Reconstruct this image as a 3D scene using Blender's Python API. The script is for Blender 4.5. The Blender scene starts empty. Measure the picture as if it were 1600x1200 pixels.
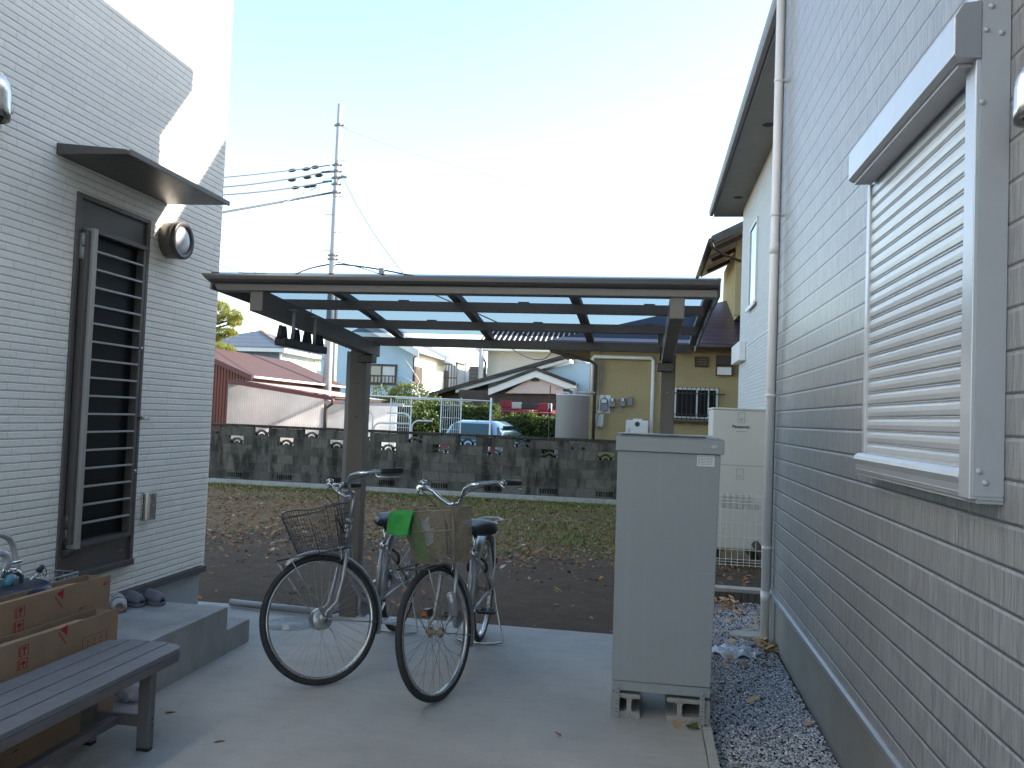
import bpy, bmesh, math, random
import numpy as np
from mathutils import Vector, Matrix
random.seed(7); RS = np.random.RandomState(7)
PI = math.pi
scn = bpy.context.scene
COL = scn.collection

# ---------------------------------------------------------------- camera, world, sun, exposure
EYE = Vector((0, 0, 1.5)); FPX = 1300.0
pitch, roll, yaw = 0.03851377, 0.03869706, math.radians(9.21)
Rm = Matrix(((math.cos(yaw), -math.sin(yaw), 0), (math.sin(yaw), math.cos(yaw), 0), (0, 0, 1)))
f0 = Vector((0, math.cos(pitch), math.sin(pitch))); r0 = Vector((1, 0, 0)); u0 = Vector((0, -math.sin(pitch), math.cos(pitch)))
cr, sr = math.cos(roll), math.sin(roll)
CR, CU, CF = Rm @ (r0*cr + u0*sr), Rm @ (u0*cr - r0*sr), Rm @ f0
cam = bpy.data.cameras.new('camera'); camo = bpy.data.objects.new('camera', cam); COL.objects.link(camo)
cam.sensor_width = 36; cam.lens = 36*FPX/1600; cam.clip_start = .05; cam.clip_end = 3000
mw = Matrix((CR, CU, -CF)).transposed().to_4x4(); mw.translation = EYE; camo.matrix_world = mw
scn.camera = camo
SUNV = Vector((1, .362, .46)).normalized()
SUN_EL = math.asin(SUNV.z); SUN_AZ = math.atan2(SUNV.x, SUNV.y)
w = bpy.data.worlds.new('World'); scn.world = w; w.use_nodes = True
wn = w.node_tree; bg = wn.nodes['Background']
sky = wn.nodes.new('ShaderNodeTexSky'); sky.sky_type = 'NISHITA'; sky.sun_disc = False
sky.sun_elevation = SUN_EL; sky.sun_rotation = SUN_AZ; sky.altitude = 50; sky.air_density = 1.0; sky.dust_density = .6; sky.ozone_density = 1.2
tint = wn.nodes.new('ShaderNodeMix'); tint.data_type = 'RGBA'; tint.blend_type = 'MULTIPLY'; tint.inputs[0].default_value = 1; tint.inputs[7].default_value = (1.07, 1.03, .96, 1)
wn.links.new(sky.outputs[0], tint.inputs[6]); wn.links.new(tint.outputs[2], bg.inputs[0]); bg.inputs[1].default_value = .15
sl = bpy.data.lights.new('sun', 'SUN'); so = bpy.data.objects.new('sun', sl); COL.objects.link(so)
sl.energy = 4.2; sl.angle = math.radians(.5); sl.color = (1, .93, .82)
so.rotation_euler = (-SUNV).to_track_quat('-Z', 'Y').to_euler(); so.location = (20, 8, 12)
scn.view_settings.view_transform = 'Standard'; scn.view_settings.look = 'None'
scn.view_settings.exposure = 1.9; scn.view_settings.gamma = 1
scn.render.engine = 'CYCLES'

# world point seen at photo pixel on a plane of the place
def ray(px, py): return CR*(px-800)/FPX + CU*(600-py)/FPX + CF
def AX(px, py, v): d = ray(px, py); return EYE + d*((v-EYE.x)/d.x)
def AY(px, py, v): d = ray(px, py); return EYE + d*((v-EYE.y)/d.y)
def AZ(px, py, v): d = ray(px, py); return EYE + d*((v-EYE.z)/d.z)

# ---------------------------------------------------------------- materials
class G:
    def __init__(s, name):
        s.m = bpy.data.materials.new(name); s.m.use_nodes = True; s.t = s.m.node_tree
        s.b = s.t.nodes['Principled BSDF']; s.out = s.t.nodes['Material Output']; s._c = None
    def n(s, typ, **k):
        x = s.t.nodes.new(typ)
        for a, v in k.items(): setattr(x, a, v)
        return x
    def put(s, sock, v):
        if v is None: return
        if hasattr(v, 'is_linked') or hasattr(v, 'links'): s.t.links.new(v, sock)
        else: sock.default_value = v if not isinstance(v, tuple) or len(v) != 3 or sock.type != 'RGBA' else (*v, 1)
    def co(s):
        if not s._c: s._c = s.n('ShaderNodeTexCoord')
        return s._c.outputs['Object']
    def math(s, op, a, b=None, clamp=False):
        x = s.n('ShaderNodeMath', operation=op, use_clamp=clamp); s.put(x.inputs[0], a)
        if b is not None: s.put(x.inputs[1], b)
        return x.outputs[0]
    def xyz(s, v=None):
        x = s.n('ShaderNodeSeparateXYZ'); s.put(x.inputs[0], v or s.co()); return x.outputs
    def comb(s, a, b, c):
        x = s.n('ShaderNodeCombineXYZ')
        for i, v in enumerate((a, b, c)): s.put(x.inputs[i], v)
        return x.outputs[0]
    def scale(s, sc, v=None, loc=(0, 0, 0)):
        x = s.n('ShaderNodeMapping'); s.put(x.inputs[0], v or s.co()); x.inputs['Scale'].default_value = sc; x.inputs['Location'].default_value = loc
        return x.outputs[0]
    def noise(s, sc=5, v=None, det=3, rough=.5, col=False):
        x = s.n('ShaderNodeTexNoise'); s.put(x.inputs['Vector'], v or s.co()); x.inputs['Scale'].default_value = sc
        x.inputs['Detail'].default_value = det; x.inputs['Roughness'].default_value = rough
        return x.outputs[1 if col else 0]
    def voro(s, sc, v=None, out='Distance', feat='F1'):
        x = s.n('ShaderNodeTexVoronoi', feature=feat); s.put(x.inputs['Vector'], v or s.co()); x.inputs['Scale'].default_value = sc
        return x.outputs[out]
    def ramp(s, f, *st):
        x = s.n('ShaderNodeValToRGB'); s.put(x.inputs[0], f); e = x.color_ramp.elements
        while len(e) < len(st): e.new(.5)
        for i, (p, c) in enumerate(st):
            e[i].position = p; e[i].color = (*c, 1) if isinstance(c, tuple) else (c, c, c, 1)
        return x.outputs[0]
    def mix(s, f, a, b, mode='MIX'):
        x = s.n('ShaderNodeMix', data_type='RGBA', blend_type=mode)
        s.put(x.inputs[0], f)
        for k, v in ((6, a), (7, b)):
            if isinstance(v, tuple): x.inputs[k].default_value = (*v, 1)
            else: s.put(x.inputs[k], v)
        return x.outputs[2]
    def bump(s, h, dist=.01, st=1.0, nrm=None):
        x = s.n('ShaderNodeBump'); s.put(x.inputs['Height'], h); x.inputs['Distance'].default_value = dist; x.inputs['Strength'].default_value = st
        if nrm: s.put(x.inputs['Normal'], nrm)
        return x.outputs[0]
    def fin(s, col=None, rough=.6, metal=0, nrm=None, spec=.5, **k):
        if isinstance(col, tuple): s.b.inputs['Base Color'].default_value = (*col, 1)
        else: s.put(s.b.inputs['Base Color'], col)
        s.put(s.b.inputs['Roughness'], rough); s.put(s.b.inputs['Metallic'], metal)
        s.b.inputs['Specular IOR Level'].default_value = spec
        if nrm: s.put(s.b.inputs['Normal'], nrm)
        for a, v in k.items(): s.put(s.b.inputs[a.replace('_', ' ')], v)
        return s.m

def pm(name, col, rough=.6, metal=0, var=.12, vs=4, bump=0, bs=40, spec=.5, dirt=None, **k):
    g = G(name)
    nz = g.noise(vs, det=5, rough=.6)
    lo = tuple(c*(1-var) for c in col); hi = tuple(min(1, c*(1+var)) for c in col)
    c = g.mix(g.ramp(nz, (.3, 0.), (.7, 1.)), lo, hi)
    if dirt:
        c = g.mix(g.ramp(g.noise(vs*2.3, det=7, rough=.7), (.5, 0.), (.75, 1.)), c, dirt)
    nr = g.bump(g.noise(bs, det=4), bump) if bump else None
    ro = g.math('ADD', g.math('MULTIPLY', g.noise(vs*3, det=3), .16), rough-.08)
    return g.fin(c, ro, metal, nr, spec, **k)

def siding_small(name, base, groove, pitch_h=.0413, zoff=0., axis='y', brick_w=.265):
    """rock-faced horizontal narrow courses"""
    g = G(name); x, y, z = g.xyz(); h = y if axis == 'y' else x
    t = g.math('DIVIDE', g.math('SUBTRACT', z, zoff), pitch_h)
    fr = g.math('FRACT', t); row = g.math('FLOOR', t)
    gl = g.math('LESS_THAN', fr, .075)
    off = g.math('FRACT', g.math('MULTIPLY', g.math('SINE', g.math('MULTIPLY', row, 12.9)), 43.7))
    fx = g.math('FRACT', g.math('ADD', g.math('DIVIDE', h, brick_w), off))
    cell = g.math('FLOOR', g.math('ADD', g.math('DIVIDE', h, brick_w), off))
    vl = g.math('LESS_THAN', fx, .013)
    tone = g.noise(3.3, g.comb(cell, row, 0), det=0)
    rock = g.noise(1, g.scale((30, 30, 55)), det=6, rough=.65)
    big = g.noise(1.1, det=3)
    c = g.mix(tone, tuple(c*.90 for c in base), tuple(min(1, c*1.07) for c in base))
    c = g.mix(g.math('MULTIPLY', g.ramp(rock, (.35, 1.), (.6, 0.)), .22), c, tuple(c*.72 for c in base))
    c = g.mix(g.math('MULTIPLY', g.ramp(big, (.4, 0.), (.7, 1.)), .10), c, tuple(c*.8 for c in base))
    c = g.mix(g.math('MULTIPLY', vl, .38), c, groove)
    c = g.mix(g.math('MULTIPLY', gl, .62), c, groove)
    bev = g.math('MINIMUM', g.math('MULTIPLY', fr, 5.), g.math('MULTIPLY', g.math('SUBTRACT', 1., fr), 9.), clamp=False)
    bev = g.math('MINIMUM', bev, 1.)
    hh = g.math('ADD', g.math('MULTIPLY', bev, .9), g.math('MULTIPLY', rock, .9))
    hh = g.math('SUBTRACT', hh, g.math('MULTIPLY', vl, .4))
    return g.fin(c, .62, 0, g.bump(hh, .0045), .35)

def siding_board(name, base, groove, pitch_h=.1135, zoff=0.):
    g = G(name); x, y, z = g.xyz()
    t = g.math('DIVIDE', g.math('SUBTRACT', z, zoff), pitch_h); fr = g.math('FRACT', t); row = g.math('FLOOR', t)
    gl = g.math('LESS_THAN', fr, .06)
    st = g.noise(1, g.comb(g.math('MULTIPLY', y, 88.), g.math('MULTIPLY', row, 7.3), g.math('MULTIPLY', z, 2.2)), det=2, rough=.7)
    st2 = g.noise(1, g.comb(g.math('MULTIPLY', y, 19.), g.math('MULTIPLY', row, 3.1), z), det=2)
    grain = g.noise(260, det=3, rough=.7)
    lines = g.ramp(st, (.42, 1.), (.49, 0.), (.55, 0.), (.60, .55))
    c = g.mix(st2, tuple(c*.93 for c in base), tuple(c*1.06 for c in base))
    c = g.mix(g.math('MULTIPLY', lines, .55), c, tuple(c*.5 for c in base))
    c = g.mix(g.math('MULTIPLY', g.ramp(grain, (.35, 1.), (.6, 0.)), .30), c, tuple(c*.6 for c in base))
    c = g.mix(g.math('MULTIPLY', gl, .62), c, groove)
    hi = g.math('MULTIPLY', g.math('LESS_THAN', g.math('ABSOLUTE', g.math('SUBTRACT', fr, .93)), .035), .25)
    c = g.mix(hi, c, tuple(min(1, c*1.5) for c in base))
    bev = g.math('MINIMUM', g.math('MINIMUM', g.math('MULTIPLY', fr, 12.), g.math('MULTIPLY', g.math('SUBTRACT', 1., fr), 12.)), 1.)
    hh = g.math('SUBTRACT', g.math('ADD', bev, g.math('MULTIPLY', grain, .12)), g.math('MULTIPLY', lines, .7))
    return g.fin(c, .42, 0, g.bump(hh, .006), .6, Coat_Weight=.30, Coat_Roughness=.25)

def corrug(name, col, pitch=.08, axis='x', depth=.01, rough=.5, dirt=None, **k):
    g = G(name); o = g.xyz(); h = {'x': o[0], 'y': o[1], 'z': o[2]}[axis]
    s_ = g.math('SINE', g.math('MULTIPLY', h, 2*PI/pitch))
    c = g.mix(g.noise(2, det=5), tuple(c*.85 for c in col), tuple(min(1, c*1.1) for c in col))
    if dirt: c = g.mix(g.ramp(g.noise(1, g.scale((3, 3, .7)), det=6), (.45, 0.), (.75, 1.)), c, dirt)
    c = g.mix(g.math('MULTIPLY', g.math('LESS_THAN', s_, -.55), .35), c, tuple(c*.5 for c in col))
    return g.fin(c, rough, 0, g.bump(s_, depth), .4, **k)

def tiles(name, col, pitch=.22, axis='y', wave=None):
    g = G(name); o = g.xyz(); h = {'x': o[0], 'y': o[1], 'z': o[2]}[axis]
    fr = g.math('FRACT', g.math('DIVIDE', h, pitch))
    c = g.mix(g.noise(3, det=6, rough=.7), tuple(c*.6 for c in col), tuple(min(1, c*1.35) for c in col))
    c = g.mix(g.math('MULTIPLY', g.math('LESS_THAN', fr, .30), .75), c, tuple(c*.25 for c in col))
    return g.fin(c, .33, 0, g.bump(fr, .03), .6)

M = {}
M['sidingL'] = siding_small('pale_stone_siding', (.90, .86, .765), (.40, .33, .26))
M['sidingR'] = siding_board('grey_board_siding', (.36, .36, .37), (.11, .095, .09), zoff=.018)
M['sidingN'] = siding_small('neighbour_siding', (.56, .56, .55), (.22, .21, .2), pitch_h=.06, axis='y', brick_w=.5)
M['bronze'] = pm('dark_bronze_aluminium', (.165, .142, .122), .45, .25, var=.05, vs=9, bump=.0004, bs=300)
M['bronze_d'] = pm('deep_bronze_aluminium', (.10, .09, .085), .4, .3, var=.06, vs=9)
M['door'] = pm('door_bronze', (.115, .10, .09), .42, .2, var=.06, vs=6)
M['rail'] = pm('satin_bronze_rail', (.37, .345, .31), .42, .2, var=.05)
M['glass'] = G('dark_glass').fin((.006, .007, .009), .35, 0, None, .2)
M['glassblue'] = G('window_glass').fin((.10, .13, .16), .08, 0, None, .9)
M['steel'] = pm('stainless_steel', (.55, .54, .52), .25, 1, var=.06, vs=14)
M['chrome'] = pm('chrome', (.62, .62, .62), .16, 1, var=.1, vs=30)
M['silver'] = pm('silver_paint', (.38, .39, .40), .34, .7, var=.08, vs=20, dirt=(.28, .27, .25))
M['black'] = pm('black_plastic', (.018, .018, .019), .45, 0, var=.2, vs=20)
M['rubber'] = pm('tyre_rubber', (.026, .026, .026), .75, 0, var=.25, vs=30, bump=.001, bs=120)
M['saddle'] = pm('black_vinyl', (.012, .013, .017), .5, 0, var=.2, vs=12)
M['rust'] = pm('rusty_wire', (.27, .225, .17), .65, .1, var=.25, vs=14, dirt=(.24, .13, .07))
M['greywire'] = pm('dark_grey_wire', (.075, .075, .078), .5, .4, var=.2, vs=20)
M['whitemetal'] = pm('white_metal', (.68, .68, .66), .45, .1, var=.05)
M['green'] = pm('green_cloth', (.06, .33, .075), .95, 0, var=.10, vs=22, bump=.002, bs=260, spec=.1)
M['plastic_w'] = pm('crumpled_white_plastic', (.55, .57, .60), .3, 0, var=.15, vs=30, bump=.012, bs=28)
M['cabinet'] = pm('grey_painted_steel', (.25, .268, .275), .40, 0, var=.025, vs=2.2, bump=.0003, bs=400)
M['cabinetlid'] = pm('grey_lid', (.27, .288, .295), .42, 0, var=.03, vs=3)
M['tank'] = pm('beige_enamel', (.53, .515, .465), .5, 0, var=.03, vs=2)
M['shutterslat'] = pm('champagne_slat', (.57, .58, .60), .36, .35, var=.03, vs=3)
M['shutter'] = pm('silver_shutter_frame', (.52, .53, .56), .33, .4, var=.03, vs=5)
M['shutterside'] = pm('grey_shutter_end', (.44, .44, .46), .45, .2, var=.04, vs=5)
M['pvc'] = pm('pale_pvc_pipe', (.76, .735, .72), .42, 0, var=.05, vs=3)
M['pvcgrey'] = pm('grey_pvc_pipe', (.25, .24, .25), .5, 0, var=.08, vs=6)
M['card'] = pm('brown_cardboard', (.33, .225, .145), .85, 0, var=.09, vs=5, bump=.0012, bs=60, spec=.2)
M['cardred'] = pm('red_print', (.36, .035, .035), .8, 0, var=.15, vs=60, spec=.2)
M['print'] = pm('black_print', (.03, .03, .035), .7, 0, var=.1)
M['greyprint'] = pm('grey_print', (.20, .20, .21), .7, 0, var=.1)
M['label'] = pm('white_label', (.62, .62, .62), .6, 0, var=.04)
M['bench'] = pm('grey_brown_resin', (.13, .12, .125), .48, 0, var=.09, vs=7, bump=.0006, bs=200)
M['benchtop'] = pm('worn_bench_top', (.15, .155, .17), .46, 0, var=.12, vs=9, bump=.0006, bs=200)
M['pan'] = pm('navy_pan', (.02, .025, .045), .4, .1, var=.2)
M['jug'] = pm('light_blue_plastic', (.42, .55, .62), .4, 0, var=.05)
M['teal'] = pm('teal_plastic', (.10, .30, .36), .4, 0, var=.1)
M['croc'] = pm('grey_rubber_clog', (.16, .155, .175), .7, 0, var=.1, vs=20)
M['sandal'] = pm('white_sandal', (.55, .53, .50), .6, 0, var=.08)
M['sole'] = pm('tan_insole', (.22, .17, .13), .8, 0, var=.1)
M['curb'] = pm('pale_curb_concrete', (.34, .33, .30), .85, 0, var=.15, vs=5, bump=.004, bs=50, dirt=(.2, .19, .16))
M['cblock'] = pm('raw_concrete_block', (.33, .31, .28), .95, 0, var=.12, vs=16, bump=.006, bs=160, dirt=(.22, .20, .18))
M['pole'] = pm('concrete_pole', (.40, .39, .385), .8, 0, var=.07, vs=3)
M['wire'] = pm('cable_black', (.03, .03, .04), .6, 0, var=.05)
M['thinwire'] = pm('thin_wire', (.16, .20, .25), .6, 0, var=.05)
M['maroon_roof'] = pm('maroon_metal_roof', (.062, .028, .026), .85, 0, var=.1, vs=3)
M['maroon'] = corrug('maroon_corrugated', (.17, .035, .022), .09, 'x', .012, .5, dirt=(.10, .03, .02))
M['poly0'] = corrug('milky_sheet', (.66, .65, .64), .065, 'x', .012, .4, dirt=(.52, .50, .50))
M['polyroof'] = pm('lilac_grey_sheet_roof', (.40, .40, .43), .35, 0, var=.06)
M['trimred'] = pm('maroon_trim', (.13, .035, .035), .5, 0, var=.1)
M['white'] = pm('white_wall', (.72, .72, .70), .7, 0, var=.04, vs=2)
M['offwhite'] = pm('off_white_wall', (.60, .60, .57), .75, 0, var=.05, vs=2)
M['blue'] = pm('pale_blue_wall', (.42, .56, .66), .75, 0, var=.035, vs=1.5)
M['slate'] = tiles('grey_slate_roof', (.075, .07, .068), .3, 'z')
M['slaterust'] = tiles('lichen_slate', (.34, .17, .06), .3, 'z')
M['darktile'] = tiles('dark_tile', (.035, .037, .045), .3, 'z')
M['purple'] = tiles('purple_brown_tile', (.075, .045, .058), .135, 'z')
M['pink'] = pm('pale_pink_gable', (.62, .50, .46), .7, 0, var=.03)
M['beige'] = pm('beige_grey_wall', (.42, .40, .37), .8, 0, var=.04)
M['shadewall'] = pm('shaded_white_wall', (.14, .19, .27), .8, 0, var=.06)  # white house front with its shade mixed into the colour
M['brown'] = pm('dark_brown_wood', (.055, .038, .03), .6, 0, var=.2)
M['soffit'] = pm('tan_soffit', (.17, .12, .085), .8, 0, var=.1)
M['greysoffit'] = pm('grey_soffit', (.26, .25, .235), .8, 0, var=.05)
M['fascia'] = pm('grey_fascia', (.19, .185, .195), .5, 0, var=.05)
M['redcloth'] = pm('red_cloth', (.22, .025, .04), .9, 0, var=.2)
M['carpaint'] = pm('pale_blue_car_paint', (.33, .46, .58), .22, .5, var=.03, Coat_Weight=.6)
M['carglass'] = G('car_glass').fin((.03, .07, .075), .05, 0, None, .9)
M['cyl'] = pm('grey_tank_steel', (.47, .46, .48), .45, .1, var=.04, vs=2)
M['manhole'] = pm('cast_iron_lid', (.25, .25, .24), .6, .2, var=.2, vs=22, bump=.004, bs=60)
M['foundL'] = pm('foundation_render', (.32, .34, .33), .8, 0, var=.08, vs=3, bump=.001, bs=90)
M['foundR'] = pm('smooth_foundation', (.21, .205, .19), .55, 0, var=.14, vs=1.6, bump=.0006, bs=60)
M['flash'] = pm('blue_grey_flashing', (.28, .29, .32), .4, .3, var=.05)
M['flashL'] = pm('brown_flashing', (.11, .10, .105), .5, .2, var=.05)

g = G('yellow_stucco')
c = g.mix(g.noise(26, det=6, rough=.75), (.33, .25, .12), (.54, .43, .235))
c = g.mix(g.math('MULTIPLY', g.ramp(g.noise(1.2, det=5), (.45, 0.), (.75, 1.)), .35), c, (.30, .24, .15))
M['stucco'] = g.fin(c, .95, 0, g.bump(g.noise(30, det=5, rough=.8), .03), .15)

g = G('slab_concrete')
n1 = g.noise(1.3, det=7, rough=.6); n2 = g.noise(9, det=6, rough=.7); n3 = g.noise(1, g.scale((2.5, 26, 1)), det=4)
c = g.mix(g.ramp(n1, (.3, 0.), (.7, 1.)), (.34, .325, .295), (.455, .44, .405))
c = g.mix(g.math('MULTIPLY', g.ramp(n2, (.52, 0.), (.75, 1.)), .35), c, (.21, .21, .205))
c = g.mix(g.math('MULTIPLY', g.ramp(n3, (.55, 0.), (.75, 1.)), .22), c, (.22, .225, .22))
c = g.mix(g.math('MULTIPLY', g.ramp(g.voro(3.1), (.03, 1.), (.055, 0.)), .22), c, (.46, .46, .45))
c = g.mix(g.math('MULTIPLY', g.ramp(g.noise(.6, g.scale((1, 1, 1), loc=(3, 1, 0)), det=3), (.5, 0.), (.62, 1.)), .25), c, (.20, .205, .195))
M['slab'] = g.fin(c, .78, 0, g.bump(g.math('ADD', g.noise(150, det=3), g.math('MULTIPLY', n3, .8)), .0022), .3)

g = G('porch_concrete')
n1 = g.noise(2.2, det=7, rough=.65); st = g.noise(1, g.scale((5, 5, 1.3)), det=6, rough=.6)
c = g.mix(g.ramp(n1, (.3, 0.), (.7, 1.)), (.27, .275, .265), (.40, .405, .39))
c = g.mix(g.math('MULTIPLY', g.ramp(st, (.48, 0.), (.7, 1.)), .5), c, (.20, .19, .165))
M['porch'] = g.fin(c, .75, 0, g.bump(g.noise(60, det=5), .002), .35)

g = G('lot_soil')
x, y, z = g.xyz()
soil = g.mix(g.noise(5, det=9, rough=.75), (.062, .047, .037), (.19, .14, .10))
litter = g.mix(g.noise(38, det=8, rough=.85), (.08, .05, .03), (.40, .27, .15))
mossy = g.mix(g.noise(30, det=8, rough=.8), (.045, .07, .014), (.20, .21, .055))
fac = g.math('ADD', g.math('DIVIDE', g.math('SUBTRACT', y, 9.6), 2.0), g.math('MULTIPLY', g.math('SUBTRACT', g.noise(.9, det=4), .5), 2.6))
c = g.mix(g.ramp(fac, (.3, 0.), (.9, 1.)), soil, litter)
mf = g.math('ADD', g.math('ADD', g.math('DIVIDE', g.math('SUBTRACT', y, 13.5), 5.0), g.math('DIVIDE', g.math('ADD', x, 2.2), 5.0)), g.math('MULTIPLY', g.math('SUBTRACT', g.noise(1.4, det=5), .5), 2.4))
c = g.mix(g.math('MULTIPLY', g.ramp(mf, (.55, 0.), (.95, 1.)), .75), c, mossy)
M['lot'] = g.fin(c, .95, 0, g.bump(g.noise(24, det=9, rough=.8), .05), .1)

g = G('gravel_bed')
v = g.voro(55, out='Color'); d = g.voro(55)
c = g.mix(g.xyz(v)[0], (.14, .145, .155), (.42, .43, .45))
c = g.mix(g.ramp(d, (.2, 0.), (.6, 1.)), c, (.04, .04, .045))
M['gravelbed'] = g.fin(c, .85, 0, g.bump(d, -.01), .3)

def rnd_mat(name, stops, rough=.8, spec=.3, trans=0):
    g = G(name); gi = g.n('ShaderNodeNewGeometry')
    c = g.ramp(gi.outputs['Random Per Island'], *stops)
    m = g.fin(c, rough, 0, None, spec)
    if trans:
        tr = g.n('ShaderNodeBsdfTranslucent'); g.put(tr.inputs[0], c); mx = g.n('ShaderNodeMixShader'); mx.inputs[0].default_value = trans
        g.t.links.new(g.b.outputs[0], mx.inputs[1]); g.t.links.new(tr.outputs[0], mx.inputs[2]); g.t.links.new(mx.outputs[0], g.out.inputs[0])
    return m
M['stone'] = rnd_mat('gravel_stone', ((0, (.28, .285, .30)), (.5, (.48, .49, .51)), (.85, (.62, .62, .63)), (1, (.78, .76, .74))), .75)
M['leaf'] = rnd_mat('fallen_leaf', ((0, (.11, .06, .03)), (.35, (.24, .14, .07)), (.65, (.32, .22, .12)), (.82, (.38, .13, .03)), (.93, (.28, .2, .12)), (1, (.52, .43, .30))), .8, .3, .15)
M['dryleaf'] = rnd_mat('tan_leaf', ((0, (.30, .15, .06)), (.5, (.48, .30, .14)), (1, (.62, .46, .28))), .7, .3)
M['greenleaf'] = rnd_mat('green_fallen_leaf', ((0, (.12, .14, .03)), (1, (.20, .20, .05))), .6, .3)
M['grass'] = rnd_mat('lot_grass', ((0, (.05, .09, .015)), (.5, (.11, .18, .03)), (.8, (.24, .26, .06)), (1, (.34, .28, .11))), .7, .3, .25)
M['hedge'] = rnd_mat('hedge_leaf', ((0, (.025, .05, .010)), (.5, (.06, .10, .018)), (1, (.13, .17, .03))), .55, .5, .3)
M['bush'] = rnd_mat('bush_leaf', ((0, (.05, .08, .015)), (.5, (.10, .14, .025)), (1, (.20, .22, .04))), .55, .5, .3)
M['pine'] = rnd_mat('pine_needle', ((0, (.12, .14, .02)), (.5, (.24, .25, .04)), (1, (.42, .38, .07))), .6, .3, .35)
M['bark'] = pm('bark', (.12, .09, .065), .9, 0, var=.3, vs=12, bump=.02, bs=30)
M['bareb'] = pm('pale_bark', (.42, .37, .31), .9, 0, var=.2, vs=12)

g = G('old_block_concrete')
sp = g.xyz(); gi = g.n('ShaderNodeNewGeometry'); rnd = gi.outputs['Random Per Island']
n1 = g.noise(2.2, det=8, rough=.7); st = g.noise(1, g.scale((3.2, 3.2, .9)), det=7, rough=.65); grn = g.noise(3.5, g.scale((1, 1, 1), loc=(9, 2, 4)), det=5)
c = g.mix(rnd, (.072, .064, .053), (.15, .136, .112))
c = g.mix(g.math('MULTIPLY', g.ramp(n1, (.45, 0.), (.7, 1.)), .6), c, (.16, .155, .135))
c = g.mix(g.math('MULTIPLY', g.ramp(st, (.48, 0.), (.62, 1.)), 0.85), c, (.022, .021, .018))
c = g.mix(g.math('MULTIPLY', g.ramp(g.noise(7, det=8, rough=.8), (.5, 0.), (.7, 1.)), .5), c, (.03, .028, .025))
c = g.mix(g.math('MULTIPLY', g.ramp(grn, (.6, 0.), (.72, 1.)), .3), c, (.13, .16, .13))
M['oldblock'] = g.fin(c, .95, 0, g.bump(g.noise(60, det=6), .01), .15)
M['mortar'] = pm('dark_mortar', (.09, .085, .078), .95, 0, var=.25, vs=8, spec=.1)
M['cap'] = pm('mossy_cap', (.055, .047, .040), .95, 0, var=.35, vs=7, bump=.02, bs=25, spec=.1, dirt=(.10, .095, .085))

def milky(name, col, f, pitch=None):
    g = G(name)
    c = g.mix(g.ramp(g.noise(1.3, det=5), (.35, 0.), (.65, 1.)), tuple(c*.82 for c in col), col)
    nr = None
    if pitch:
        s_ = g.math('SINE', g.math('MULTIPLY', g.xyz()[0], 2*PI/pitch)); nr = g.bump(s_, .01)
        c = g.mix(g.math('MULTIPLY', g.math('LESS_THAN', s_, -.5), .3), c, tuple(c*.6 for c in col))
    g.fin(c, .4, 0, nr, .4); tr = g.n('ShaderNodeBsdfTranslucent'); g.put(tr.inputs[0], c); mx = g.n('ShaderNodeMixShader'); mx.inputs[0].default_value = f
    g.t.links.new(g.b.outputs[0], mx.inputs[1]); g.t.links.new(tr.outputs[0], mx.inputs[2]); g.t.links.new(mx.outputs[0], g.out.inputs[0]); return g.m
M['poly'] = milky('milky_corrugated_sheet', (.90, .87, .85), .75, .065)
M['milkwall'] = milky('milky_white_sheet', (.92, .93, .95), .75)
g = G('clear_roof_sheet'); tr = g.n('ShaderNodeBsdfTransparent'); g.fin((.85, .85, .86), .3, 0, None, .5)
mx = g.n('ShaderNodeMixShader'); mx.inputs[0].default_value = .35; g.t.links.new(tr.outputs[0], mx.inputs[1]); g.t.links.new(g.b.outputs[0], mx.inputs[2]); g.t.links.new(mx.outputs[0], g.out.inputs[0]); M['milkroof'] = g.m
g = G('tinted_roof_sheet')
tr = g.n('ShaderNodeBsdfTransparent'); tr.inputs[0].default_value = (.215, .265, .335, 1)
gl = g.n('ShaderNodeBsdfGlossy'); gl.inputs[0].default_value = (.9, .9, .9, 1); gl.inputs[1].default_value = .12
mx = g.n('ShaderNodeMixShader'); mx.inputs[0].default_value = .05
g.t.links.new(tr.outputs[0], mx.inputs[1]); g.t.links.new(gl.outputs[0], mx.inputs[2]); g.t.links.new(mx.outputs[0], g.out.inputs[0])
M['panel'] = g.m
g = G('thin_plastic_film')
tr = g.n('ShaderNodeBsdfTransparent'); tr.inputs[0].default_value = (.95, .97, 1, 1)
g.fin((.75, .77, .8), .25, 0, g.bump(g.noise(22, det=4), .02), .6)
mx = g.n('ShaderNodeMixShader'); mx.inputs[0].default_value = .55
g.t.links.new(tr.outputs[0], mx.inputs[1]); g.t.links.new(g.b.outputs[0], mx.inputs[2]); g.t.links.new(mx.outputs[0], g.out.inputs[0])
M['film'] = g.m

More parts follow.
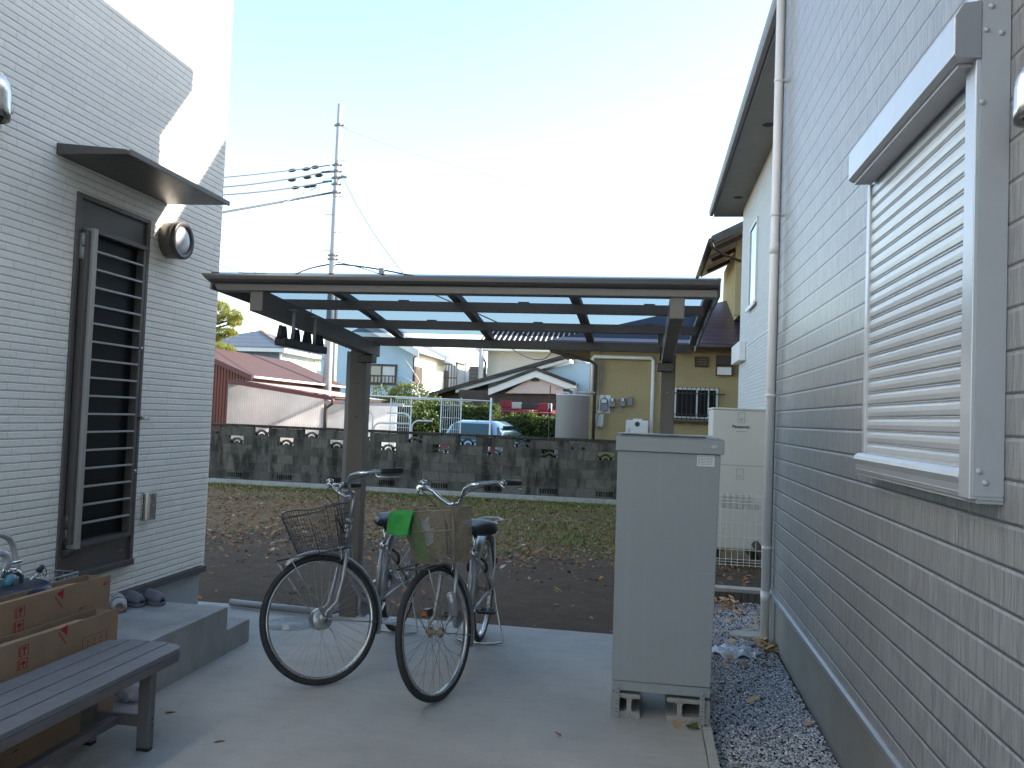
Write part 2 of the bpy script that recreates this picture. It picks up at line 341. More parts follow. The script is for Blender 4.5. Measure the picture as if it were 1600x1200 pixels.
# ---------------------------------------------------------------- mesh building
class MB:
    def __init__(s): s.v = []; s.f = []; s.sm = []
    def add(s, vs, fs, smooth=False):
        o = len(s.v); s.v += [tuple(v) for v in vs]; s.f += [tuple(i+o for i in f) for f in fs]; s.sm += [smooth]*len(fs); return s
    def box(s, x0, x1, y0, y1, z0, z1):
        x0, x1 = sorted((x0, x1)); y0, y1 = sorted((y0, y1)); z0, z1 = sorted((z0, z1))
        return s.add([(x0, y0, z0), (x1, y0, z0), (x1, y1, z0), (x0, y1, z0), (x0, y0, z1), (x1, y0, z1), (x1, y1, z1), (x0, y1, z1)],
                     [(0, 3, 2, 1), (4, 5, 6, 7), (0, 1, 5, 4), (1, 2, 6, 5), (2, 3, 7, 6), (3, 0, 4, 7)])
    def prism(s, pts, vec, smooth=False):
        n = len(pts); vec = Vector(vec); p = [Vector(a) for a in pts]
        nrm = sum(((p[i]-p[0]).cross(p[(i+1) % n]-p[0]) for i in range(n)), Vector())
        if nrm.dot(vec) > 0: p = p[::-1]
        s.add(p+[a+vec for a in p], [tuple(range(n)), tuple(range(2*n-1, n-1, -1))])
        o = len(s.v)-2*n
        for i in range(n):
            j = (i+1) % n; s.f.append((o+j, o+i, o+n+i, o+n+j)); s.sm.append(smooth)
        return s
    def tube(s, pts, r, seg=8, closed=False, cap=True, smooth=True):
        p = [Vector(a) for a in pts]; n = len(p); rs = r if isinstance(r, (list, tuple)) else [r]*n
        ref = None; rings = []
        for i in range(n):
            a = p[(i-1) % n] if (closed or i) else p[i]; b = p[(i+1) % n] if (closed or i < n-1) else p[i]
            t = (b-a).normalized()
            if ref is None:
                ref = t.orthogonal().normalized()
            ref = (ref - t*ref.dot(t))
            ref = ref.normalized() if ref.length > 1e-6 else t.orthogonal().normalized()
            q = t.cross(ref)
            rings.append([p[i] + (ref*math.cos(k*2*PI/seg)+q*math.sin(k*2*PI/seg))*rs[i] for k in range(seg)])
        vs = [v for rg in rings for v in rg]; fs = []
        m = n if closed else n-1
        for i in range(m):
            for k in range(seg):
                a = i*seg+k; b = i*seg+(k+1) % seg; c2 = ((i+1) % n)*seg+(k+1) % seg; d = ((i+1) % n)*seg+k
                fs.append((a, b, c2, d))
        s.add(vs, fs, smooth)
        if cap and not closed:
            o = len(s.v)-len(vs)
            s.f.append(tuple(o+k for k in range(seg))[::-1]); s.sm.append(False)
            s.f.append(tuple(o+(n-1)*seg+k for k in range(seg))); s.sm.append(False)
        return s
    def beam(s, a, b, wd, ht, up=(0, 0, 1)):
        a = Vector(a); b = Vector(b); t = (b-a).normalized(); up = Vector(up); sd = t.cross(up).normalized()*wd/2; u = sd.cross(t).normalized()*ht/2
        return s.add([a-sd-u, a+sd-u, a+sd+u, a-sd+u, b-sd-u, b+sd-u, b+sd+u, b-sd+u], [(0, 1, 2, 3), (7, 6, 5, 4), (1, 0, 4, 5), (2, 1, 5, 6), (3, 2, 6, 7), (0, 3, 7, 4)])
    def lathe(s, prof, c, axis=(0, 0, 1), seg=24, smooth=True, closed=False):
        c = Vector(c); ax = Vector(axis).normalized(); e1 = ax.orthogonal().normalized(); e2 = ax.cross(e1)
        n = len(prof); vs = []
        for r_, h in prof:
            for k in range(seg):
                a = 2*PI*k/seg; vs.append(c+ax*h+(e1*math.cos(a)+e2*math.sin(a))*max(r_, 1e-5))
        fs = []
        for i in range(n if closed else n-1):
            for k in range(seg):
                j = (i+1) % n; k2 = (k+1) % seg
                fs.append((i*seg+k, i*seg+k2, j*seg+k2, j*seg+k))
        return s.add(vs, fs, smooth)
    def quad(s, *p): return s.add(p, [tuple(range(len(p)))])
    def sphere(s, c, r, seg=12, sc=(1, 1, 1)):
        c = Vector(c); vs = []; fs = []; rn = max(4, seg//2)
        for i in range(rn+1):
            th = PI*i/rn
            for k in range(seg):
                a = 2*PI*k/seg; vs.append((c.x+r*sc[0]*math.sin(th)*math.cos(a), c.y+r*sc[1]*math.sin(th)*math.sin(a), c.z+r*sc[2]*math.cos(th)))
        for i in range(rn):
            for k in range(seg): fs.append((i*seg+k, (i+1)*seg+k, (i+1)*seg+(k+1) % seg, i*seg+(k+1) % seg))
        return s.add(vs, fs, True)
    def wall(s, u0, u1, z0, z1, holes, plane, at, depth):
        """wall sheet with real openings; plane 'x' (u=y) or 'y' (u=x); depth = thickness going away"""
        us = sorted({u0, u1, *[h[0] for h in holes], *[h[1] for h in holes]}); zs = sorted({z0, z1, *[h[2] for h in holes], *[h[3] for h in holes]})
        for i in range(len(us)-1):
            for j in range(len(zs)-1):
                cu, cz = (us[i]+us[i+1])/2, (zs[j]+zs[j+1])/2
                if any(h[0] < cu < h[1] and h[2] < cz < h[3] for h in holes): continue
                if plane == 'y': s.box(us[i], us[i+1], at, at+depth, zs[j], zs[j+1])
                else: s.box(at, at+depth, us[i], us[i+1], zs[j], zs[j+1])
        return s

ORG = {}
def obj(name, mb, mat, parent=None, local=False, bevel=0, kind=None, label=None, cat=None, group=None, sub=0):
    me = bpy.data.meshes.new(name)
    org = Vector((0, 0, 0))
    if parent is not None and not local: org = ORG.get(parent.name, Vector((0, 0, 0)))
    vs = [(v[0]-org.x, v[1]-org.y, v[2]-org.z) for v in mb.v]
    if parent is None and not local and kind is None:
        a = np.array(vs); c = Vector(((a[:, 0].min()+a[:, 0].max())/2, (a[:, 1].min()+a[:, 1].max())/2, a[:, 2].min()))
        vs = [(v[0]-c.x, v[1]-c.y, v[2]-c.z) for v in vs]
    else: c = Vector((0, 0, 0))
    me.from_pydata(vs, [], mb.f); me.update()
    me.polygons.foreach_set('use_smooth', mb.sm)
    me.materials.append(M[mat] if isinstance(mat, str) else mat)
    o = bpy.data.objects.new(name, me); COL.objects.link(o); o.location = c
    if parent is not None: o.parent = parent
    ORG[o.name] = org if parent is not None else c
    if bevel:
        b = o.modifiers.new('bevel', 'BEVEL'); b.width = bevel; b.segments = 2; b.limit_method = 'ANGLE'; b.angle_limit = math.radians(40)
    if kind: o['kind'] = kind
    if label: o['label'] = label
    if cat: o['category'] = cat
    if group: o['group'] = group
    return o
def thing(name, label, cat, loc=(0, 0, 0), rz=0, group=None):
    o = bpy.data.objects.new(name, None); COL.objects.link(o); o.location = loc; o.rotation_euler = (0, 0, rz)
    o.empty_display_size = .1
    o['label'] = label; o['category'] = cat
    if group: o['group'] = group
    ORG[o.name] = Vector(loc)
    return o
def copy_tree(o, parent=None):
    c = o.copy(); COL.objects.link(c)
    if parent is not None: c.parent = parent
    for ch in [k for k in bpy.data.objects if k.parent == o]: copy_tree(ch, c)
    return c
def text_mesh(name, body, size, mat, parent, origin, ex, ey, depth=.0006, xs=1.0, bold=0):
    """letters as real thin geometry; origin/ex/ey give the plane"""
    cu = bpy.data.curves.new(name, 'FONT'); cu.body = body; cu.size = size; cu.extrude = depth; cu.offset = bold
    t = bpy.data.objects.new(name+'_tmp', cu); COL.objects.link(t)
    me = bpy.data.meshes.new_from_object(t.evaluated_get(bpy.context.evaluated_depsgraph_get()))
    bpy.data.objects.remove(t); org = ORG[parent.name]; ex = Vector(ex); ey = Vector(ey); nz = ex.cross(ey)
    for v in me.vertices:
        p = Vector(origin)+ex*v.co.x*xs+ey*v.co.y+nz*v.co.z - org; v.co = p
    me.materials.clear(); me.materials.append(M[mat]); o = bpy.data.objects.new(name, me); COL.objects.link(o); o.parent = parent; ORG[o.name] = org
    return o
def lerp(a, b, t): return a+(b-a)*t

g = G('weathered_cabinet_steel')
base = (.25, .268, .275); sp = g.xyz()
c = g.mix(g.noise(1.6, det=4), tuple(v*.95 for v in base), tuple(v*1.05 for v in base))
strk = g.noise(1, g.scale((38, 38, .9)), det=4, rough=.6); c = g.mix(g.math('MULTIPLY', g.ramp(strk, (.55, 0.), (.72, 1.)), .16), c, (.36, .37, .36))
du = g.math('MULTIPLY', g.ramp(g.noise(14, det=6, rough=.7), (.45, 0.), (.7, 1.)), g.ramp(sp[2], (.15, .55), (.45, 0.))); c = g.mix(du, c, (.30, .28, .25))
sc_ = g.ramp(g.noise(1, g.scale((3, 3, 60)), det=2), (.73, 0.), (.75, .35)); c = g.mix(sc_, c, (.36, .37, .38))
M['cabinet'] = g.fin(c, g.math('ADD', .36, g.math('MULTIPLY', strk, .15)), 0, g.bump(g.noise(2.1, det=1), .004), .5)

# ================================================================ THE SETTING
# natural ground: one sheet to the horizon, dropping a little behind the slab
def gz(x, y):
    t = min(1, max(0, (y-5.9)/7.0)); return -.07 - .21*t
mb = MB()
xs = [-900, -300, -100, -40, -20, -14, -11, -9, -7.5, -6, -5, -4, -3.2, -2.4, -1.6, -.8, 0, .36, 1.2, 2.5, 5, 9, 15, 30, 80, 300, 900]
ys = [-600, -200, -60, -20, -5, 2, 5.9, 6.2, 6.6, 7, 7.5, 8, 9, 10, 11, 12, 13, 14, 15, 16, 17, 18, 20, 25, 35, 60, 120, 300, 1000]
vv = []; 
for yy in ys:
    for xx in xs: vv.append((xx, yy, gz(xx, yy)-(.06 if yy < 5.9 else 0) + (RS.uniform(-.012, .012) if 6 < yy < 18 and -12 < xx < 2 else 0)))
nx = len(xs)
mb.add(vv, [(j*nx+i, j*nx+i+1, (j+1)*nx+i+1, (j+1)*nx+i) for j in range(len(ys)-1) for i in range(nx-1)], True)
obj('ground', mb, 'lot', kind='structure')
SY = 5.95; SX = .372
mb = MB(); mb.box(-9, SX-.05, -6, SY, -.2, 0)
obj('patio_slab', mb, 'slab', bevel=.006, kind='structure')
mb = MB(); mb.box(SX-.047, SX, -6, 4.27, -.2, -.003)
mb.box(SX-.047, SX, 4.273, SY, -.2, -.003)
obj('slab_edge_strip', mb, 'slab', bevel=.004, kind='structure')
mb = MB(); mb.add([(SX, -4, -.085), (.955, -4, -.085), (.955, 7.68, -.085), (SX, 7.68, -.085)], [(0, 1, 2, 3)])
mb.add([(.95, 6.38, -.085), (1.9, 6.38, -.085), (1.9, 7.68, -.085), (.95, 7.68, -.085)], [(0, 1, 2, 3)])
mb.v = [(a, b, c+.004 if a > .96 else c) for a, b, c in mb.v]
obj('gravel_strip', mb, 'gravelbed', kind='structure')
# loose stones of the strip
def scatter_rocks(n, fn, smin, smax):
    mb = MB(); base = [(1, 0, 0), (0, 1, 0), (-1, 0, 0), (0, -1, 0), (0, 0, 1), (0, 0, -1), (.6, .6, .45), (-.6, .5, .5)]
    F = [(0, 1, 4), (1, 2, 4), (2, 3, 4), (3, 0, 4), (1, 0, 5), (2, 1, 5), (3, 2, 5), (0, 3, 5)]
    for i in range(n):
        x, y, z = fn(); s = RS.uniform(smin, smax); a = RS.uniform(0, 6.28); ca, sa = math.cos(a), math.sin(a)
        k = (s*RS.uniform(.8, 1.3), s*RS.uniform(.7, 1.1), s*RS.uniform(.45, .8)); tl = RS.uniform(-.4, .4, 2)
        vs = []
        for bx_, by_, bz in base[:6]:
            j = RS.uniform(.75, 1.15); px, py, pz = bx_*k[0]*j, by_*k[1]*j, bz*k[2]*j
            vs.append((x+px*ca-py*sa, y+px*sa+py*ca, z+pz+px*tl[0]+py*tl[1]))
        mb.add(vs, F)
    return mb
def gfn():
    y = RS.uniform(2.6, 7.66); x1 = .95 if y < 6.38 else 1.5
    return RS.uniform(SX+.01, x1-.01), y, -.078+RS.uniform(0, .016)
mb = scatter_rocks(26000, gfn, .0045, .0095)
obj('gravel', mb, 'stone', kind='stuff', label='pale grey crushed stones filling the strip beside the house', cat='gravel')

# fallen leaves: curled little blades
def leaves(n, fn, smin, smax, curl=.35, elong=1.5):
    mb = MB()
    for i in range(n):
        x, y, z = fn(); s = RS.uniform(smin, smax); a = RS.uniform(0, 6.28); ca, sa = math.cos(a), math.sin(a)
        t1, t2 = RS.uniform(-.5, .5, 2)*1.1; cu = RS.uniform(-curl, curl)
        L = s*elong; W = s*RS.uniform(.45, .8)
        pts = [(-L, 0, 0), (-L*.3, -W, cu*W), (L*.45, -W*.8, cu*W), (L, 0, cu*L*.6), (L*.45, W*.8, cu*W), (-L*.3, W, cu*W)]
        vs = [(x+p*ca-q*sa, y+p*sa+q*ca, z+r_+abs(t1)*s*.5+p*t1+q*t2) for p, q, r_ in pts]
        mb.add(vs, [(0, 1, 5), (1, 2, 4, 5), (2, 3, 4)])
    return mb
def lf():
    while True:
        y = 6.0+11.5*RS.uniform()**.8; x = RS.uniform(-11, 1.2)
        if RS.uniform() < (.10 if y < 8.2 else .30 if y < 9.5 else .9) and not (y < 6.6 and x > -3.2 and False): return x, y, gz(x, y)+.006
mb = leaves(20000, lf, .010, .030, .6)
obj('leaf_litter', mb, 'leaf', kind='stuff', label='brown and orange dead leaves strewn over the vacant lot', cat='fallen leaves')
def straw(n, fn, l0, l1, w, mb=None, up=.5):
    mb = mb or MB()
    for i in range(n):
        x, y, z = fn(); a = RS.uniform(0, 6.28); L = RS.uniform(l0, l1); lean = RS.uniform(0, 1); h = L*up*RS.uniform(.2, 1)
        dx, dy = math.cos(a)*L*lean, math.sin(a)*L*lean; px, py = -math.sin(a)*w, math.cos(a)*w
        mb.add([(x-px, y-py, z), (x+px, y+py, z), (x+dx*.5+px*.7, y+dy*.5+py*.7, z+h*.7), (x+dx*.5-px*.7, y+dy*.5-py*.7, z+h*.7), (x+dx, y+dy, z+h)], [(0, 1, 2, 3), (3, 2, 4)])
    return mb
def sf():
    while True:
        y = 8.6+9.0*RS.uniform(); x = RS.uniform(-11, 1.2)
        if y > 10 or RS.uniform() < .3: return x, y, gz(x, y)+.004
mb = straw(9000, sf, .04, .13, .0035, up=.22)
M['strawm'] = rnd_mat('dry_straw', ((0, (.12, .08, .05)), (.5, (.30, .22, .13)), (1, (.50, .40, .26))), .8, .2)
obj('straw_litter', mb, 'strawm', kind='stuff', label='dry grass stalks lying flat across the vacant lot', cat='dry grass')
clus = [(RS.uniform(-11, 1.2), 10.5+6.8*RS.uniform()**.6) for _ in range(130)]
clus = [c for c in clus if c[1] > 15.2 or c[0] > -4.2]
clus += [(RS.uniform(-3.2, 1.0), RS.uniform(10.2, 16)) for _ in range(90)]
def gf():
    if RS.uniform() < .30: x, y = RS.uniform(-11, 1.5), 17.6-abs(RS.normal(0, .45))
    else:
        c = clus[RS.randint(len(clus))]; x, y = c[0]+RS.normal(0, .35), min(17.6, c[1]+RS.normal(0, .25))
    return x, y, gz(x, y)
mb = straw(26000, gf, .03, .10, .005, up=.8)
obj('grass', mb, 'grass', kind='stuff', label='patchy green and yellow grass growing in front of the block wall', cat='grass')

# ================================================================ LEFT HOUSE
LX = -3.2; LY1 = 5.785
hl = thing('left_house', 'white stone-clad house with a narrow barred bronze door and concrete porch in front', 'house', (LX, 2, 0))
mb = MB(); dy0, dy1, dz0, dz1 = 4.185, 4.882, .475, 2.67
mb.wall(-3, LY1, .315, 6.2, [(dy0, dy1, dz0, dz1)], 'x', LX-.16, .16)
mb.box(LX-7, LX-.16, LY1-.16, LY1, .315, 6.2); mb.box(LX-7, LX-.16, -3, -2.84, .315, 6.2)
obj('wall', mb, 'sidingL', hl)
mb = MB(); mb.box(LX-7, LX-.02, -3, LY1-.02, -.4, .285)
obj('foundation', mb, 'foundL', hl)
mb = MB(); mb.box(LX-.012, LX+.014, -3, LY1+.014, .262, .308); mb.box(LX-7, LX-.012, LY1-.012, LY1+.014, .262, .308)
obj('base_flashing', mb, 'flashL', hl, bevel=.003)
mb = MB(); mb.box(LX-7.3, LX+.3, -3.3, LY1+.3, 6.2, 6.35)
obj('roof', mb, 'fascia', hl)
# door
dr = MB(); FX = LX+.012
dr.box(LX-.1, FX, dy0, dy0+.035, dz0, dz1); dr.box(LX-.1, FX, dy1-.028, dy1, dz0, dz1)
dr.box(LX-.1, FX, dy0+.035, dy1-.028, dz1-.028, dz1); dr.box(LX-.1, FX+.03, dy0+.035, dy1-.028, dz0, dz0+.035)
door = obj('door', dr, 'door', hl, bevel=.003)
leaf = MB(); px = LX-.008; iy0, iy1 = dy0+.135, dy1-.088; iz0, iz1 = dz0+.21, dz1-.205
leaf.wall(dy0+.036, dy1-.029, dz0+.036, dz1-.029, [(iy0, iy1, iz0, iz1)], 'x', LX-.06, .052)
obj('door_leaf', leaf, 'door', door)
gm = MB(); gm.box(LX-.030, LX-.018, iy0-.02, iy1+.02, iz0-.02, iz1+.02); obj('glass', gm, 'glass', door)
# projecting grille: hinge-side box, bars, outer rails
bm_ = MB(); PXN = LX+.062
bm_.box(px, PXN, iy0-.050, iy0-.015, iz0-.03, iz1+.015)                      # tall side member, seen in profile
obj('grille_side_rail', bm_, 'rail', door, bevel=.003)
bm_ = MB(); bm_.box(px, PXN-.02, iy0-.085, iy0-.05, iz0+.0, iz1+.0)
bm_.box(px, PXN-.02, iy0-.015, iy1+.02, iz1-.006, iz1+.020); bm_.box(px, PXN-.03, iy0-.015, iy1+.02, iz0-.03, iz0-.004)
bm_.box(px, PXN-.03, iy1, iy1+.025, iz0-.004, iz1-.006)
bm_.prism([(px, iy0-.09, iz0-.03), (PXN, iy0-.09, iz0-.03), (PXN-.02, iy0-.09, iz0-.055), (px, iy0-.09, iz0-.075)], (0, .10, 0))
obj('grille_frame', bm_, 'door', door, bevel=.002)
NB = 16
for i in range(NB):
    z = iz1 - (i+1)*(iz1-iz0)/(NB+1)
    b_ = MB(); b_.box(px+.022, px+.040, iy0-.015, iy1, z-.006, z+.006); obj('grille_bar', b_, 'rail', door, bevel=.002)
for z in (dz1-.30, dz0+.30):
    h_ = MB(); h_.tube([(FX+.008, dy0+.050, z-.075), (FX+.008, dy0+.050, z-.004)], .010, 10); h_.tube([(FX+.008, dy0+.050, z+.004), (FX+.008, dy0+.050, z+.075)], .010, 10)
    h_.box(LX-.01, FX+.004, dy0+.036, dy0+.062, z-.07, z+.07); obj('hinge', h_, 'rail' if z > 1 else 'door', door)
lk = MB(); lk.box(FX-.01, FX+.045, dy1-.045, dy1-.030, 1.385, 1.405); lk.box(FX+.03, FX+.045, dy1-.045, dy1+.035, 1.385, 1.407); obj('door_handle', lk, 'steel', door, bevel=.004)
for z in (1.84, 1.06):
    k_ = MB(); k_.lathe([(0, .0), (.010, 0), (.010, .012), (0, .014)], (FX-.002, dy1-.038, z), (1, 0, 0), 12); obj('lock_cylinder', k_, 'steel', door)
sl_ = MB(); sl_.box(FX-.018, FX-.012, iy1-.05, iy1-.004, iz0-.115, iz0-.108); obj('letter_catch', sl_, 'steel', door)
# awning
aw = MB(); ay0, ay1 = 4.0, 5.07; axo = -2.765
aw.prism([(LX+.001, ay0, 2.822), (axo, ay0, 2.818), (axo, ay0, 2.838), (axo-.03, ay0, 2.846), (LX+.001, ay0, 2.885)], (0, ay1-ay0, 0))
awn = obj('door_canopy', aw, 'bronze_d', hl, bevel=.003)
a2 = MB(); a2.box(axo+.0005, axo+.012, ay0, ay1, 2.812, 2.842); obj('edge_trim', a2, 'bronze', awn, bevel=.002)
# lamps and covers on the left wall (things of their own)
c = Vector((LX, 5.10, 2.588))
t = thing('wall_lamp', 'round bronze bulkhead lamp with frosted lens on the white wall beside the door', 'wall lamp', c)
b_ = MB(); b_.lathe([(0, .0), (.120, 0), (.122, .078), (.118, .084)], c+Vector((.001, 0, 0)), (1, 0, 0), 40); obj('lamp_body', b_, 'bronze', t)
b_ = MB(); b_.lathe([(.124, .080), (.127, .084), (.127, .112), (.122, .118), (.095, .114), (.09, .100), (.09, .080)], c, (1, 0, 0), 40); obj('lamp_ring', b_, 'bronze_d', t)
M['lens'] = pm('frosted_lens', (.62, .66, .70), .35, 0, var=.05)
b_ = MB(); b_.lathe([(.092, .098), (.085, .106), (.06, .117), (.03, .122), (0, .124)], c, (1, 0, 0), 32); obj('lens', b_, 'lens', t)
# stainless half-round cover low on wall
c = AX(228, 790, LX+.001)
t = thing('outlet_cover', 'small stainless steel half-round cover low on the white wall by the door', 'outlet cover', c)
b_ = MB(); b_.box(LX+.001, LX+.012, c.y-.055, c.y+.062, c.z-.092, c.z+.092); obj('back_plate', b_, 'steel', t, bevel=.003)
b_ = MB(); pr_ = [(LX+.012, c.y-.048, c.z-.088)] + [(LX+.014+.052*math.sin(a), c.y-.048*math.cos(a), c.z-.088) for a in np.linspace(0, PI, 13)]
b_.prism(pr_[1:], (0, 0, .172)); obj('curved_hood', b_, 'steel', t, bevel=.002)
def vent_hood(name, label, c, sx, r=.085, H=.20):
    """stainless deep-hood vent cap: half dome open at the bottom. c = centre on the wall, sx = outward sign"""
    t = thing(name, label, 'vent hood', c)
    mb = MB(); n, m_ = 16, 9; vs = []
    prof = [(0.0, H*.55), (.35, H*.53), (.62, H*.46), (.82, H*.35), (.95, H*.22), (1.0, H*.05), (1.0, -H*.25), (1.0, -H*.45)]
    for q, zz in prof:
        for k in range(n+1):
            a = PI*k/n; vs.append((c.x+sx*(.002+r*1.15*q*math.sin(a)), c.y-r*q*math.cos(a), c.z+zz))
    fs = [(i*(n+1)+k, i*(n+1)+k+1, (i+1)*(n+1)+k+1, (i+1)*(n+1)+k) for i in range(len(prof)-1) for k in range(n)]
    mb.add(vs, fs, True); o = obj('hood', mb, 'steel', t)
    s = o.modifiers.new('thick', 'SOLIDIFY'); s.thickness = .002
    mb = MB(); mb.box(c.x+sx*.001, c.x+sx*.004, c.y-r*1.1, c.y+r*1.1, c.z-H*.5, c.z+H*.58); obj('back_plate', mb, 'steel', t)
    mb = MB(); mb.box(c.x+sx*.008, c.x+sx*r*.9, c.y-r*.8, c.y+r*.8, c.z-H*.28, c.z-H*.26); obj('mesh_screen', mb, 'black', t)
vent_hood('vent_hood', 'stainless vent hood on the white wall at the left edge', Vector((LX, 3.50, 2.955)), 1, .10, .25)

# ================================================================ RIGHT HOUSE
RX = .945; RY1 = 6.40
hr = thing('right_house', 'grey ribbed-board house wall with a large closed roller shutter', 'house', (RX, 3, 0))
mb = MB(); wy0, wy1, wz0, wz1 = 2.45, 3.98, 1.33, 2.66
mb.wall(-3, RY1, .30, 5.4, [(2.50, 3.6, 1.45, 2.50)], 'x', RX, .16); mb.box(RX+.16, RX+7, RY1-.16, RY1, .3, 5.4); mb.box(RX+.16, RX+7, -3, -2.84, .3, 5.4)
obj('wall', mb, 'sidingR', hr)
mb = MB(); mb.box(RX+.012, RX+7, -3, RY1-.012, -.4, .285); obj('foundation', mb, 'foundR', hr)
mb = MB(); mb.prism([(RX-.016, -3, .272), (RX+.012, -3, .272), (RX+.012, -3, .305), (RX-.004, -3, .305), (RX-.016, -3, .295)], (0, RY1+3.01, 0)); obj('base_flashing', mb, 'flash', hr, bevel=.002)
mb = MB(); mb.box(RX-.50, RX+7.5, -3.4, RY1+.22, 5.36, 5.52); mb.prism([(RX-.5, -3.4, 5.521), (RX+7.5, -3.4, 5.521), (RX+3.5, -3.4, 7.2)], (0, RY1+3.62, 0)); obj('roof', mb, 'fascia', hr)
# corner strip of small brick-faced cladding with toothed edge
mb = MB(); z = .31
while z < 5.35:
    mb.box(RX-.018, RX+.10, RY1+.001, RY1+.05+RS.uniform(-.004, .006), z, z+.037); z += .0413
mb.box(RX-.008, RX+.10, RY1+.001, RY1+.04, .30, 5.35)
obj('corner_trim', mb, 'offwhite', hr)
mb = MB(); mb.box(RX-.006, RX+.05, RY1+.001, RY1+.02, -.08, .30); obj('corner_base', mb, 'pvc', hr)
# roller shutter assembly
M['endcap'] = pm('grey_end_cap', (.27, .27, .285), .5, .1, var=.03)
SXF = .858
sh = MB(); J0, J1 = 2.435, 3.60
ny0, ny1 = 2.43, 3.63; z0, z1 = 1.325, 2.50
sh.box(SXF, RX-.001, ny0-.03, ny0+.045, z0, z1+.45)          # near jamb (deep)
shut = obj('roller_shutter', sh, 'shutter', hr, bevel=.003)
p_ = MB(); p_.box(SXF+.012, RX-.002, ny0-.034, ny0-.031, z0+.01, z1+.44); p_.box(SXF+.02, RX-.002, ny0-.036, ny0-.034, z0, z0+.006); obj('end_plate', p_, 'shutterside', shut)
for zz, off in ((z0+.045, .028), (z1+.165, .024), (z1+.10, .012), (z1+.09, .05), (z0+.075, .012), (z1-.10, .005)):
    k = MB(); k.lathe([(0, .006), (.007, .005), (.009, 0)], (SXF+off+.012, ny0-.034, zz), (0, -1, 0), 12); obj('screw', k, 'shutterside', shut)
p_ = MB(); p_.box(SXF+.03, RX-.001, ny1-.02, ny1+.02, z0+.02, z1+.02); obj('far_jamb', p_, 'shutter', shut, bevel=.003)
# shutter slats: real rolled profile
p_ = MB(); prof = [(-.003, .0), (.003, .0005), (.0045, .003), (.0065, .018), (.006, .032), (.004, .0365), (.001, .039), (-.003, .0395), (-.0045, .0435), (-.002, .0445), (.0015, .046), (.0015, .0485), (-.003, .051)]
zz = z0+.075; SP = SXF+.045; nsl = int((z1-zz)/.051)+1
for i in range(nsl):
    q = [(SP-a, ny0+.04, zz+b) for a, b in prof]
    vs = q+[(a, ny1-.018, c_) for a, b, c_ in q]; n = len(q)
    p_.add(vs, [(k, k+1, n+k+1, n+k) for k in range(n-1)], False); zz += .051
o_ = obj('slat_curtain', p_, 'shutterslat', shut)
# bottom bar (rounded top) and sill
p_ = MB(); yb0, yb1 = ny0+.046, ny1+.01
p_.prism([(RX-.03, yb0, z0), (SXF+.010, yb0, z0), (SXF+.004, yb0, z0+.035), (SXF-.004, yb0, z0+.055), (SXF, yb0, z0+.068), (SXF+.012, yb0, z0+.078), (SXF+.03, yb0, z0+.08), (RX-.03, yb0, z0+.08)], (0, yb1-yb0, 0))
obj('bottom_bar', p_, 'shutter', shut, bevel=.002)
p_ = MB(); p_.box(SXF+.0085, SXF+.02, yb0+.0, yb1, z0+.036, z0+.0375); p_.box(SXF+.004, SXF+.02, yb0, yb1, z0+.012, z0+.0145); obj('bar_groove', p_, 'shutterside', shut)
p_ = MB(); p_.box(SXF+.018, RX-.001, ny0-.03, ny1+.012, z0-.010, z0-.001); obj('sill', p_, 'shutterside', shut)
# top housing box
BX = .80
p_ = MB(); by0, by1 = 2.215, 3.345; 
p_.box(SXF+.011, RX-.001, ny0+.05, 3.60, 2.523, 2.68); p_.prism([(SXF+.01, ny0-.034, 2.522), (BX+.014, ny0-.034, 2.522), (BX, ny0-.034, 2.534), (BX, ny0-.034, 2.64), (BX+.02, ny0-.034, 2.675), (SXF+.01, ny0-.034, 2.684)], (0, 3.60-ny0+.034, 0))
hb = obj('shutter_housing', p_, 'shutter', shut, bevel=.002)
p_ = MB(); p_.prism([(SXF+.01, ny0-.038, 2.522), (BX+.014, ny0-.038, 2.522), (BX+.002, ny0-.038, 2.534), (BX+.002, ny0-.038, 2.64), (BX+.022, ny0-.038, 2.676), (SXF+.01, ny0-.038, 2.68)], (0, .003, 0)); obj('end_cap', p_, 'endcap', hb, bevel=.001)
p_ = MB(); p_.box(BX+.022, SXF+.03, ny0+.0, 3.59, 2.512, 2.5215); obj('under_lip', p_, 'shutterside', hb)
# downpipe with brackets (part of the house)
dp = MB(); dpx, dpy = .892, 6.28; dp.tube([(dpx, dpy, -.10), (dpx, dpy, 5.3)], .031, 20)
dpo = obj('downpipe', dp, 'pvc', hr)
for zz in (.62, 1.72, 3.05, 4.05):
    k = MB(); k.tube([(dpx, dpy, zz-.012), (dpx, dpy, zz+.012)], .0345, 20); k.box(dpx+.03, RX+.02, dpy+.005, dpy+.022, zz-.008, zz+.008); obj('bracket', k, 'pvc', dpo)
for zz in (.27, 2.8):
    k = MB(); k.tube([(dpx, dpy, zz-.04), (dpx, dpy, zz+.04)], .0335, 20); obj('coupling', k, 'pvc', dpo)
vent_hood('vent_hood', 'stainless steel vent hood on the grey wall at the right edge beside the shutter', Vector((RX, *AX(1592, 143, RX-.06)[1:])), -1, .058, .165)

# ================================================================ PORCH STEPS
t = thing('porch_steps', 'grey concrete porch block with one lower step in front of the white house', 'porch', (-2.83, 4.4, 0))
mb = MB(); mb.box(LX+.001, -2.455, 3.93, 4.75, -.05, .283); obj('porch_landing', mb, 'porch', t, bevel=.004)
mb = MB(); mb.box(LX+.001, -2.457, 4.751, 5.05, -.05, .142); obj('porch_step', mb, 'porch', t, bevel=.004)

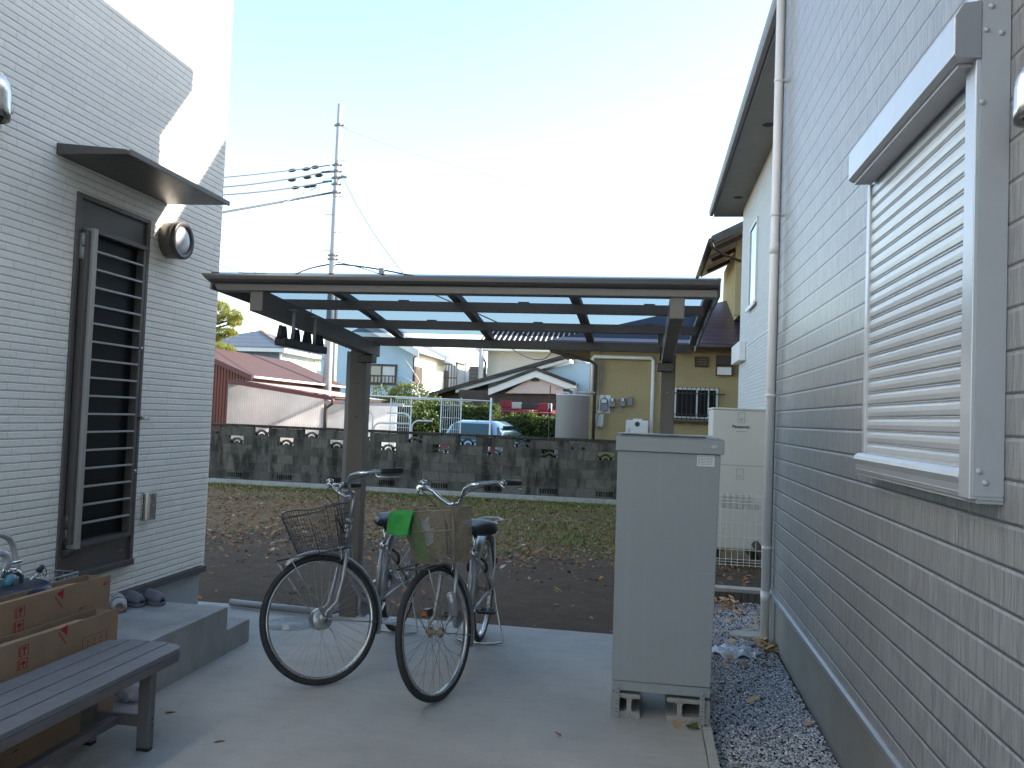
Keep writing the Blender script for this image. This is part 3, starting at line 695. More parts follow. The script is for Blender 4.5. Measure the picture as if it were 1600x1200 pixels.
# ================================================================ CARPORT
PY_ = 5.885
cp = thing('cycle_port', 'dark bronze aluminium cycle port with tinted flat roof on two posts', 'cycle port', (-1, PY_, 0))
def rz_(y): return 2.105 - .012*((y-3.98)/.64)**1.0*1.0 - .0085*((y-3.98)/.64)**2   # underside of the roof frame
for x0, x1, nm in ((-2.155, -2.03, 'post'), (.095, .192, 'post')):
    mb = MB(); mb.box(x0, x1, PY_-.05, PY_+.06, -.1, 1.97); o = obj(nm, mb, 'bronze', cp, bevel=.004)
mb = MB(); mb.box(-2.19, -2.158, PY_-.03, PY_+.02, .05, 1.93); mb.tube([(-2.174, PY_-.01, .07), (-2.174, PY_-.03, .04), (-2.25, 5.77, .035), (-3.01, 5.86, .032)], .026, 14); obj('drain_pipe', mb, 'pvcgrey', cp)
# arms
for x0, x1 in ((-2.035, -1.965), (.095, .165)):
    mb = MB(); yf = 4.0
    pts = [(x0, yf, rz_(yf)-.002), (x0, PY_+.05, rz_(PY_)-.002), (x0, PY_+.05, 1.90), (x0, PY_-.12, 1.905), (x0, yf, rz_(yf)-.115)]
    mb.prism(pts, (x1-x0, 0, 0)); arm = obj('arm', mb, 'bronze', cp, bevel=.004)
    k = MB(); k.box(min(x0, x1)-.03, x1+.012, PY_-.16, PY_-.051, 1.845, 1.90); obj('bracket', k, 'bronze_d', arm, bevel=.004)
for zz in (1.70, 1.45):
    k = MB(); k.lathe([(0, .006), (.006, .005), (.009, 0)], (.143, PY_-.051, zz), (0, -1, 0), 10); obj('bolt', k, 'steel', cp)
    k = MB(); k.lathe([(0, .006), (.006, .005), (.009, 0)], (-2.09, PY_-.051, zz), (0, -1, 0), 10); obj('bolt', k, 'bronze_d', cp)
# diagonal stay seen beside right post
mb = MB(); mb.beam((.085, PY_-.10, 1.93), (.085, 5.35, 2.06), .012, .03); mb.box(.06, .09, 5.3, 5.34, 1.97, 2.08); obj('support_plate', mb, 'bronze', cp)
XL, XR = -2.27, .322
# front gutter: curved fascia above a flat lower face
mb = MB(); yf = 3.965
pr_ = [(XL+.03, yf+.03, rz_(yf)+.002), (XL+.03, yf+.018, rz_(yf)+.03)]
mb.prism([(XL+.02, yf+.020, 2.093), (XL+.02, yf+.020, 2.128), (XL+.02, yf+.10, 2.128), (XL+.02, yf+.10, 2.093)], (XR-.01-XL-.02, 0, 0))
mb.v = [(x+(.02+(2.128-z)*.6 if x < -1 else 0), y, z) for x, y, z in mb.v]
obj('front_beam', mb, 'bronze', cp, bevel=.002)
mb = MB(); mb.prism([(XL-.03, yf+.02, 2.1285), (XL-.03, yf+.0, 2.134), (XL-.03, yf-.010, 2.148), (XL-.03, yf-.008, 2.166), (XL-.03, yf+.008, 2.178), (XL-.03, yf+.09, 2.180), (XL-.03, yf+.09, 2.1285)], (XR-XL+.04, 0, 0), smooth=True)
mb.v = [(x+((2.18-z)*1.15 if x < -1 else -(2.18-z)*.3), y, z) for x, y, z in mb.v]
obj('front_gutter', mb, 'bronze_d', cp, bevel=.001)
for y in (4.62, 5.26, 5.90):
    mb = MB(); mb.box(XL+.03, XR-.03, y-.025, y+.03, rz_(y)-.001-(.008 if y > 5.8 else 0), rz_(y)+.052); obj('purlin', mb, 'bronze', cp, bevel=.002)
for xa, xb, wd in ((XL+.012, XL+.012, .045), (-1.715, -1.815, .05), (-1.055, -1.13, .05), (-.40, -.405, .05), (XR-.02, XR-.02, .04)):
    mb = MB(); ysq = [4.06, 4.5, 5.0, 5.5, 5.95]
    for i in range(4):
        ya, yb = ysq[i], ysq[i+1]; fa = (ya-4)/1.9; fb = (yb-4)/1.9
        mb.beam((lerp(xa, xb, fa), ya, rz_(ya)+.071), (lerp(xa, xb, fb), yb, rz_(yb)+.071), wd, .036)
    obj('side_rail' if xa in (XL+.012, XR-.02) else 'rafter', mb, 'bronze_d', cp)
mb = MB(); ysq = [4.06, 4.5, 5.0, 5.5, 5.95]
for i in range(4):
    mb.beam((XR+.006, ysq[i], rz_(ysq[i])+.05), (XR+.006, ysq[i+1], rz_(ysq[i+1])+.05), .012, .09)
obj('edge_trim', mb, 'bronze', cp)
mb = MB()
for i in range(4): mb.beam((XL-.016, ysq[i], rz_(ysq[i])+.05), (XL-.016, ysq[i+1], rz_(ysq[i+1])+.05), .012, .09)
obj('edge_trim', mb, 'bronze', cp)
mb = MB(); ysq = list(np.linspace(4.03, 5.93, 9)); vs = []
for y in ysq: vs += [(XL, y, rz_(y)+.089+.002), (XR, y, rz_(y)+.089+.002)]
mb.add(vs, [(2*i, 2*i+1, 2*i+3, 2*i+2) for i in range(8)]); o = obj('roof_sheet', mb, 'panel', cp)
for x in (-.70, .0, -1.4):
    for y in (4.62, 5.26): k = MB(); k.box(x-.03, x+.03, y-.01, y+.012, rz_(y)+.0525, rz_(y)+.0605); obj('clip', k, 'bronze_d', cp)
# hanging rack on the left arm
t = thing('hanging_rack', 'black rack with pairs of upright cone grips hanging below the left carport arm', 'rack', (-1.94, 4.5, 1.83))
RXX = -1.94
for y in (4.335, 4.635):
    mb = MB(); mb.tube([(RXX, y, 1.865), (RXX, y, 2.04)], .010, 10); mb.box(RXX-.03, RXX+.015, y-.02, y+.02, 2.035, 2.041); obj('hanger_rod', mb, 'rail', t)
mb = MB(); mb.box(RXX-.03, RXX+.03, 4.17, 4.77, 1.830, 1.872); obj('rack_bar', mb, 'black', t, bevel=.006)
for yc in (4.20, 4.37, 4.53, 4.71):
    for dy in (-.024, .024):
        mb = MB(); mb.lathe([(0, 0), (.020, 0), (.018, .025), (.011, .066), (.009, .070), (0, .070)], (RXX, yc+dy, 1.868), (0, 0, 1), 12); obj('cone_grip', mb, 'black', t)
# manhole
c = AZ(455, 975, 0)
t = thing('manhole_cover', 'round cast iron inspection cover set in the concrete behind the left bicycle', 'manhole cover', (c.x, c.y, 0))
mb = MB(); mb.lathe([(.16, .0015), (.165, .0045), (.18, .005), (.184, .0005)], (c.x, c.y, 0), seg=48); obj('frame_ring', mb, 'manhole', t)
mb = MB(); mb.lathe([(0, .004), (.154, .004), (.157, .001)], (c.x, c.y, 0), seg=48)
for k in range(3): mb.lathe([(.05+.035*k, .0042), (.052+.035*k, .006), (.058+.035*k, .006), (.06+.035*k, .0042)], (c.x, c.y, 0), seg=40)
mb.box(c.x-.025, c.x+.025, c.y-.14, c.y-.128, .004, .007); mb.box(c.x-.025, c.x+.025, c.y+.128, c.y+.14, .004, .007); obj('lid', mb, 'manhole', t)

# ================================================================ STORAGE CABINET
CY = 4.305
cb = thing('storage_cabinet', 'tall grey steel storage cabinet with overhanging lid standing on concrete blocks', 'cabinet', (.12, CY+.22, 0))
mb = MB(); mb.prism([(-.128, CY, .185), (.360, CY, .188), (.378, CY, 1.345), (-.137, CY, 1.345)], (0, .44, 0)); obj('body', mb, 'cabinet', cb, bevel=.003)
mb = MB(); mb.prism([(-.126, CY+.006, .135), (.360, CY+.006, .135), (.360, CY+.006, .1835), (-.126, CY+.006, .1835)], (0, .43, 0)); obj('plinth', mb, 'cabinet', cb, bevel=.003)
mb = MB(); n = 12; x0, x1, y0, y1 = -.146, .394, CY-.014, CY+.455; vs = []
mb.box(x0, x1, y0, y1, 1.3465, 1.418)
vs = [(x0, y0, 1.4182), (x1, y0, 1.4182), (x1, y1, 1.4182), (x0, y1, 1.4182), (x0+.03, y0+.02, 1.430), (x1-.03, y0+.02, 1.430), (x1-.03, y1-.02, 1.434), (x0+.03, y1-.02, 1.434)]
mb.add(vs, [(0, 1, 5, 4), (1, 2, 6, 5), (2, 3, 7, 6), (3, 0, 4, 7), (4, 5, 6, 7)]); mb.box(x0+.002, x1-.09, y0+.001, y0+.16, 1.4305, 1.437)
lid = obj('lid', mb, 'cabinetlid', cb, bevel=.004)
k = MB(); k.box(.330, .356, CY-.0165, CY-.0145, 1.378, 1.392); obj('emblem', k, 'shutterside', lid, bevel=.001)
k = MB(); k.box(.262, .348, CY-.0012, CY-.0003, 1.285, 1.340); lab = obj('label', k, 'label', cb)
for r_ in range(6):
    q = MB(); xx = .266
    while xx < .340:
        wd = RS.uniform(.006, .018); q.box(xx, min(xx+wd, .345), CY-.0018, CY-.00125, 1.3325-r_*.0078, 1.3355-r_*.0078); xx += wd+RS.uniform(.002, .005)
    obj('label_print', q, 'greyprint', lab)
for bx_ in (-.098, .322):
    k = MB(); k.box(bx_-.012, bx_+.012, CY-.0060, CY-.0015, .002, .165)
    for zz in (.15,): k.lathe([(0, .006), (.006, .005), (.008, 0)], (bx_, CY-.006, zz), (0, -1, 0), 10)
    br = obj('anchor_bracket', k, 'cabinet', cb)
    k = MB()
    for zz in (.125, .085, .068, .045, .03): k.box(bx_-.006, bx_+.004, CY-.0068, CY-.0061, zz, zz+.003)
    obj('slot', k, 'print', br)
def cinder(x0, x1, lab):
    t = thing('concrete_block', lab, 'concrete block', ((x0+x1)/2, CY+.2, 0), group='concrete blocks under the storage cabinet')
    mb = MB(); H = .118; y0 = CY+.012; D = .39
    # I-section web with open cells seen end-on
    zb, zt = .028, H-.022; xm = x0+(x1-x0)*.62 if x0 < 0 else x0+(x1-x0)*.30
    outer = [(x0, zb), (x0, 0), (x1, 0), (x1, zb)]
    mb.box(x0, x1, y0, y0+D, 0, zb); mb.box(x0, x1, y0, y0+D, zt, H); mb.box(xm-.012, xm+.012, y0, y0+D, zb+.0005, zt-.0005)
    for sx, a in ((-1, xm-.012), (1, xm+.012)):
        for zc, sz in ((zb, 1), (zt, -1)):
            mb.prism([(a, y0, zc+sz*.0006), (a+sx*.014, y0, zc+sz*.0006), (a+sx*.005, y0, zc+sz*.005), (a, y0, zc+sz*.014)], (0, D, 0))
    if x0 < 0: mb.box(x0, x0+.03, y0, y0+D, zb+.0005, zt-.0005)
    else: mb.box(x1-.03, x1, y0, y0+D, zb+.0005, zt-.0005)
    obj('block_body', mb, 'cblock', t, bevel=.002)
cinder(-.128, .018, 'left one of the two concrete blocks under the grey storage cabinet')
cinder(.150, .362, 'right one of the two concrete blocks under the grey storage cabinet, at the slab edge')
# bits by the cabinet foot
mb = leaves(1, lambda: (.276, CY-.045, .012), .05, .052, .9, 1.2); obj('green_leaf', mb, 'greenleaf', None, label='curled green leaf lying against the right concrete block', cat='leaf')
mb = leaves(1, lambda: (.205, CY-.03, .004), .04, .045, .3, 1.4); obj('yellow_leaf', mb, 'dryleaf', None, label='yellowish dead leaf at the left corner of the right concrete block', cat='leaf')
mb = leaves(9, lambda: (RS.uniform(-2.3, .3), RS.uniform(2.6, 5.8), .004), .012, .024, .3, 1.6); obj('stray_leaves', mb, 'leaf', None, kind='stuff', label='a few small dry leaves scattered on the concrete slab', cat='fallen leaves')
def lg():
    q = RS.uniform()
    if q < .5: return RS.normal(.66, .14), 7.45+RS.normal(0, .14), -.06+RS.uniform(0, .05)
    if q < .72: return RS.normal(.89, .04), 6.15+RS.normal(0, .07), -.062+RS.uniform(0, .03)
    return RS.uniform(.4, .93), RS.uniform(3.6, 7.2), -.062
mb = leaves(170, lg, .016, .038, .8, 1.4); obj('gravel_leaves', mb, 'dryleaf', None, kind='stuff', label='tan dry leaves drifted on the gravel and around the downpipe', cat='fallen leaves')
# stepping stone and white crumpled sheet on the gravel
c = AZ(1168, 992, -.06); mb = MB(); pts = [(c.x+.12*math.cos(a)*(1+.1*math.sin(3*a)), c.y+.10*math.sin(a), -.078) for a in np.linspace(0, 2*PI, 14)[:-1]]; mb.prism(pts, (0, 0, .03))
obj('stepping_stone', mb, 'curb', None, bevel=.004, label='flat grey stepping stone in the gravel near the downpipe foot', cat='stepping stone')
c = AZ(1143, 1018, -.05); mb = MB(); n = 26; rings = 7; vs = [(c.x, c.y, -.035)]
for i in range(1, rings+1):
    for k in range(n):
        a = 2*PI*k/n; rr = .155*i/rings*(1+.05*math.sin(3*a+1)); zz = -.040+.022*math.sin(a*5+i)*(i/rings)+(.010 if i < rings-1 else -.018)+RS.uniform(-.006, .006)
        vs.append((c.x+rr*math.cos(a), c.y+rr*math.sin(a)*.8, zz))
fs = [(0, 1+k, 1+(k+1) % n) for k in range(n)]+[(1+(i-1)*n+k, 1+i*n+k, 1+i*n+(k+1) % n, 1+(i-1)*n+(k+1) % n) for i in range(1, rings) for k in range(n)]
mb.add(vs, fs, True); obj('plastic_sheet', mb, 'plastic_w', None, label='crumpled white plastic sheet lying on the gravel beside the cabinet', cat='plastic sheet')

# ================================================================ NEIGHBOUR HOUSE (behind right)
nh = thing('neighbour_house', 'two-storey pale grey house with deep grey eaves behind the wire fence', 'house', (3, 10, 0))
NX = 1.74; NY0, NY1 = 8.25, 16.5; EZ = 5.67
mb = MB(); mb.box(NX, NX+8, NY0, NY1, .3, EZ+.1); nw = obj('wall', mb, 'sidingN', nh)
mb = MB(); mb.box(NX+.02, NX+8, NY0+.02, NY1-.02, -.4, .299); obj('foundation', mb, 'foundL', nh)
mb = MB(); mb.box(NX-.008, NX, NY0, NY1, 2.905, 2.925); obj('storey_band', mb, 'pvc', nh)
mb = MB(); mb.box(1.24, NX+.01, 7.66, 17.0, EZ+.005, EZ+.02); mb.box(NX+.01, NX+8.6, 7.66, NY0, EZ+.005, EZ+.02); obj('soffit', mb, 'greysoffit', nh)
mb = MB(); mb.box(1.22, 1.245, 7.63, 17.02, EZ-.01, EZ+.2); mb.box(1.245, NX+8.6, 7.63, 7.655, EZ-.01, EZ+.2); mb.box(1.245, NX+8.6, 17.0, 17.02, EZ-.01, EZ+.2)
rf = obj('roof', mb, 'fascia', nh); 
mb = MB(); q = [(1.2, 7.62, EZ+.201), (NX+8.6, 7.62, EZ+.201), (NX+8.6, 17.04, EZ+.201), (1.2, 17.04, EZ+.201), (5.8, 11.8, EZ+1.3), (5.8, 13.0, EZ+1.3)]; mb.add(q, [(0, 1, 4), (1, 2, 5, 4), (2, 3, 5), (3, 0, 4, 5)]); obj('roof_slope', mb, 'fascia', rf)
mb = MB(); mb.prism([(1.13, 7.6, EZ+.14), (1.13, 7.6, EZ+.04), (1.15, 7.6, EZ+.01), (1.205, 7.6, EZ+.01), (1.215, 7.6, EZ+.04), (1.215, 7.6, EZ+.14)], (0, 9.45, 0)); obj('gutter', mb, 'fascia', rf)
p = AX(1178, 412, NX); q = AX(1178, 480, NX)
wa, wb = AX(1184, 350, NX), AX(1172, 480, NX)
mb = MB(); y0, y1 = AX(1184, 400, NX).y, AX(1173, 400, NX).y; zt, zb = AX(1178, 352, NX).z, AX(1178, 476, NX).z
mb.box(NX-.03, NX-.001, y0, y1, zb, zb+.05); mb.box(NX-.03, NX-.001, y0, y1, zt-.05, zt); mb.box(NX-.03, NX-.001, y0, y0+.05, zb+.0505, zt-.0505); mb.box(NX-.03, NX-.001, y1-.05, y1, zb+.0505, zt-.0505); mb.box(NX-.06, NX-.031, y0-.05, y1+.05, zb-.05, zb+.01)
wi = obj('window', mb, 'whitemetal', nh); mb = MB(); mb.box(NX-.012, NX-.002, y0+.05, y1-.05, zb+.05, zt-.05); obj('pane', mb, 'glassblue', wi)
a, b = AX(1153, 543, NX), AX(1165, 563, NX); mb = MB(); mb.box(NX-.12, NX-.001, b.y, a.y, b.z, a.z); obj('vent_cover', mb, 'pvc', nh, bevel=.01)
# bay box just under the eave
a, b = AX(1192, 130, NX), AX(1206, 180, NX)
mb = MB(); yy1 = AX(1190, 170, NX).y; mb.box(NX-.2, NX-.001, 9.4, 11.05, 5.48, EZ); mb.box(NX-.21, NX-.001, 9.38, 11.07, 5.44, 5.4795); obj('bay_box', mb, 'offwhite', nh)
for (yy, ) in ((15.6,), (11.8,)):
    mb = MB(); mb.lathe([(0, -.006), (.075, -.006), (.085, .0)], (1.55, yy, EZ+.0045), seg=20); obj('soffit_vent', mb, 'print', nh)

# heat pump tank
ty = 10.3; tk = thing('heat_pump_tank', 'tall beige water heater tank unit behind the wire fence', 'water heater', (1.12, ty+.35, 0))
mb = MB(); tx0, tx1 = .80, 1.425; mb.box(tx0, tx1, ty, ty+.73, .02, 1.675); tb = obj('body', mb, 'tank', tk, bevel=.012)
mb = MB(); mb.box(tx0-.008, tx1+.008, ty-.008, ty+.74, 1.676, 1.70); obj('top_cover', mb, 'tank', tk, bevel=.006)
mb = MB(); mb.box(tx0-.001, tx1+.001, ty-.0015, ty+.7, 1.012, 1.017); obj('panel_seam', mb, 'greyprint', tk)
mb = MB()
for x in (tx0+.08, tx1-.08): mb.box(x-.05, x+.05, ty+.05, ty+.65, -.1, .019)
obj('feet', mb, 'black', tk)
cxm = (tx0+tx1)/2+.02
for zc in (1.585, .91):
    k = MB(); k.wall(cxm-.042, cxm+.042, zc-.06, zc+.065, [(cxm-.038, cxm+.038, zc-.056, zc+.061)], 'y', ty-.003, .002); pn = obj('access_plate', k, 'greyprint', tk)
    k = MB(); k.box(cxm-.02, cxm+.012, ty-.004, ty-.001, zc-.034, zc-.029); k.box(cxm-.02, cxm-.016, ty-.004, ty-.001, zc-.028, zc-.01); k.box(cxm-.015, cxm+.016, ty-.004, ty-.001, zc-.012, zc-.0075); k.box(cxm+.012, cxm+.016, ty-.004, ty-.001, zc-.028, zc-.013); obj('pictogram', k, 'greyprint', pn)
text_mesh('lettering', 'Panasonic', .052, 'print', tk, (cxm-.105, ty-.0022, 1.462), (1, 0, 0), (0, 0, 1), .0008, 1.0, .0012)
k = MB()
for i in range(5): k.box(cxm-.055+i*.024, cxm-.040+i*.024, ty-.003, ty-.001, 1.415, 1.424)
obj('model_line', k, 'greyprint', tk)
k = MB()
for cidx in range(6):
    xx = tx0+.14+cidx*.075
    for r_ in range(13):
        if cidx == 5 and r_ < 8: continue
        x2 = xx+RS.uniform(.03, .066); k.box(xx, x2, ty-.003, ty-.001, .655-r_*.013, .660-r_*.013)
obj('instruction_print', k, 'greyprint', tk)
mb = MB(); mb.tube([(tx1-.10, ty-.02, .10), (tx1-.06, ty-.09, .05), (tx1+.03, ty-.09, -.1)], .045, 10); obj('insulated_pipe', mb, 'brown', tk)

# mesh fence on a low ribbed curb
fy = 7.72
fn = thing('mesh_fence', 'pale wire mesh fence panel in front of the beige tank unit', 'fence', (.9, fy, 0))
mb = MB(); x = .12
while x < 1.86:
    mb.tube([(x, fy, .235), (x, fy, .84), (x, fy-.03, .86), (x, fy, .885)], .0026, 5, cap=False); x += .052
for z in (.25, .275, .30, .385, .50, .62, .74, .80, .83, .862): mb.tube([(.1, fy-.005, z), (1.86, fy-.005, z)], .003, 5)
obj('wire_mesh', mb, 'whitemetal', fn)
mb = MB(); mb.box(.12, .15, fy+.01, fy+.04, .0, .9); obj('fence_post', mb, 'whitemetal', fn)
mb = MB(); mb.box(1.80, 1.83, fy+.01, fy+.04, .0, .9); obj('fence_post', mb, 'whitemetal', fn)
cw = thing('curb_wall', 'low dark ribbed concrete curb with pale cap below the wire fence', 'curb wall', (.9, fy, -.3))
mb = MB(); mb.box(.0, 1.879, fy-.05, fy+.06, -.3, .015); x = .02
while x < 1.86: mb.box(x, x+.052, fy-.062, fy-.0505, -.2, .012); x += .062
M['ribbed'] = pm('dark_ribbed_concrete', (.085, .085, .085), .9, 0, var=.15, vs=8)
obj('ribbed_face', mb, 'ribbed', cw); mb = MB(); mb.box(.0, 1.879, fy-.066, fy+.07, .0155, .05); obj('cap', mb, 'curb', cw, bevel=.004)

# ================================================================ OLD BLOCK WALL
WY = 17.8; WX0, WX1 = -15.2, 3.6; CT = 1.02; zb = -.175
bw = thing('block_wall', 'old stained concrete block wall with fan-shaped openings and slotted vents', 'wall', (-6, WY, -.3))
d1 = AY(408, 673, WY).x; d2 = AY(447, 690, WY).x-.01
H = .1985; W_ = .40
def near(x, base, per=1.2): return abs(((x-base+per/2) % per)-per/2) < .2
mbB = MB(); mbM = MB(); nf = 0
for row in range(6):
    z0_ = zb+row*H; base = d2 if row in (0, 4, 2) else d1
    k0 = math.floor((WX0-base)/W_)
    for k in range(k0, k0+49):
        xc = base+k*W_; xa, xb = xc-W_/2, xc+W_/2
        fan = (row == 5 and near(xc, d1)) or (row == 4 and near(xc, d2)); ven = row == 0 and near(xc, d2)
        g_ = .005
        if fan:
            o_ = MB(); yA, yB = WY+.012, WY+.07; cz = z0_+.008
            o_.box(xa+g_, xb-g_, WY+.002, WY+.098, z0_+g_, z0_+.016); o_.box(xa+g_, xa+.02, WY+.002, WY+.098, z0_+.0165, z0_+H-g_); o_.box(xb-.02, xb-g_, WY+.002, WY+.098, z0_+.0165, z0_+H-g_)
            def arc(cx, cz, ra, rb, a0, a1, n=10):
                A = [PI*(a0+(a1-a0)*i/n) for i in range(n+1)]
                for i in range(n):
                    q = [(cx+r_*math.cos(t_), yA, cz+r_*math.sin(t_)) for r_, t_ in ((ra, A[i]), (rb, A[i]), (rb, A[i+1]), (ra, A[i+1]))]
                    q = [(min(max(a_, xa+.021), xb-.021), b_, min(c_, z0_+H-.004)) for a_, b_, c_ in q]; o_.prism(q, (0, yB-yA, 0))
            arc(xc, cz, .100, .145, 0, 1); arc(xc, cz, .0, .06, 0, 1, 8)
            for s_ in (-1, 1):
                arc(xc+s_*.19, cz-.005, .07, .11, .5 if s_ > 0 else 0, 1 if s_ > 0 else .5, 6)
            nf += 1
            obj('fan_block', o_, 'oldblock', bw)
        elif ven:
            o_ = MB(); o_.box(xa+g_, xb-g_, WY+.001, WY+.1, z0_+g_, z0_+.04); o_.box(xa+g_, xb-g_, WY+.001, WY+.1, z0_+.15, z0_+H-g_)
            for i in range(8): xx = xa+g_+i*(W_-2*g_-.018)/7; o_.box(xx, xx+.018, WY+.001, WY+.1, z0_+.0405, z0_+.1495)
            o_.box(xa+g_+.01, xb-g_-.01, WY+.085, WY+.095, z0_+.0405, z0_+.1495)
            obj('vent_block', o_, 'oldblock', bw)
        else:
            j = RS.uniform(-.003, .003); mbB.box(xa+g_, xb-g_, WY+j, WY+.1, z0_+g_, z0_+H-g_)
        mbM.box(xb-g_-.001, xb+g_+.001, WY+.007, WY+.092, z0_, z0_+H)
    mbM.box(WX0, WX1, WY+.006, WY+.093, z0_-g_, z0_+g_+.0005)
obj('blocks', mbB, 'oldblock', bw); obj('mortar', mbM, 'mortar', bw)
mb = MB(); x = WX0
while x < WX1: mb.box(x+.003, x+.397, WY-.03+RS.uniform(-.006, .006), WY+.13, zb+6*H+.001, zb+6*H+.055+RS.uniform(0, .008)); x += .4
obj('cap', mb, 'cap', bw, bevel=.012)
cu = thing('wall_footing', 'pale concrete footing strip running along the base of the block wall', 'footing', (-6, WY, -.35))
mb = MB(); mb.box(WX0, WX1, WY-.10, WY+.15, -.6, zb-.004); obj('footing', mb, 'curb', cu, bevel=.01)

# ================================================================ YELLOW HOUSE
YY = 20.5; yh = thing('yellow_house', 'yellow stucco house with dark barred window and purple tiled roof behind the block wall', 'house', (1, YY, -.3))
yx0 = AY(921, 600, YY).x; ez = 3.33
wx0, wx1, wz0_, wz1_ = .66, 1.70, 1.60, 2.34
mb = MB(); mb.wall(yx0, 6, -.3, ez+.1, [(wx0, wx1, wz0_, wz1_)], 'y', YY, .18); mb.box(yx0, yx0+.18, YY+.18, YY+4, -.3, ez+.1); mb.box(yx0+.18, 6, YY+3.8, YY+4, -.3, ez+.1); obj('wall', mb, 'stucco', yh)
mb = MB(); lx = yx0-.92
mb.box(lx, 6.5, YY-.5, YY+4.4, ez-.06, ez-.03); mb.box(lx-.02, 6.5, YY-.53, YY-.505, ez-.09, ez+.04); mb.box(lx-.025, lx-.001, YY-.504, YY+4.4, ez-.09, ez+.04)
obj('eaves_soffit', mb, 'soffit', yh)
mb = MB(); mb.tube([(lx-.1, YY-.58, ez-.02), (6.5, YY-.58, ez-.02)], .055, 10); mb.tube([(lx-.07, YY-.55, ez-.02), (lx-.07, YY+4.4, ez-.02)], .055, 10); obj('gutter', mb, 'brown', yh)
mb = MB(); pk = 4.75
mb.add([(lx-.05, YY-.56, ez+.045), (6.6, YY-.56, ez+.045), (6.6, YY+4.44, ez+1.9), (lx+4.95, YY+4.44, ez+1.9), (lx-.05, YY+4.43, ez+.045)], [(0, 1, 2, 3), (0, 3, 4)])
o = obj('lower_roof', mb, 'purple', yh); sd = o.modifiers.new('thick', 'SOLIDIFY'); sd.thickness = .06
# second storey with a rake roof running up to the right
ux0 = 2.18; mb = MB(); mb.box(ux0, 6, YY+.6, YY+5.2, 4.2, 6.1); mb.box(5.6, 8.0, YY+.61, YY+5.1, -.3, 7.6); mb.box(8.0, 22, 18.2, YY+5.1, -.3, 8.0); mb.box(ux0-.1, ux0-.001, YY+.6, YY+.75, 4.2, 6.3); obj('upper_wall', mb, 'stucco', yh)  # the two tall right-hand boxes are unseen masses added to shade the lot
rx = 1.47; y0 = YY-.5; L_ = 5.0; sl2 = .50
mb = MB(); mb.prism([(rx, y0, 5.84), (rx+4, y0, 5.84+4*sl2), (rx+4, y0, 5.80+4*sl2), (rx, y0, 5.80)], (0, L_, 0)); us = obj('upper_soffit', mb, 'soffit', yh)
mb = MB(); mb.prism([(rx-.08, y0-.04, 5.93), (rx+4, y0-.04, 5.97+4*sl2), (rx+4, y0-.04, 5.845+4*sl2), (rx-.08, y0-.04, 5.805)], (0, L_+.1, 0)); obj('upper_roof', mb, 'darktile', yh)
mb = MB(); mb.prism([(rx-.02, y0-.06, 5.86), (rx+4, y0-.06, 5.87+4*sl2), (rx+4, y0-.06, 5.74+4*sl2), (rx-.02, y0-.06, 5.74)], (0, .019, 0)); obj('barge_board', mb, 'brown', yh)
mb = MB(); mb.tube([(rx-.10, y0-.06, 5.82), (rx-.10, y0+L_+.05, 5.82)], .055, 10); mb.tube([(rx-.08, y0, 5.8), (rx-.02, y0+.1, 5.68), (rx+.25, y0+.5, 5.60), (ux0, YY+.55, 5.55)], .035, 8); obj('upper_gutter', mb, 'brown', yh)
for k in range(3):
    mb = MB(); mb.beam((rx+.1, y0+.6+k*1.6, 5.77), (rx+1.2, y0+.6+k*1.6, 5.77+1.1*sl2), .09, .10); obj('rafter', mb, 'brown', yh)
# window with bars
mb = MB(); mb.wall(wx0, wx1, wz0_, wz1_, [(wx0+.05, wx1-.05, wz0_+.05, wz1_-.04)], 'y', YY-.02, .10); mb.box(wx0+.52, wx0+.56, YY-.01, YY+.06, wz0_+.05, wz1_-.04); mb.box(wx0+.80, wx0+.83, YY+.0, YY+.05, wz0_+.05, wz1_-.04)
wi = obj('window', mb, 'whitemetal', yh); mb = MB(); mb.box(wx0+.04, wx1-.04, YY+.07, YY+.08, wz0_+.04, wz1_-.03); obj('pane', mb, 'glass', wi)
mb = MB()
for i in range(11): xx = wx0-.02+i*(wx1-wx0+.02)/10; mb.box(xx-.008, xx+.008, YY-.10, YY-.085, wz0_-.05, wz1_+.03)
for z in (wz0_+.0, wz0_+.10, wz1_-.13): mb.box(wx0-.12, wx1+.15, YY-.112, YY-.1005, z-.012, z+.012)
mb.box(wx0-.05, wx1+.05, YY-.12, YY-.021, wz0_-.10, wz0_-.055); obj('window_bars', mb, 'black', wi)
mb = MB(); mb.wall(1.12, 1.44, 2.86, 3.10, [(1.14, 1.42, 2.88, 3.08)], 'y', YY-.05, .049)
for i in range(5): mb.box(1.14, 1.42, YY-.04, YY-.02, 2.885+i*.04, 2.905+i*.04)
obj('louvre_vent', mb, 'brown', yh)
mb = MB(); mb.box(1.62, 2.0, YY-.16, YY-.001, 2.92, 3.14); mb.box(1.62, 1.64, YY-.14, YY-.001, 2.66, 2.919); mb.box(1.98, 2.0, YY-.14, YY-.001, 2.66, 2.919); hd = obj('exhaust_hood', mb, 'brown', yh); mb = MB(); mb.box(1.642, 1.978, YY-.13, YY-.002, 2.68, 2.86); obj('hood_flap', mb, 'pvc', hd)
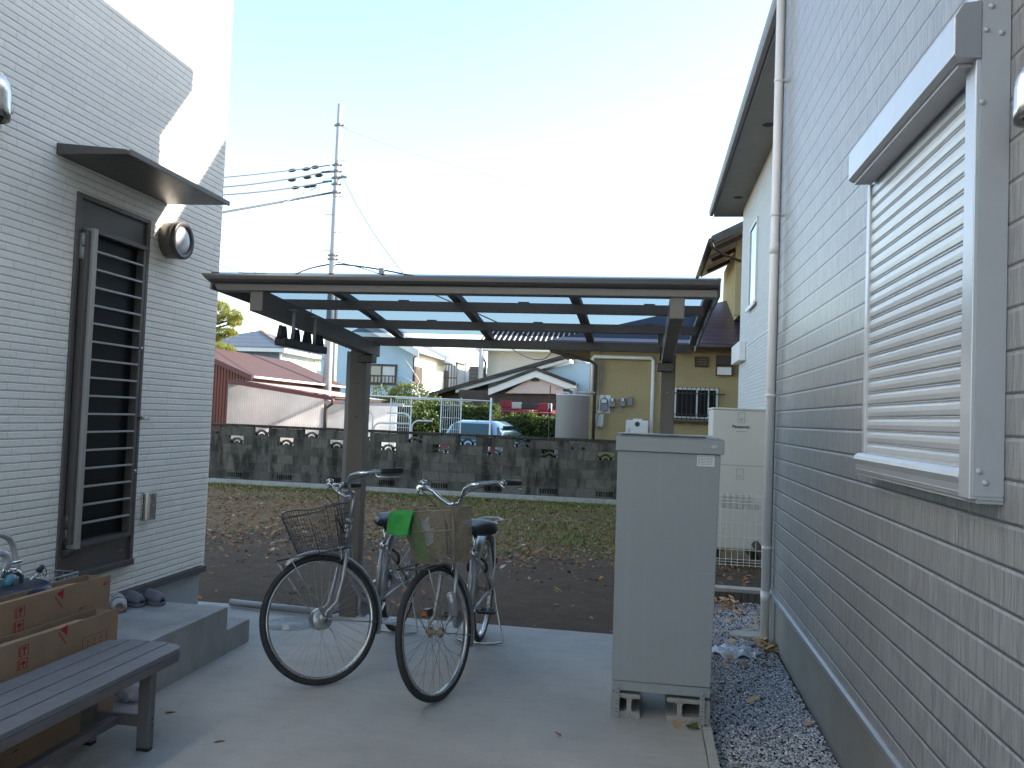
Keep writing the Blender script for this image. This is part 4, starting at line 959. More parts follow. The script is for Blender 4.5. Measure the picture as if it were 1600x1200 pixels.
# white pipe loop, brown downpipe
def P(px, py, v=YY-.10): return tuple(AY(px, py, v))
mb = MB(); a = P(922, 557); b = P(1021, 562)
mb.tube([P(925, 612), (P(925, 600)[0], a[1], a[2]-.05), (P(925, 600)[0]+.03, a[1], a[2]), (b[0]-.06, a[1], a[2]-.0), (b[0], a[1], a[2]-.06), (b[0]+.0, a[1], -.2)], .045, 10); obj('white_pipe', mb, 'pvc', yh)
mb = MB(); dxp = P(930, 600)[0]; mb.tube([(lx-.05, YY-.55, ez-.1), (lx-.0, YY-.5, ez-.22), (dxp-.12, YY-.2, ez-.42), (dxp, YY-.17, ez-.5), (dxp, YY-.17, -.3)], .04, 10); obj('brown_downpipe', mb, 'brown', yh)
mb = MB(); mb.tube([P(938, 545), P(939, 580), P(936, 620), P(934, 640)], .012, 6); mb.tube([P(933, 545), P(942, 556), P(940, 610), P(948, 625)], .01, 6); mb.tube([P(962, 640), P(972, 645), P(972, 632)], .01, 6); mb.tube([P(950, 640), P(935, 648), P(930, 665), P(940, 672), P(942, 664)], .01, 6); obj('conduit', mb, 'greyprint', yh)
grp = 'meters on the yellow wall'
def meter(x0, y0, x1, y1, lab, board=False):
    a = AY(x0, y0, YY); b = AY(x1, y1, YY); t = thing('electric_meter', lab, 'meter', ((a.x+b.x)/2, YY-.05, b.z), group=grp)
    if board: k = MB(); k.box(a.x-.05, b.x+.05, YY-.02, YY-.001, b.z-.06, a.z+.06); obj('backing_board', k, 'whitemetal', t)
    k = MB(); k.box(a.x, b.x, YY-.12, YY-.021, b.z, (a.z+b.z)/2); obj('terminal_box', k, 'greyprint', t, bevel=.005)
    zc = a.z-(b.x-a.x)*.5; k = MB(); k.lathe([(0, .12), (.8*(b.x-a.x)/2, .11), ((b.x-a.x)/2, .08), ((b.x-a.x)/2, .0)], ((a.x+b.x)/2, YY-.001, zc), (0, -1, 0), 16); dm = obj('meter_dome', k, 'greyprint', t)
    k = MB(); k.box(a.x+.04, b.x-.04, YY-.126, YY-.1215, zc-.03, zc+.05); obj('dial_plate', k, 'label', dm)
meter(938, 621, 950, 642, 'leftmost electric meter, on a white backing board', True); meter(953, 621, 961, 636, 'middle electric meter on the yellow wall'); meter(969, 621, 977, 635, 'right electric meter on the yellow wall, left of the small grey box')
a, b = AY(981, 620, YY), AY(988, 634, YY); k = MB(); k.box(a.x, b.x, YY-.08, YY-.001, b.z, a.z); obj('switch_box', k, 'greyprint', None, bevel=.005, label='small dark grey box right of the meters on the yellow wall', cat='switch box')
a, b = AY(931, 647, YY), AY(943, 667, YY); k = MB(); k.box(a.x, b.x, YY-.10, YY-.001, b.z, a.z); obj('junction_box', k, 'tank', None, bevel=.01, label='beige junction box below the meters on the yellow wall', cat='junction box')
# water heater seen over the wall
AYh = 19.9; a, b = AY(978, 656, AYh), AY(1012, 690, AYh); t = thing('wall_heater', 'white gas heater box against the yellow wall just above the cabinet', 'heater', ((a.x+b.x)/2, AYh+.1, .3))
k = MB(); k.box(a.x, b.x, AYh, AYh+.22, .55, a.z-.0); hb_ = obj('case', k, 'whitemetal', t, bevel=.012)
k = MB(); k.lathe([(0, .004), (.055, .004), (.06, .0)], (a.x+.27, AYh, a.z-.09), (0, -1, 0), 16); obj('exhaust_port', k, 'brown', t)
k = MB(); k.box(a.x+.17, a.x+.38, AYh+.02, AYh+.12, a.z+.0005, a.z+.04); obj('top_bracket', k, 'whitemetal', t)
k = MB()
for i in range(8): k.box(a.x+.05, a.x+.05+RS.uniform(.05, .12), AYh-.003, AYh-.0005, a.z-.2-i*.022, a.z-.193-i*.022)
obj('label_print', k, 'greyprint', t)
# cylinder storage tank
TY = 19.0; a, b = AY(869.5, 620, TY), AY(921.5, 622, TY); rC = (b.x-a.x)/2; cx_ = (a.x+b.x)/2; zt_ = AY(895, 617, TY).z
t = thing('storage_tank', 'large grey cylindrical water tank standing behind the block wall', 'tank', (cx_, TY, -.3))
mb = MB(); mb.lathe([(0, -.3), (rC, -.3), (rC, zt_-.03), (rC*1.03, zt_-.025), (rC*1.03, zt_), (rC*.97, zt_+.012), (0, zt_+.02)], (cx_, TY, 0), seg=48); obj('body', mb, 'cyl', t)
mb = MB(); mb.tube([(cx_-.25, TY-.1, zt_), (cx_-.23, TY-.1, zt_+.05), (cx_-.10, TY-.1, zt_+.05), (cx_-.08, TY-.1, zt_)], .012, 6); obj('handle', mb, 'whitemetal', t)
mb = MB(); mb.tube([(cx_+.05, TY, zt_), (cx_+.05, TY, zt_+.16)], .06, 12); mb.tube([(cx_+.05, TY, zt_+.07), (cx_+.5, TY, zt_+.06)], .03, 8); mb.tube([(cx_+.05, TY, zt_+.14), (cx_-.42, TY, zt_+.13)], .012, 6); obj('fittings', mb, 'curb', t)
a, b = AY(860, 602, 19), AY(861, 690, 19); t = thing('antenna_rod', 'thin dark rod with a small insulator standing left of the grey cylinder tank', 'rod', (a.x, 19, -.3))
mb = MB(); mb.tube([(a.x, 19, -.3), (a.x, 19, a.z)], .012, 6); obj('rod', mb, 'brown', t); mb = MB(); mb.lathe([(0, -.05), (.03, -.05), (.04, 0), (.02, .05), (0, .05)], (a.x, 19, AY(861, 641, 19).z), seg=10); obj('insulator', mb, 'wire', t)

# ================================================================ SHEDS LEFT
SYd = 21.8
sd_ = thing('maroon_shed', 'maroon corrugated shed with reddish metal roof and milky sheet lean-to', 'shed', (AY(380, 640, SYd).x, SYd, -.3))
rp = AY(329, 557, SYd); ep = AY(397, 588, SYd); xL = AY(322, 600, SYd).x; dpt = 7.6
slp = (rp.z-ep.z)/(rp.x-ep.x); xr0 = rp.x-1.0
xs0 = xr0; zr = rp.z-slp*(1.0)
mb = MB(); mb.prism([(xs0, SYd+.05, -.3), (ep.x-.25, SYd+.05, -.3), (ep.x-.25, SYd+.05, ep.z-slp*.25-.10), (xs0, SYd+.05, zr-.10)], (0, dpt-.3, 0)); obj('wall', mb, 'maroon', sd_)
mb = MB(); mb.prism([(xs0, SYd-.12, zr), (ep.x, SYd-.12, ep.z), (ep.x, SYd-.12, ep.z-.06), (xs0, SYd-.12, zr-.06)], (0, dpt, 0)); rr_ = obj('roof', mb, 'maroon_roof', sd_)
mb = MB(); mb.prism([(xs0, SYd-.15, zr+.02), (ep.x+.01, SYd-.15, ep.z+.02), (ep.x+.01, SYd-.15, ep.z-.12), (xs0, SYd-.15, zr-.12)], (0, .028, 0)); obj('barge_board', mb, 'trimred', rr_)
mb = MB(); mb.tube([(ep.x+.04, SYd-.1, ep.z-.02), (ep.x+.04, SYd+dpt-.2, ep.z-.02)], .035, 8); obj('gutter', mb, 'pvc', rr_)
la, lb = AY(357, 598, SYd-.15), AY(506, 624, SYd-.15); z2 = lb.z
mb = MB(); mb.prism([(la.x, SYd-.15, -.3), (lb.x, SYd-.15, -.3), (lb.x, SYd-.15, lb.z), (la.x, SYd-.15, la.z)], (0, .02, 0)); obj('sheet_wall', mb, 'poly', sd_)
la2, lb2 = AY(355, 592, SYd-.2), AY(520, 620, SYd-.2)
mb = MB(); mb.prism([(la2.x, SYd-.2, la2.z), (lb2.x, SYd-.2, lb2.z), (lb2.x, SYd-.2, lb2.z-.10), (la2.x, SYd-.2, la2.z-.12)], (0, .045, 0)); lr = obj('lean_to_trim', mb, 'trimred', sd_)
mb = MB(); mb.prism([(la2.x+.2, SYd-.19, la2.z-.015), (lb2.x+.12, SYd-.19, lb2.z+.0), (lb2.x+.12, SYd-.19, lb2.z-.004), (la2.x+.2, SYd-.19, la2.z-.019)], (0, 4.4, 0)); mb.v = [(x, y, z+.022) for x, y, z in mb.v]; obj('lean_to_roof', mb, 'milkroof', sd_)
mb = MB(); p0 = AY(518, 622, SYd-.25); mb.tube([(p0.x, SYd-.1, p0.z), (p0.x, SYd+4, p0.z+.02)], .05, 8)
mb.tube([(p0.x, SYd-.12, p0.z), (p0.x-.02, SYd-.12, p0.z-.15), (p0.x-.18, SYd-.12, p0.z-.26), (p0.x-.20, SYd-.12, p0.z-.34), (p0.x-.20, SYd-.12, -.3)], .042, 8); obj('downpipe', mb, 'brown', sd_)
# low white shed
a, b = AY(510, 628, 24), AY(619, 668, 24); t = thing('white_store', 'low white store building with a flat rusty-edged roof right of the milky sheet shed', 'shed', ((a.x+b.x)/2, 24, -.3))
mb = MB(); mb.box(a.x, b.x, 24, 24.03, -.3, a.z-.05); obj('wall', mb, 'milkwall', t); mb = MB(); mb.box(a.x, a.x+.05, 24.04, 27, -.3, a.z-.05); mb.box(b.x-.05, b.x, 26.9, 27, -.3, a.z-.05); obj('side_frame', mb, 'white', t); mb = MB(); mb.box(a.x-.1, b.x+.25, 23.85, 27.2, a.z-.045, a.z-.02); obj('roof', mb, 'milkroof', t); mb = MB(); mb.box(a.x-.1, b.x+.25, 23.80, 23.84, a.z-.06, a.z+.03); obj('roof_edge', mb, 'pink', t)

# ================================================================ FAR HOUSES
def strip_windows(mb, *a): pass
# house A: hip roof, shaded front, bright side
HY = 44; a0 = AY(430, 547, HY); z_e = AY(437, 545, HY).z
t = thing('hip_roof_house', 'house with grey hipped slate roof and bright white side wall behind the maroon shed', 'house', (a0.x-4, HY, -.3))
xl = AY(337, 560, HY).x-2; xr_ = AY(437, 550, HY).x; dp_ = 9.0
mb = MB(); mb.box(xl, xr_, HY, HY+dp_, -.3, z_e-.1); wl = obj('wall', mb, 'white', t)
mb = MB(); mb.box(xl, xr_-.01, HY-.02, HY-.001, -.3, z_e-.1); obj('front_wall', mb, 'shadewall', t)  # dark blue-grey sheet carries the shade of the white front
mb = MB(); mb.box(xl-.6, xr_+.55, HY-.6, HY+dp_+.6, z_e-.22, z_e); obj('eaves', mb, 'white', t)
xa, xb = xl-.65, xr_+.6; ya, yb = HY-.65, HY+dp_+.65; pk = AY(406, 516, HY+4.4).z; xm = AY(406, 516, HY+4.4).x
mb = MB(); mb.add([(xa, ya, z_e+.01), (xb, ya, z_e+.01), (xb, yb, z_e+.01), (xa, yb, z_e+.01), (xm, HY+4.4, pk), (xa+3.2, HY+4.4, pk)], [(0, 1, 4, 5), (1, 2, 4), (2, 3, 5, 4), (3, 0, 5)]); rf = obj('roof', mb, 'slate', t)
mb = MB(); mb.beam((xm+.02, HY+4.38, pk+.03), (xb, ya, z_e+.05), .16, .08); mb.beam((xa+3.2, HY+4.4, pk+.03), (xm, HY+4.4, pk+.03), .16, .08); obj('ridge_tiles', mb, 'slaterust', rf)
for (x0, y0_, x1, y1_) in ((452, 569, 458, 577), (461, 573, 474, 582), (491, 562, 501, 571), (492, 577, 508, 590)):
    p, q = AX(x0, y0_, xr_), AX(x1, y1_, xr_); mb = MB(); mb.box(xr_+.001, xr_+.05, p.y, q.y, min(p.z, q.z)-.1, max(p.z, q.z)+.05); wi = obj('window', mb, 'whitemetal', t)
    mb = MB(); mb.box(xr_+.051, xr_+.055, p.y+.15, q.y-.15, min(p.z, q.z)+.0, max(p.z, q.z)-.05); obj('pane', mb, 'glassblue', wi)
mb = MB(); p = (xr_+.3, HY-.5, z_e-.1); mb.tube([p, (xr_+.1, HY-.1, z_e-.6), (xr_+.06, HY-.06, z_e-.7), (xr_+.06, HY-.06, -.3)], .06, 6); obj('downpipe', mb, 'white', t)
# white terrace beyond
HY2 = 56; a = AY(498, 566, HY2); b = AY(556, 566, HY2)
t = thing('white_terrace', 'distant white two-storey building with a balcony seen beside the utility pole', 'building', ((a.x+b.x)/2, HY2, -.3))
mb = MB(); mb.box(a.x, b.x, HY2, HY2+6, -.3, a.z); wl = obj('wall', mb, 'white', t)
mb = MB(); mb.prism([(a.x-.3, HY2-.4, a.z), (b.x+.4, HY2-.4, a.z-.25), (b.x-1.0, HY2-.4, a.z+.9), (a.x-.3, HY2-.4, a.z+1.2)], (0, 7, 0)); obj('roof', mb, 'slate', t)
for px0 in (527, 538):
    p = AY(px0, 577, HY2); q = AY(px0+6, 588, HY2); mb = MB(); mb.box(p.x, q.x, HY2-.05, HY2-.001, q.z, p.z); obj('window', mb, 'glassblue', t)
mb = MB(); p, q = AY(525, 590, HY2), AY(550, 597, HY2); mb.box(p.x, q.x, HY2-1, HY2-.9, q.z, p.z); obj('balcony', mb, 'offwhite', t)
# house B: pale blue with two stepped volumes
BY = 38
t = thing('pale_blue_house', 'pale blue two-storey house with brown-framed balcony windows behind the wire railing', 'house', (AY(610, 600, BY).x, BY, -.3))
x0, x1 = AY(500, 600, BY).x, AY(646, 560, BY).x; rk0 = AY(600, 520, BY); rk1 = AY(660, 552, BY)
sl_ = (rk0.z-rk1.z)/(rk1.x-rk0.x)
def rk(x): return rk1.z+sl_*(rk1.x-x)
xm = AY(570, 505, BY).x
mb = MB(); wz = AY(610, 585, BY); wx0, wx1 = AY(574, 570, BY).x, AY(621, 570, BY).x; wt, wb_ = AY(600, 569, BY).z, AY(600, 601, BY).z
mb.prism([(x0, BY, -.3), (x1, BY, -.3), (x1, BY, rk(x1)-.12), (xm, BY, rk(xm)-.12), (x0, BY, rk(xm)-.12-sl_*(xm-x0))], (0, 6, 0)); obj('wall', mb, 'blue', t)
mb = MB(); mb.box(x1+.0005, x1+.02, BY+.05, BY+6, -.3, rk(x1)-.13); obj('sunlit_side_wall', mb, 'white', t)  # side painted white for its sunlit tone, front kept pale blue
for (xa, xb) in ((xm, rk1.x),):
    mb = MB(); mb.prism([(xa, BY-.6, rk(xa)+.08), (xb, BY-.6, rk(xb)+.08), (xb, BY-.6, rk(xb)-.02), (xa, BY-.6, rk(xa)-.02)], (0, 7, 0)); obj('roof', mb, 'polyroof', t)
    mb = MB(); mb.prism([(xa, BY-.63, rk(xa)+.1), (xb, BY-.63, rk(xb)+.1), (xb, BY-.63, rk(xb)-.24), (xa, BY-.63, rk(xa)-.24)], (0, .028, 0)); obj('barge_board', mb, 'white', t)
mb = MB(); mb.wall(wx0, wx1, wb_, wt, [(wx0+.1, wx1-.1, wb_+.1, wt-.1)], 'y', BY-.06, .058); mb.box((wx0+wx1)/2-.05, (wx0+wx1)/2+.03, BY-.05, BY-.002, wb_+.1, wt-.1); wi = obj('window', mb, 'brown', t)
mb = MB(); mb.box(wx0+.1, (wx0+wx1)/2-.05, BY-.03, BY-.01, wb_+.1, wt-.1); obj('pane', mb, 'glassblue', wi); mb = MB(); mb.box((wx0+wx1)/2+.03, wx1-.1, BY-.03, BY-.01, wb_+.1, wt-.1); obj('screen_pane', mb, 'offwhite', wi)
mb = MB(); rz0 = wb_+.0
for z in (rz0, rz0+.38): mb.box(wx0-.1, wx1+.1, BY-.35, BY-.30, z, z+.05)
for i in range(10): xx = wx0-.1+i*(wx1-wx0+.15)/9; mb.box(xx, xx+.04, BY-.34, BY-.31, rz0+.051, rz0+.379)
mb.box(wx0-.1, wx0-.05, BY-.299, BY-.061, rz0, rz0+.05); mb.box(wx1+.05, wx1+.1, BY-.299, BY-.061, rz0, rz0+.05); obj('balcony_rail', mb, 'brown', wi)
# second volume
BY2 = 43; c0, c1 = AY(655, 570, BY2).x, AY(682, 580, BY2).x; s0 = AY(640, 527, BY2); s1 = AY(712, 566, BY2-.5); s2 = (s0.z-s1.z)/(s1.x-s0.x)
def rk2(x): return s1.z+s2*(s1.x-x)
mb = MB(); mb.prism([(c0-2, BY2, -.3), (c1, BY2, -.3), (c1, BY2, rk2(c1)-.1), (c0-2, BY2, rk2(c0-2)-.1)], (0, 7, 0)); obj('wall', mb, 'blue', t)
mb = MB(); mb.box(c1+.0005, c1+.02, BY2+.05, BY2+7, -.3, rk2(c1)-.12); obj('sunlit_side_wall', mb, 'white', t)  # sunlit tone put into the colour: white side against pale blue front
mb = MB(); mb.prism([(c0-2, BY2-.5, rk2(c0-2)+.1), (s1.x, BY2-.5, s1.z+.1), (s1.x, BY2-.5, s1.z), (c0-2, BY2-.5, rk2(c0-2))], (0, 2.2, 0)); obj('roof', mb, 'polyroof', t)
mb = MB(); mb.prism([(c0-2, BY2-.53, rk2(c0-2)+.12), (s1.x, BY2-.53, s1.z+.12), (s1.x, BY2-.53, s1.z-.2), (c0-2, BY2-.53, rk2(c0-2)-.2)], (0, .028, 0)); obj('barge_board', mb, 'white', t)
mb = MB(); mb.tube([(s1.x-.05, BY2-.4, s1.z), (s1.x-.05, BY2+1.6, s1.z)], .07, 6); mb.tube([AX(653, 555, x1+.1), AX(647, 560, x1+.1), AX(646, 600, x1+.1)], .05, 6); obj('gutter', mb, 'brown', t)
for (u0_, v0, u1_, v1) in ((648, 572, 658, 602),):
    p, q = AX(u0_, v0, x1+.03), AX(u1_, v1, x1+.03); mb = MB(); mb.box(x1+.021, x1+.08, p.y, q.y, q.z, p.z); obj('shutter_box', mb, 'brown', t)
for (u0_, v0, u1_, v1) in ((683, 573, 689, 603), (692, 578, 699, 602)):
    p, q = AX(u0_, v0, c1+.03), AX(u1_, v1, c1+.03); mb = MB(); mb.box(c1+.021, c1+.1, p.y, q.y, min(q.z, p.z-1.5), p.z); obj('shutter_box', mb, 'brown', t)
p, q = AY(689, 590, BY2+1), AY(713, 608, BY2+1); mb = MB()
for z in (p.z, p.z+.75): mb.box(c1+.1, q.x, BY2+1, BY2+1.05, z-.03, z+.03)
for i in range(6): xx = c1+.1+i*(q.x-c1-.1)/5; mb.box(xx-.02, xx+.02, BY2+1, BY2+1.04, q.z, p.z+.75)
mb.box(c1+.03, q.x, BY2+.9, BY2+5, q.z-.25, q.z); obj('balcony', mb, 'brown', t)
# far grey houses in the gap
for (u0_, u1_, vt, Yd, lab, mt) in ((712, 762, 597, 62, 'small distant grey-roofed house in the gap left of the beige house', 'slate'),):
    a, b = AY(u0_, vt, Yd), AY(u1_, vt, Yd); t = thing('distant_house', lab, 'house', ((a.x+b.x)/2, Yd, -.3))
    mb = MB(); mb.box(a.x, b.x, Yd, Yd+8, -.3, a.z); obj('wall', mb, 'offwhite', t)
    top = AY(735, 573, Yd).z; mb = MB(); mb.prism([(a.x-.3, Yd-.5, a.z), (b.x+.3, Yd-.5, a.z), (b.x-.3, Yd-.5, top), (a.x+1.2, Yd-.5, top)], (0, 9, 0)); obj('roof', mb, mt, t)
# beige house with wavy tiled eave
GY = 46; a, b = AY(757, 547, GY), AY(905, 547, GY)
t = thing('beige_house', 'plain beige-grey wall house with wavy tiled eaves seen above the dark tiled roof', 'house', ((a.x+b.x)/2, GY, -.3))
mb = MB(); mb.box(a.x+.2, b.x, GY, GY+8, -.3, a.z); obj('wall', mb, 'beige', t)
g = G('wavy_tile'); ox = g.xyz()[0]; s_ = g.math('SINE', g.math('MULTIPLY', ox, 2*PI/.30)); M['wavy'] = g.fin(g.mix(g.ramp(s_, (.3, 0.), (.8, 1.)), (.02, .02, .022), (.07, .07, .075)), .4, 0, g.bump(s_, .04))
mb = MB(); n = 96; x0, x1 = a.x-.35, b.x+.4; yq = [GY-.7, GY+4]; zq = [a.z+.16, a.z+2.0]; vs = []
for i in range(n*4+1):
    xx = x0+(x1-x0)*i/(n*4); wv = .05*math.sin(i*2*PI*(x1-x0)/.30/(n*4))
    vs += [(xx, yq[0], zq[0]+wv), (xx, yq[1], zq[1]+wv), (xx, yq[0], a.z+.02)]
mb.add(vs, [(3*i, 3*i+3, 3*i+4, 3*i+1) for i in range(n*4)]+[(3*i+2, 3*i+5, 3*i+3, 3*i) for i in range(n*4)], True); rf = obj('roof', mb, 'wavy', t)
mb = MB(); mb.tube([(x0, GY-.78, a.z+.0), (x1, GY-.78, a.z+.0)], .08, 8); obj('gutter', mb, 'white', rf); mb = MB(); mb.box(x0, x1, GY-.69, GY, a.z-.06, a.z-.001); obj('fascia', mb, 'offwhite', rf)
mb = MB(); mb.tube([(x0+.2, GY-.7, a.z-.1), (a.x+.1, GY-.1, a.z-.7), (a.x+.1, GY-.1, -.3)], .06, 6); obj('downpipe', mb, 'brown', t)
# dark-tiled house with gables (nearer)
DY = 31
t = thing('dark_roof_house', 'low house with dark tiled gables, white barge boards and red bedding hung below', 'house', (AY(800, 640, DY).x, DY, -.3))
p0, p1 = AY(712, 608, DY), AY(890, 559, DY)
mb = MB(); mb.prism([(p0.x, DY, p0.z), (p1.x, DY, p1.z), (p1.x, DY, p1.z-.12), (p0.x, DY, p0.z-.14)], (0, 1.6, 0)); mb.v = list(mb.v)
obj('barge_board', mb, 'white', t)
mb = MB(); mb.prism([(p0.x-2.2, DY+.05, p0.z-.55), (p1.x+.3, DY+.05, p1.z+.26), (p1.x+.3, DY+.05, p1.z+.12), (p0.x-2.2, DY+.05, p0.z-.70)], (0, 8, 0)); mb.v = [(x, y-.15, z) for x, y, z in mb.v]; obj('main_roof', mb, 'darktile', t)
mb = MB(); mb.prism([(p0.x-1.9, DY+.6, -.3), (p1.x-1, DY+.6, -.3), (p1.x-1, DY+.6, p1.z-.25), (p0.x-1.9, DY+.6, p0.z-.62)], (0, .1, 0)); obj('gable_shadow_wall', mb, 'brown', t)  # dark sheet added for the shade under the main roof
wq = AY(913, 585, DY); mb = MB(); mb.prism([(p0.x+1.6, DY+.4, -.3), (wq.x+2, DY+.4, -.3), (wq.x+2, DY+.4, p1.z-.05), (p1.x, DY+.4, p1.z-.2), (p0.x+1.6, DY+.4, p0.z+.25)], (0, 6, 0)); obj('upper_wall', mb, 'blue', t)
g0, g1, g2 = AY(763, 607, DY-.7), AY(837, 579, DY-.7), AY(900, 603, DY-.7)
th = .30
mb = MB(); mb.prism([tuple(g0), tuple(g1), tuple(g2), (g2.x, g2.y, g2.z-.22), (g1.x, g1.y, g1.z-.24), (g0.x, g0.y, g0.z-.25)], (0, .06, 0)); mb.f = mb.f; obj('gable_board', mb, 'white', t)
mb = MB()
for A_, B_ in ((g0, g1), (g1, g2)): mb.prism([(A_.x, g0.y-.05, A_.z+.13), (B_.x, g0.y-.05, B_.z+.13), (B_.x, g0.y-.05, B_.z+.005), (A_.x, g0.y-.05, A_.z+.005)], (0, 1.1, 0))
obj('gable_roof', mb, 'darktile', t)
mb = MB(); mb.prism([(g0.x+.6, g0.y+.2, g0.z-.15), (g2.x-.5, g0.y+.2, g0.z-.10), (g2.x-.5, g0.y+.2, g2.z+.0), (g1.x, g0.y+.2, g1.z-.15)], (0, .1, 0)); pg = obj('pink_gable', mb, 'pink', t)
mb = MB(); vv_ = AY(831, 593, DY-.6); mb.box(vv_.x-.02, vv_.x+.26, g0.y+.16, g0.y+.199, vv_.z-.06, vv_.z+.05); obj('gable_vent', mb, 'brown', pg)
q0, q1 = AY(706, 612, DY-.2), AY(872, 640, DY-.2)
mb = MB(); mb.box(q0.x+.3, q1.x+1.5, DY-.3, DY-.1, -.3, AY(800, 612, DY).z); mb.box(q0.x-4.5, q0.x+.3, DY+.5, DY+.7, -.3, AY(690, 622, DY).z); obj('lower_shade_wall', mb, 'brown', t)  # dark brown colour stands for the shade below the gables
mb = MB(); mb.prism([(AY(770, 640, DY-1.5).x, DY-1.5, AY(770, 641, DY-1.5).z), (AY(872, 643, DY-1.5).x, DY-1.5, AY(872, 646, DY-1.5).z), (AY(872, 643, DY-.4).x, DY-.31, AY(872, 638, DY-.4).z), (AY(780, 626, DY-.4).x, DY-.31, AY(780, 634, DY-.4).z)], (0, 0, -.05)); obj('porch_roof', mb, 'redcloth', t)
for (u0_, v0, u1_, v1, mt) in ((782, 626, 800, 637, 'redcloth'), (800, 628, 815, 639, 'beige'), (815, 630, 840, 640, 'print'), (840, 630, 856, 643, 'redcloth'), (856, 630, 862, 643, 'beige')):
    p, q = AY(u0_, v0, DY-1.2), AY(u1_, v1, DY-1.2); mb = MB(); mb.box(p.x, q.x, DY-1.25, DY-1.1, q.z, p.z); obj('hung_bedding', mb, mt, t, bevel=.03)

# ================================================================ UTILITY POLES AND WIRES
PYD = 27.0; pt, pb = AY(527, 163, PYD), AY(514, 640, PYD); pxx = (pt.x+pb.x)/2
up = thing('utility_pole', 'tall pale concrete utility pole carrying cables behind the carport', 'utility pole', (pxx, PYD, -.3))
mb = MB(); mb.tube([(pxx, PYD, -.3), (pxx, PYD, pt.z)], [.16, .09], 20); obj('shaft', mb, 'pole', up)
def pz(y): return AY(520, y, PYD).z
for yy_ in (196, 258, 268, 278, 288, 301, 399, 405):
    mb = MB(); z = pz(yy_); rr = .095+.06*(pt.z-z)/12; mb.tube([(pxx, PYD, z-.05), (pxx, PYD, z+.05)], rr+.012, 14); mb.box(pxx+rr, pxx+rr+.08, PYD-.03, PYD+.03, z-.02, z+.02); mb.box(pxx-rr-.07, pxx-rr, PYD-.04, PYD+.04, z-.03, z+.03); obj('band_clamp', mb, 'greyprint', up)
for k in range(12):
    mb = MB(); z = 3.2+k*.62; s_ = 1 if k % 2 else -1; mb.tube([(pxx, PYD-.1, z), (pxx+s_*.33, PYD-.1, z)], .012, 5); obj('step_bolt', mb, 'greyprint', up)
mb = MB(); mb.tube([(pxx-.17, PYD, pz(268)), (pxx-.55, PYD, pz(269)), ], .04, 8); mb.tube([(pxx-.17, PYD, pz(283)), (pxx-.5, PYD, pz(284))], .04, 8); mb.tube([(pxx+.15, PYD, pz(276)), (pxx+.38, PYD, pz(277))], .05, 8); obj('insulator', mb, 'greyprint', up)
def wirething(lab, pts, r, mat='wire', blobs=()):
    P_ = [AY(a, b, c) for a, b, c in pts]; n = 14; cur = []
    for i in range(len(P_)-1):
        for k in range(n): cur.append(P_[i].lerp(P_[i+1], k/n))
    cur.append(P_[-1])
    if len(P_) == 3:   # smooth quadratic through the middle point
        A_, B_, C_ = P_; Bc = B_*2-(A_+C_)*.5; cur = [(1-t_)**2*A_+2*t_*(1-t_)*Bc+t_*t_*C_ for t_ in np.linspace(0, 1, 24)]
    mid = cur[0]; t = thing('cable', lab, 'cable', tuple(mid), group='overhead cables'); mb = MB(); mb.tube(cur, r, 5); obj('line', mb, mat, t)
    for u_, v_ in blobs:
        k = MB(); p = AY(u_, v_, PYD); q = AY(u_+13, v_-1.6, PYD); k.tube([p, p.lerp(q, .3), p.lerp(q, .7), q], [.02, .065, .065, .02], 8); obj('splice_sleeve', k, 'wire', t)
wirething('top one of three cables with black sleeves running left from the pole', [(340, 278, 22), (430, 269, 25), (516, 258, PYD)], .02, 'wire', ((450, 267), (472, 265), (486, 262)))
wirething('middle one of three cables with black sleeves running left from the pole', [(338, 293, 22), (430, 283, 25), (516, 267, PYD)], .024, 'wire', ((450, 282), (474, 278), (492, 275)))
wirething('lowest one of three cables with black sleeves running left from the pole', [(338, 305, 22), (430, 297, 25), (512, 284, PYD)], .024, 'wire', ((455, 294), (474, 292), (482, 291)))
wirething('thick black cable sagging left from the pole below the sleeved cables', [(335, 334, 22), (420, 319, 25), (518, 301, PYD)], .035)
wirething('thin stay wire slanting down left across the thick cable', [(335, 358, 22), (430, 322, 25), (500, 290, PYD)], .014, 'thinwire')
wirething('long thin wire running right from near the pole top', [(531, 196, PYD), (800, 283, 40), (1100, 352, 56)], .018, 'thinwire')
wirething('thin wire dropping steeply right from the middle of the pole', [(535, 275, PYD), (575, 350, 24), (640, 440, 20)], .014, 'thinwire')
wirething('black cable falling left from the pole just above the carport', [(456, 433, 26), (480, 421, 26.5), (516, 413, PYD)], .028)
wirething('black cable sagging right from the pole just above the carport', [(524, 413, PYD), (610, 424, 26), (760, 458, 24)], .028)
wirething('second cable below it sagging right toward the yellow house', [(524, 409, PYD), (640, 445, 24), (865, 545, 20.4)], .016)
wirething('low wire between the distant rooftops at far left', [(338, 411, 40), (372, 424, 40), (400, 431, 40)], .02, 'thinwire')
wirething('loose service cable looping onto the corner of the yellow house', [(800, 545, 26), (838, 562, 23), (864, 546, 20.3)], .016)
mb = MB(); p = AY(597, 424, 26.1); mb.box(p.x-.09, p.x+.09, 26, 26.2, p.z-.10, p.z+.10); obj('cable_box', mb, 'greyprint', None, bevel=.02, label='small grey junction box hanging on the cable right of the pole', cat='cable box')
P2 = 34; p = AY(523, 545, P2); t = thing('thin_pole', 'thinner pole with a yellow band just right of the tall utility pole', 'pole', (p.x, P2, -.3))
mb = MB(); zt = AY(526, 447, P2).z; mb.tube([(p.x, P2, -.3), (p.x, P2, zt)], [.13, .10], 12); obj('shaft', mb, 'pole', t)
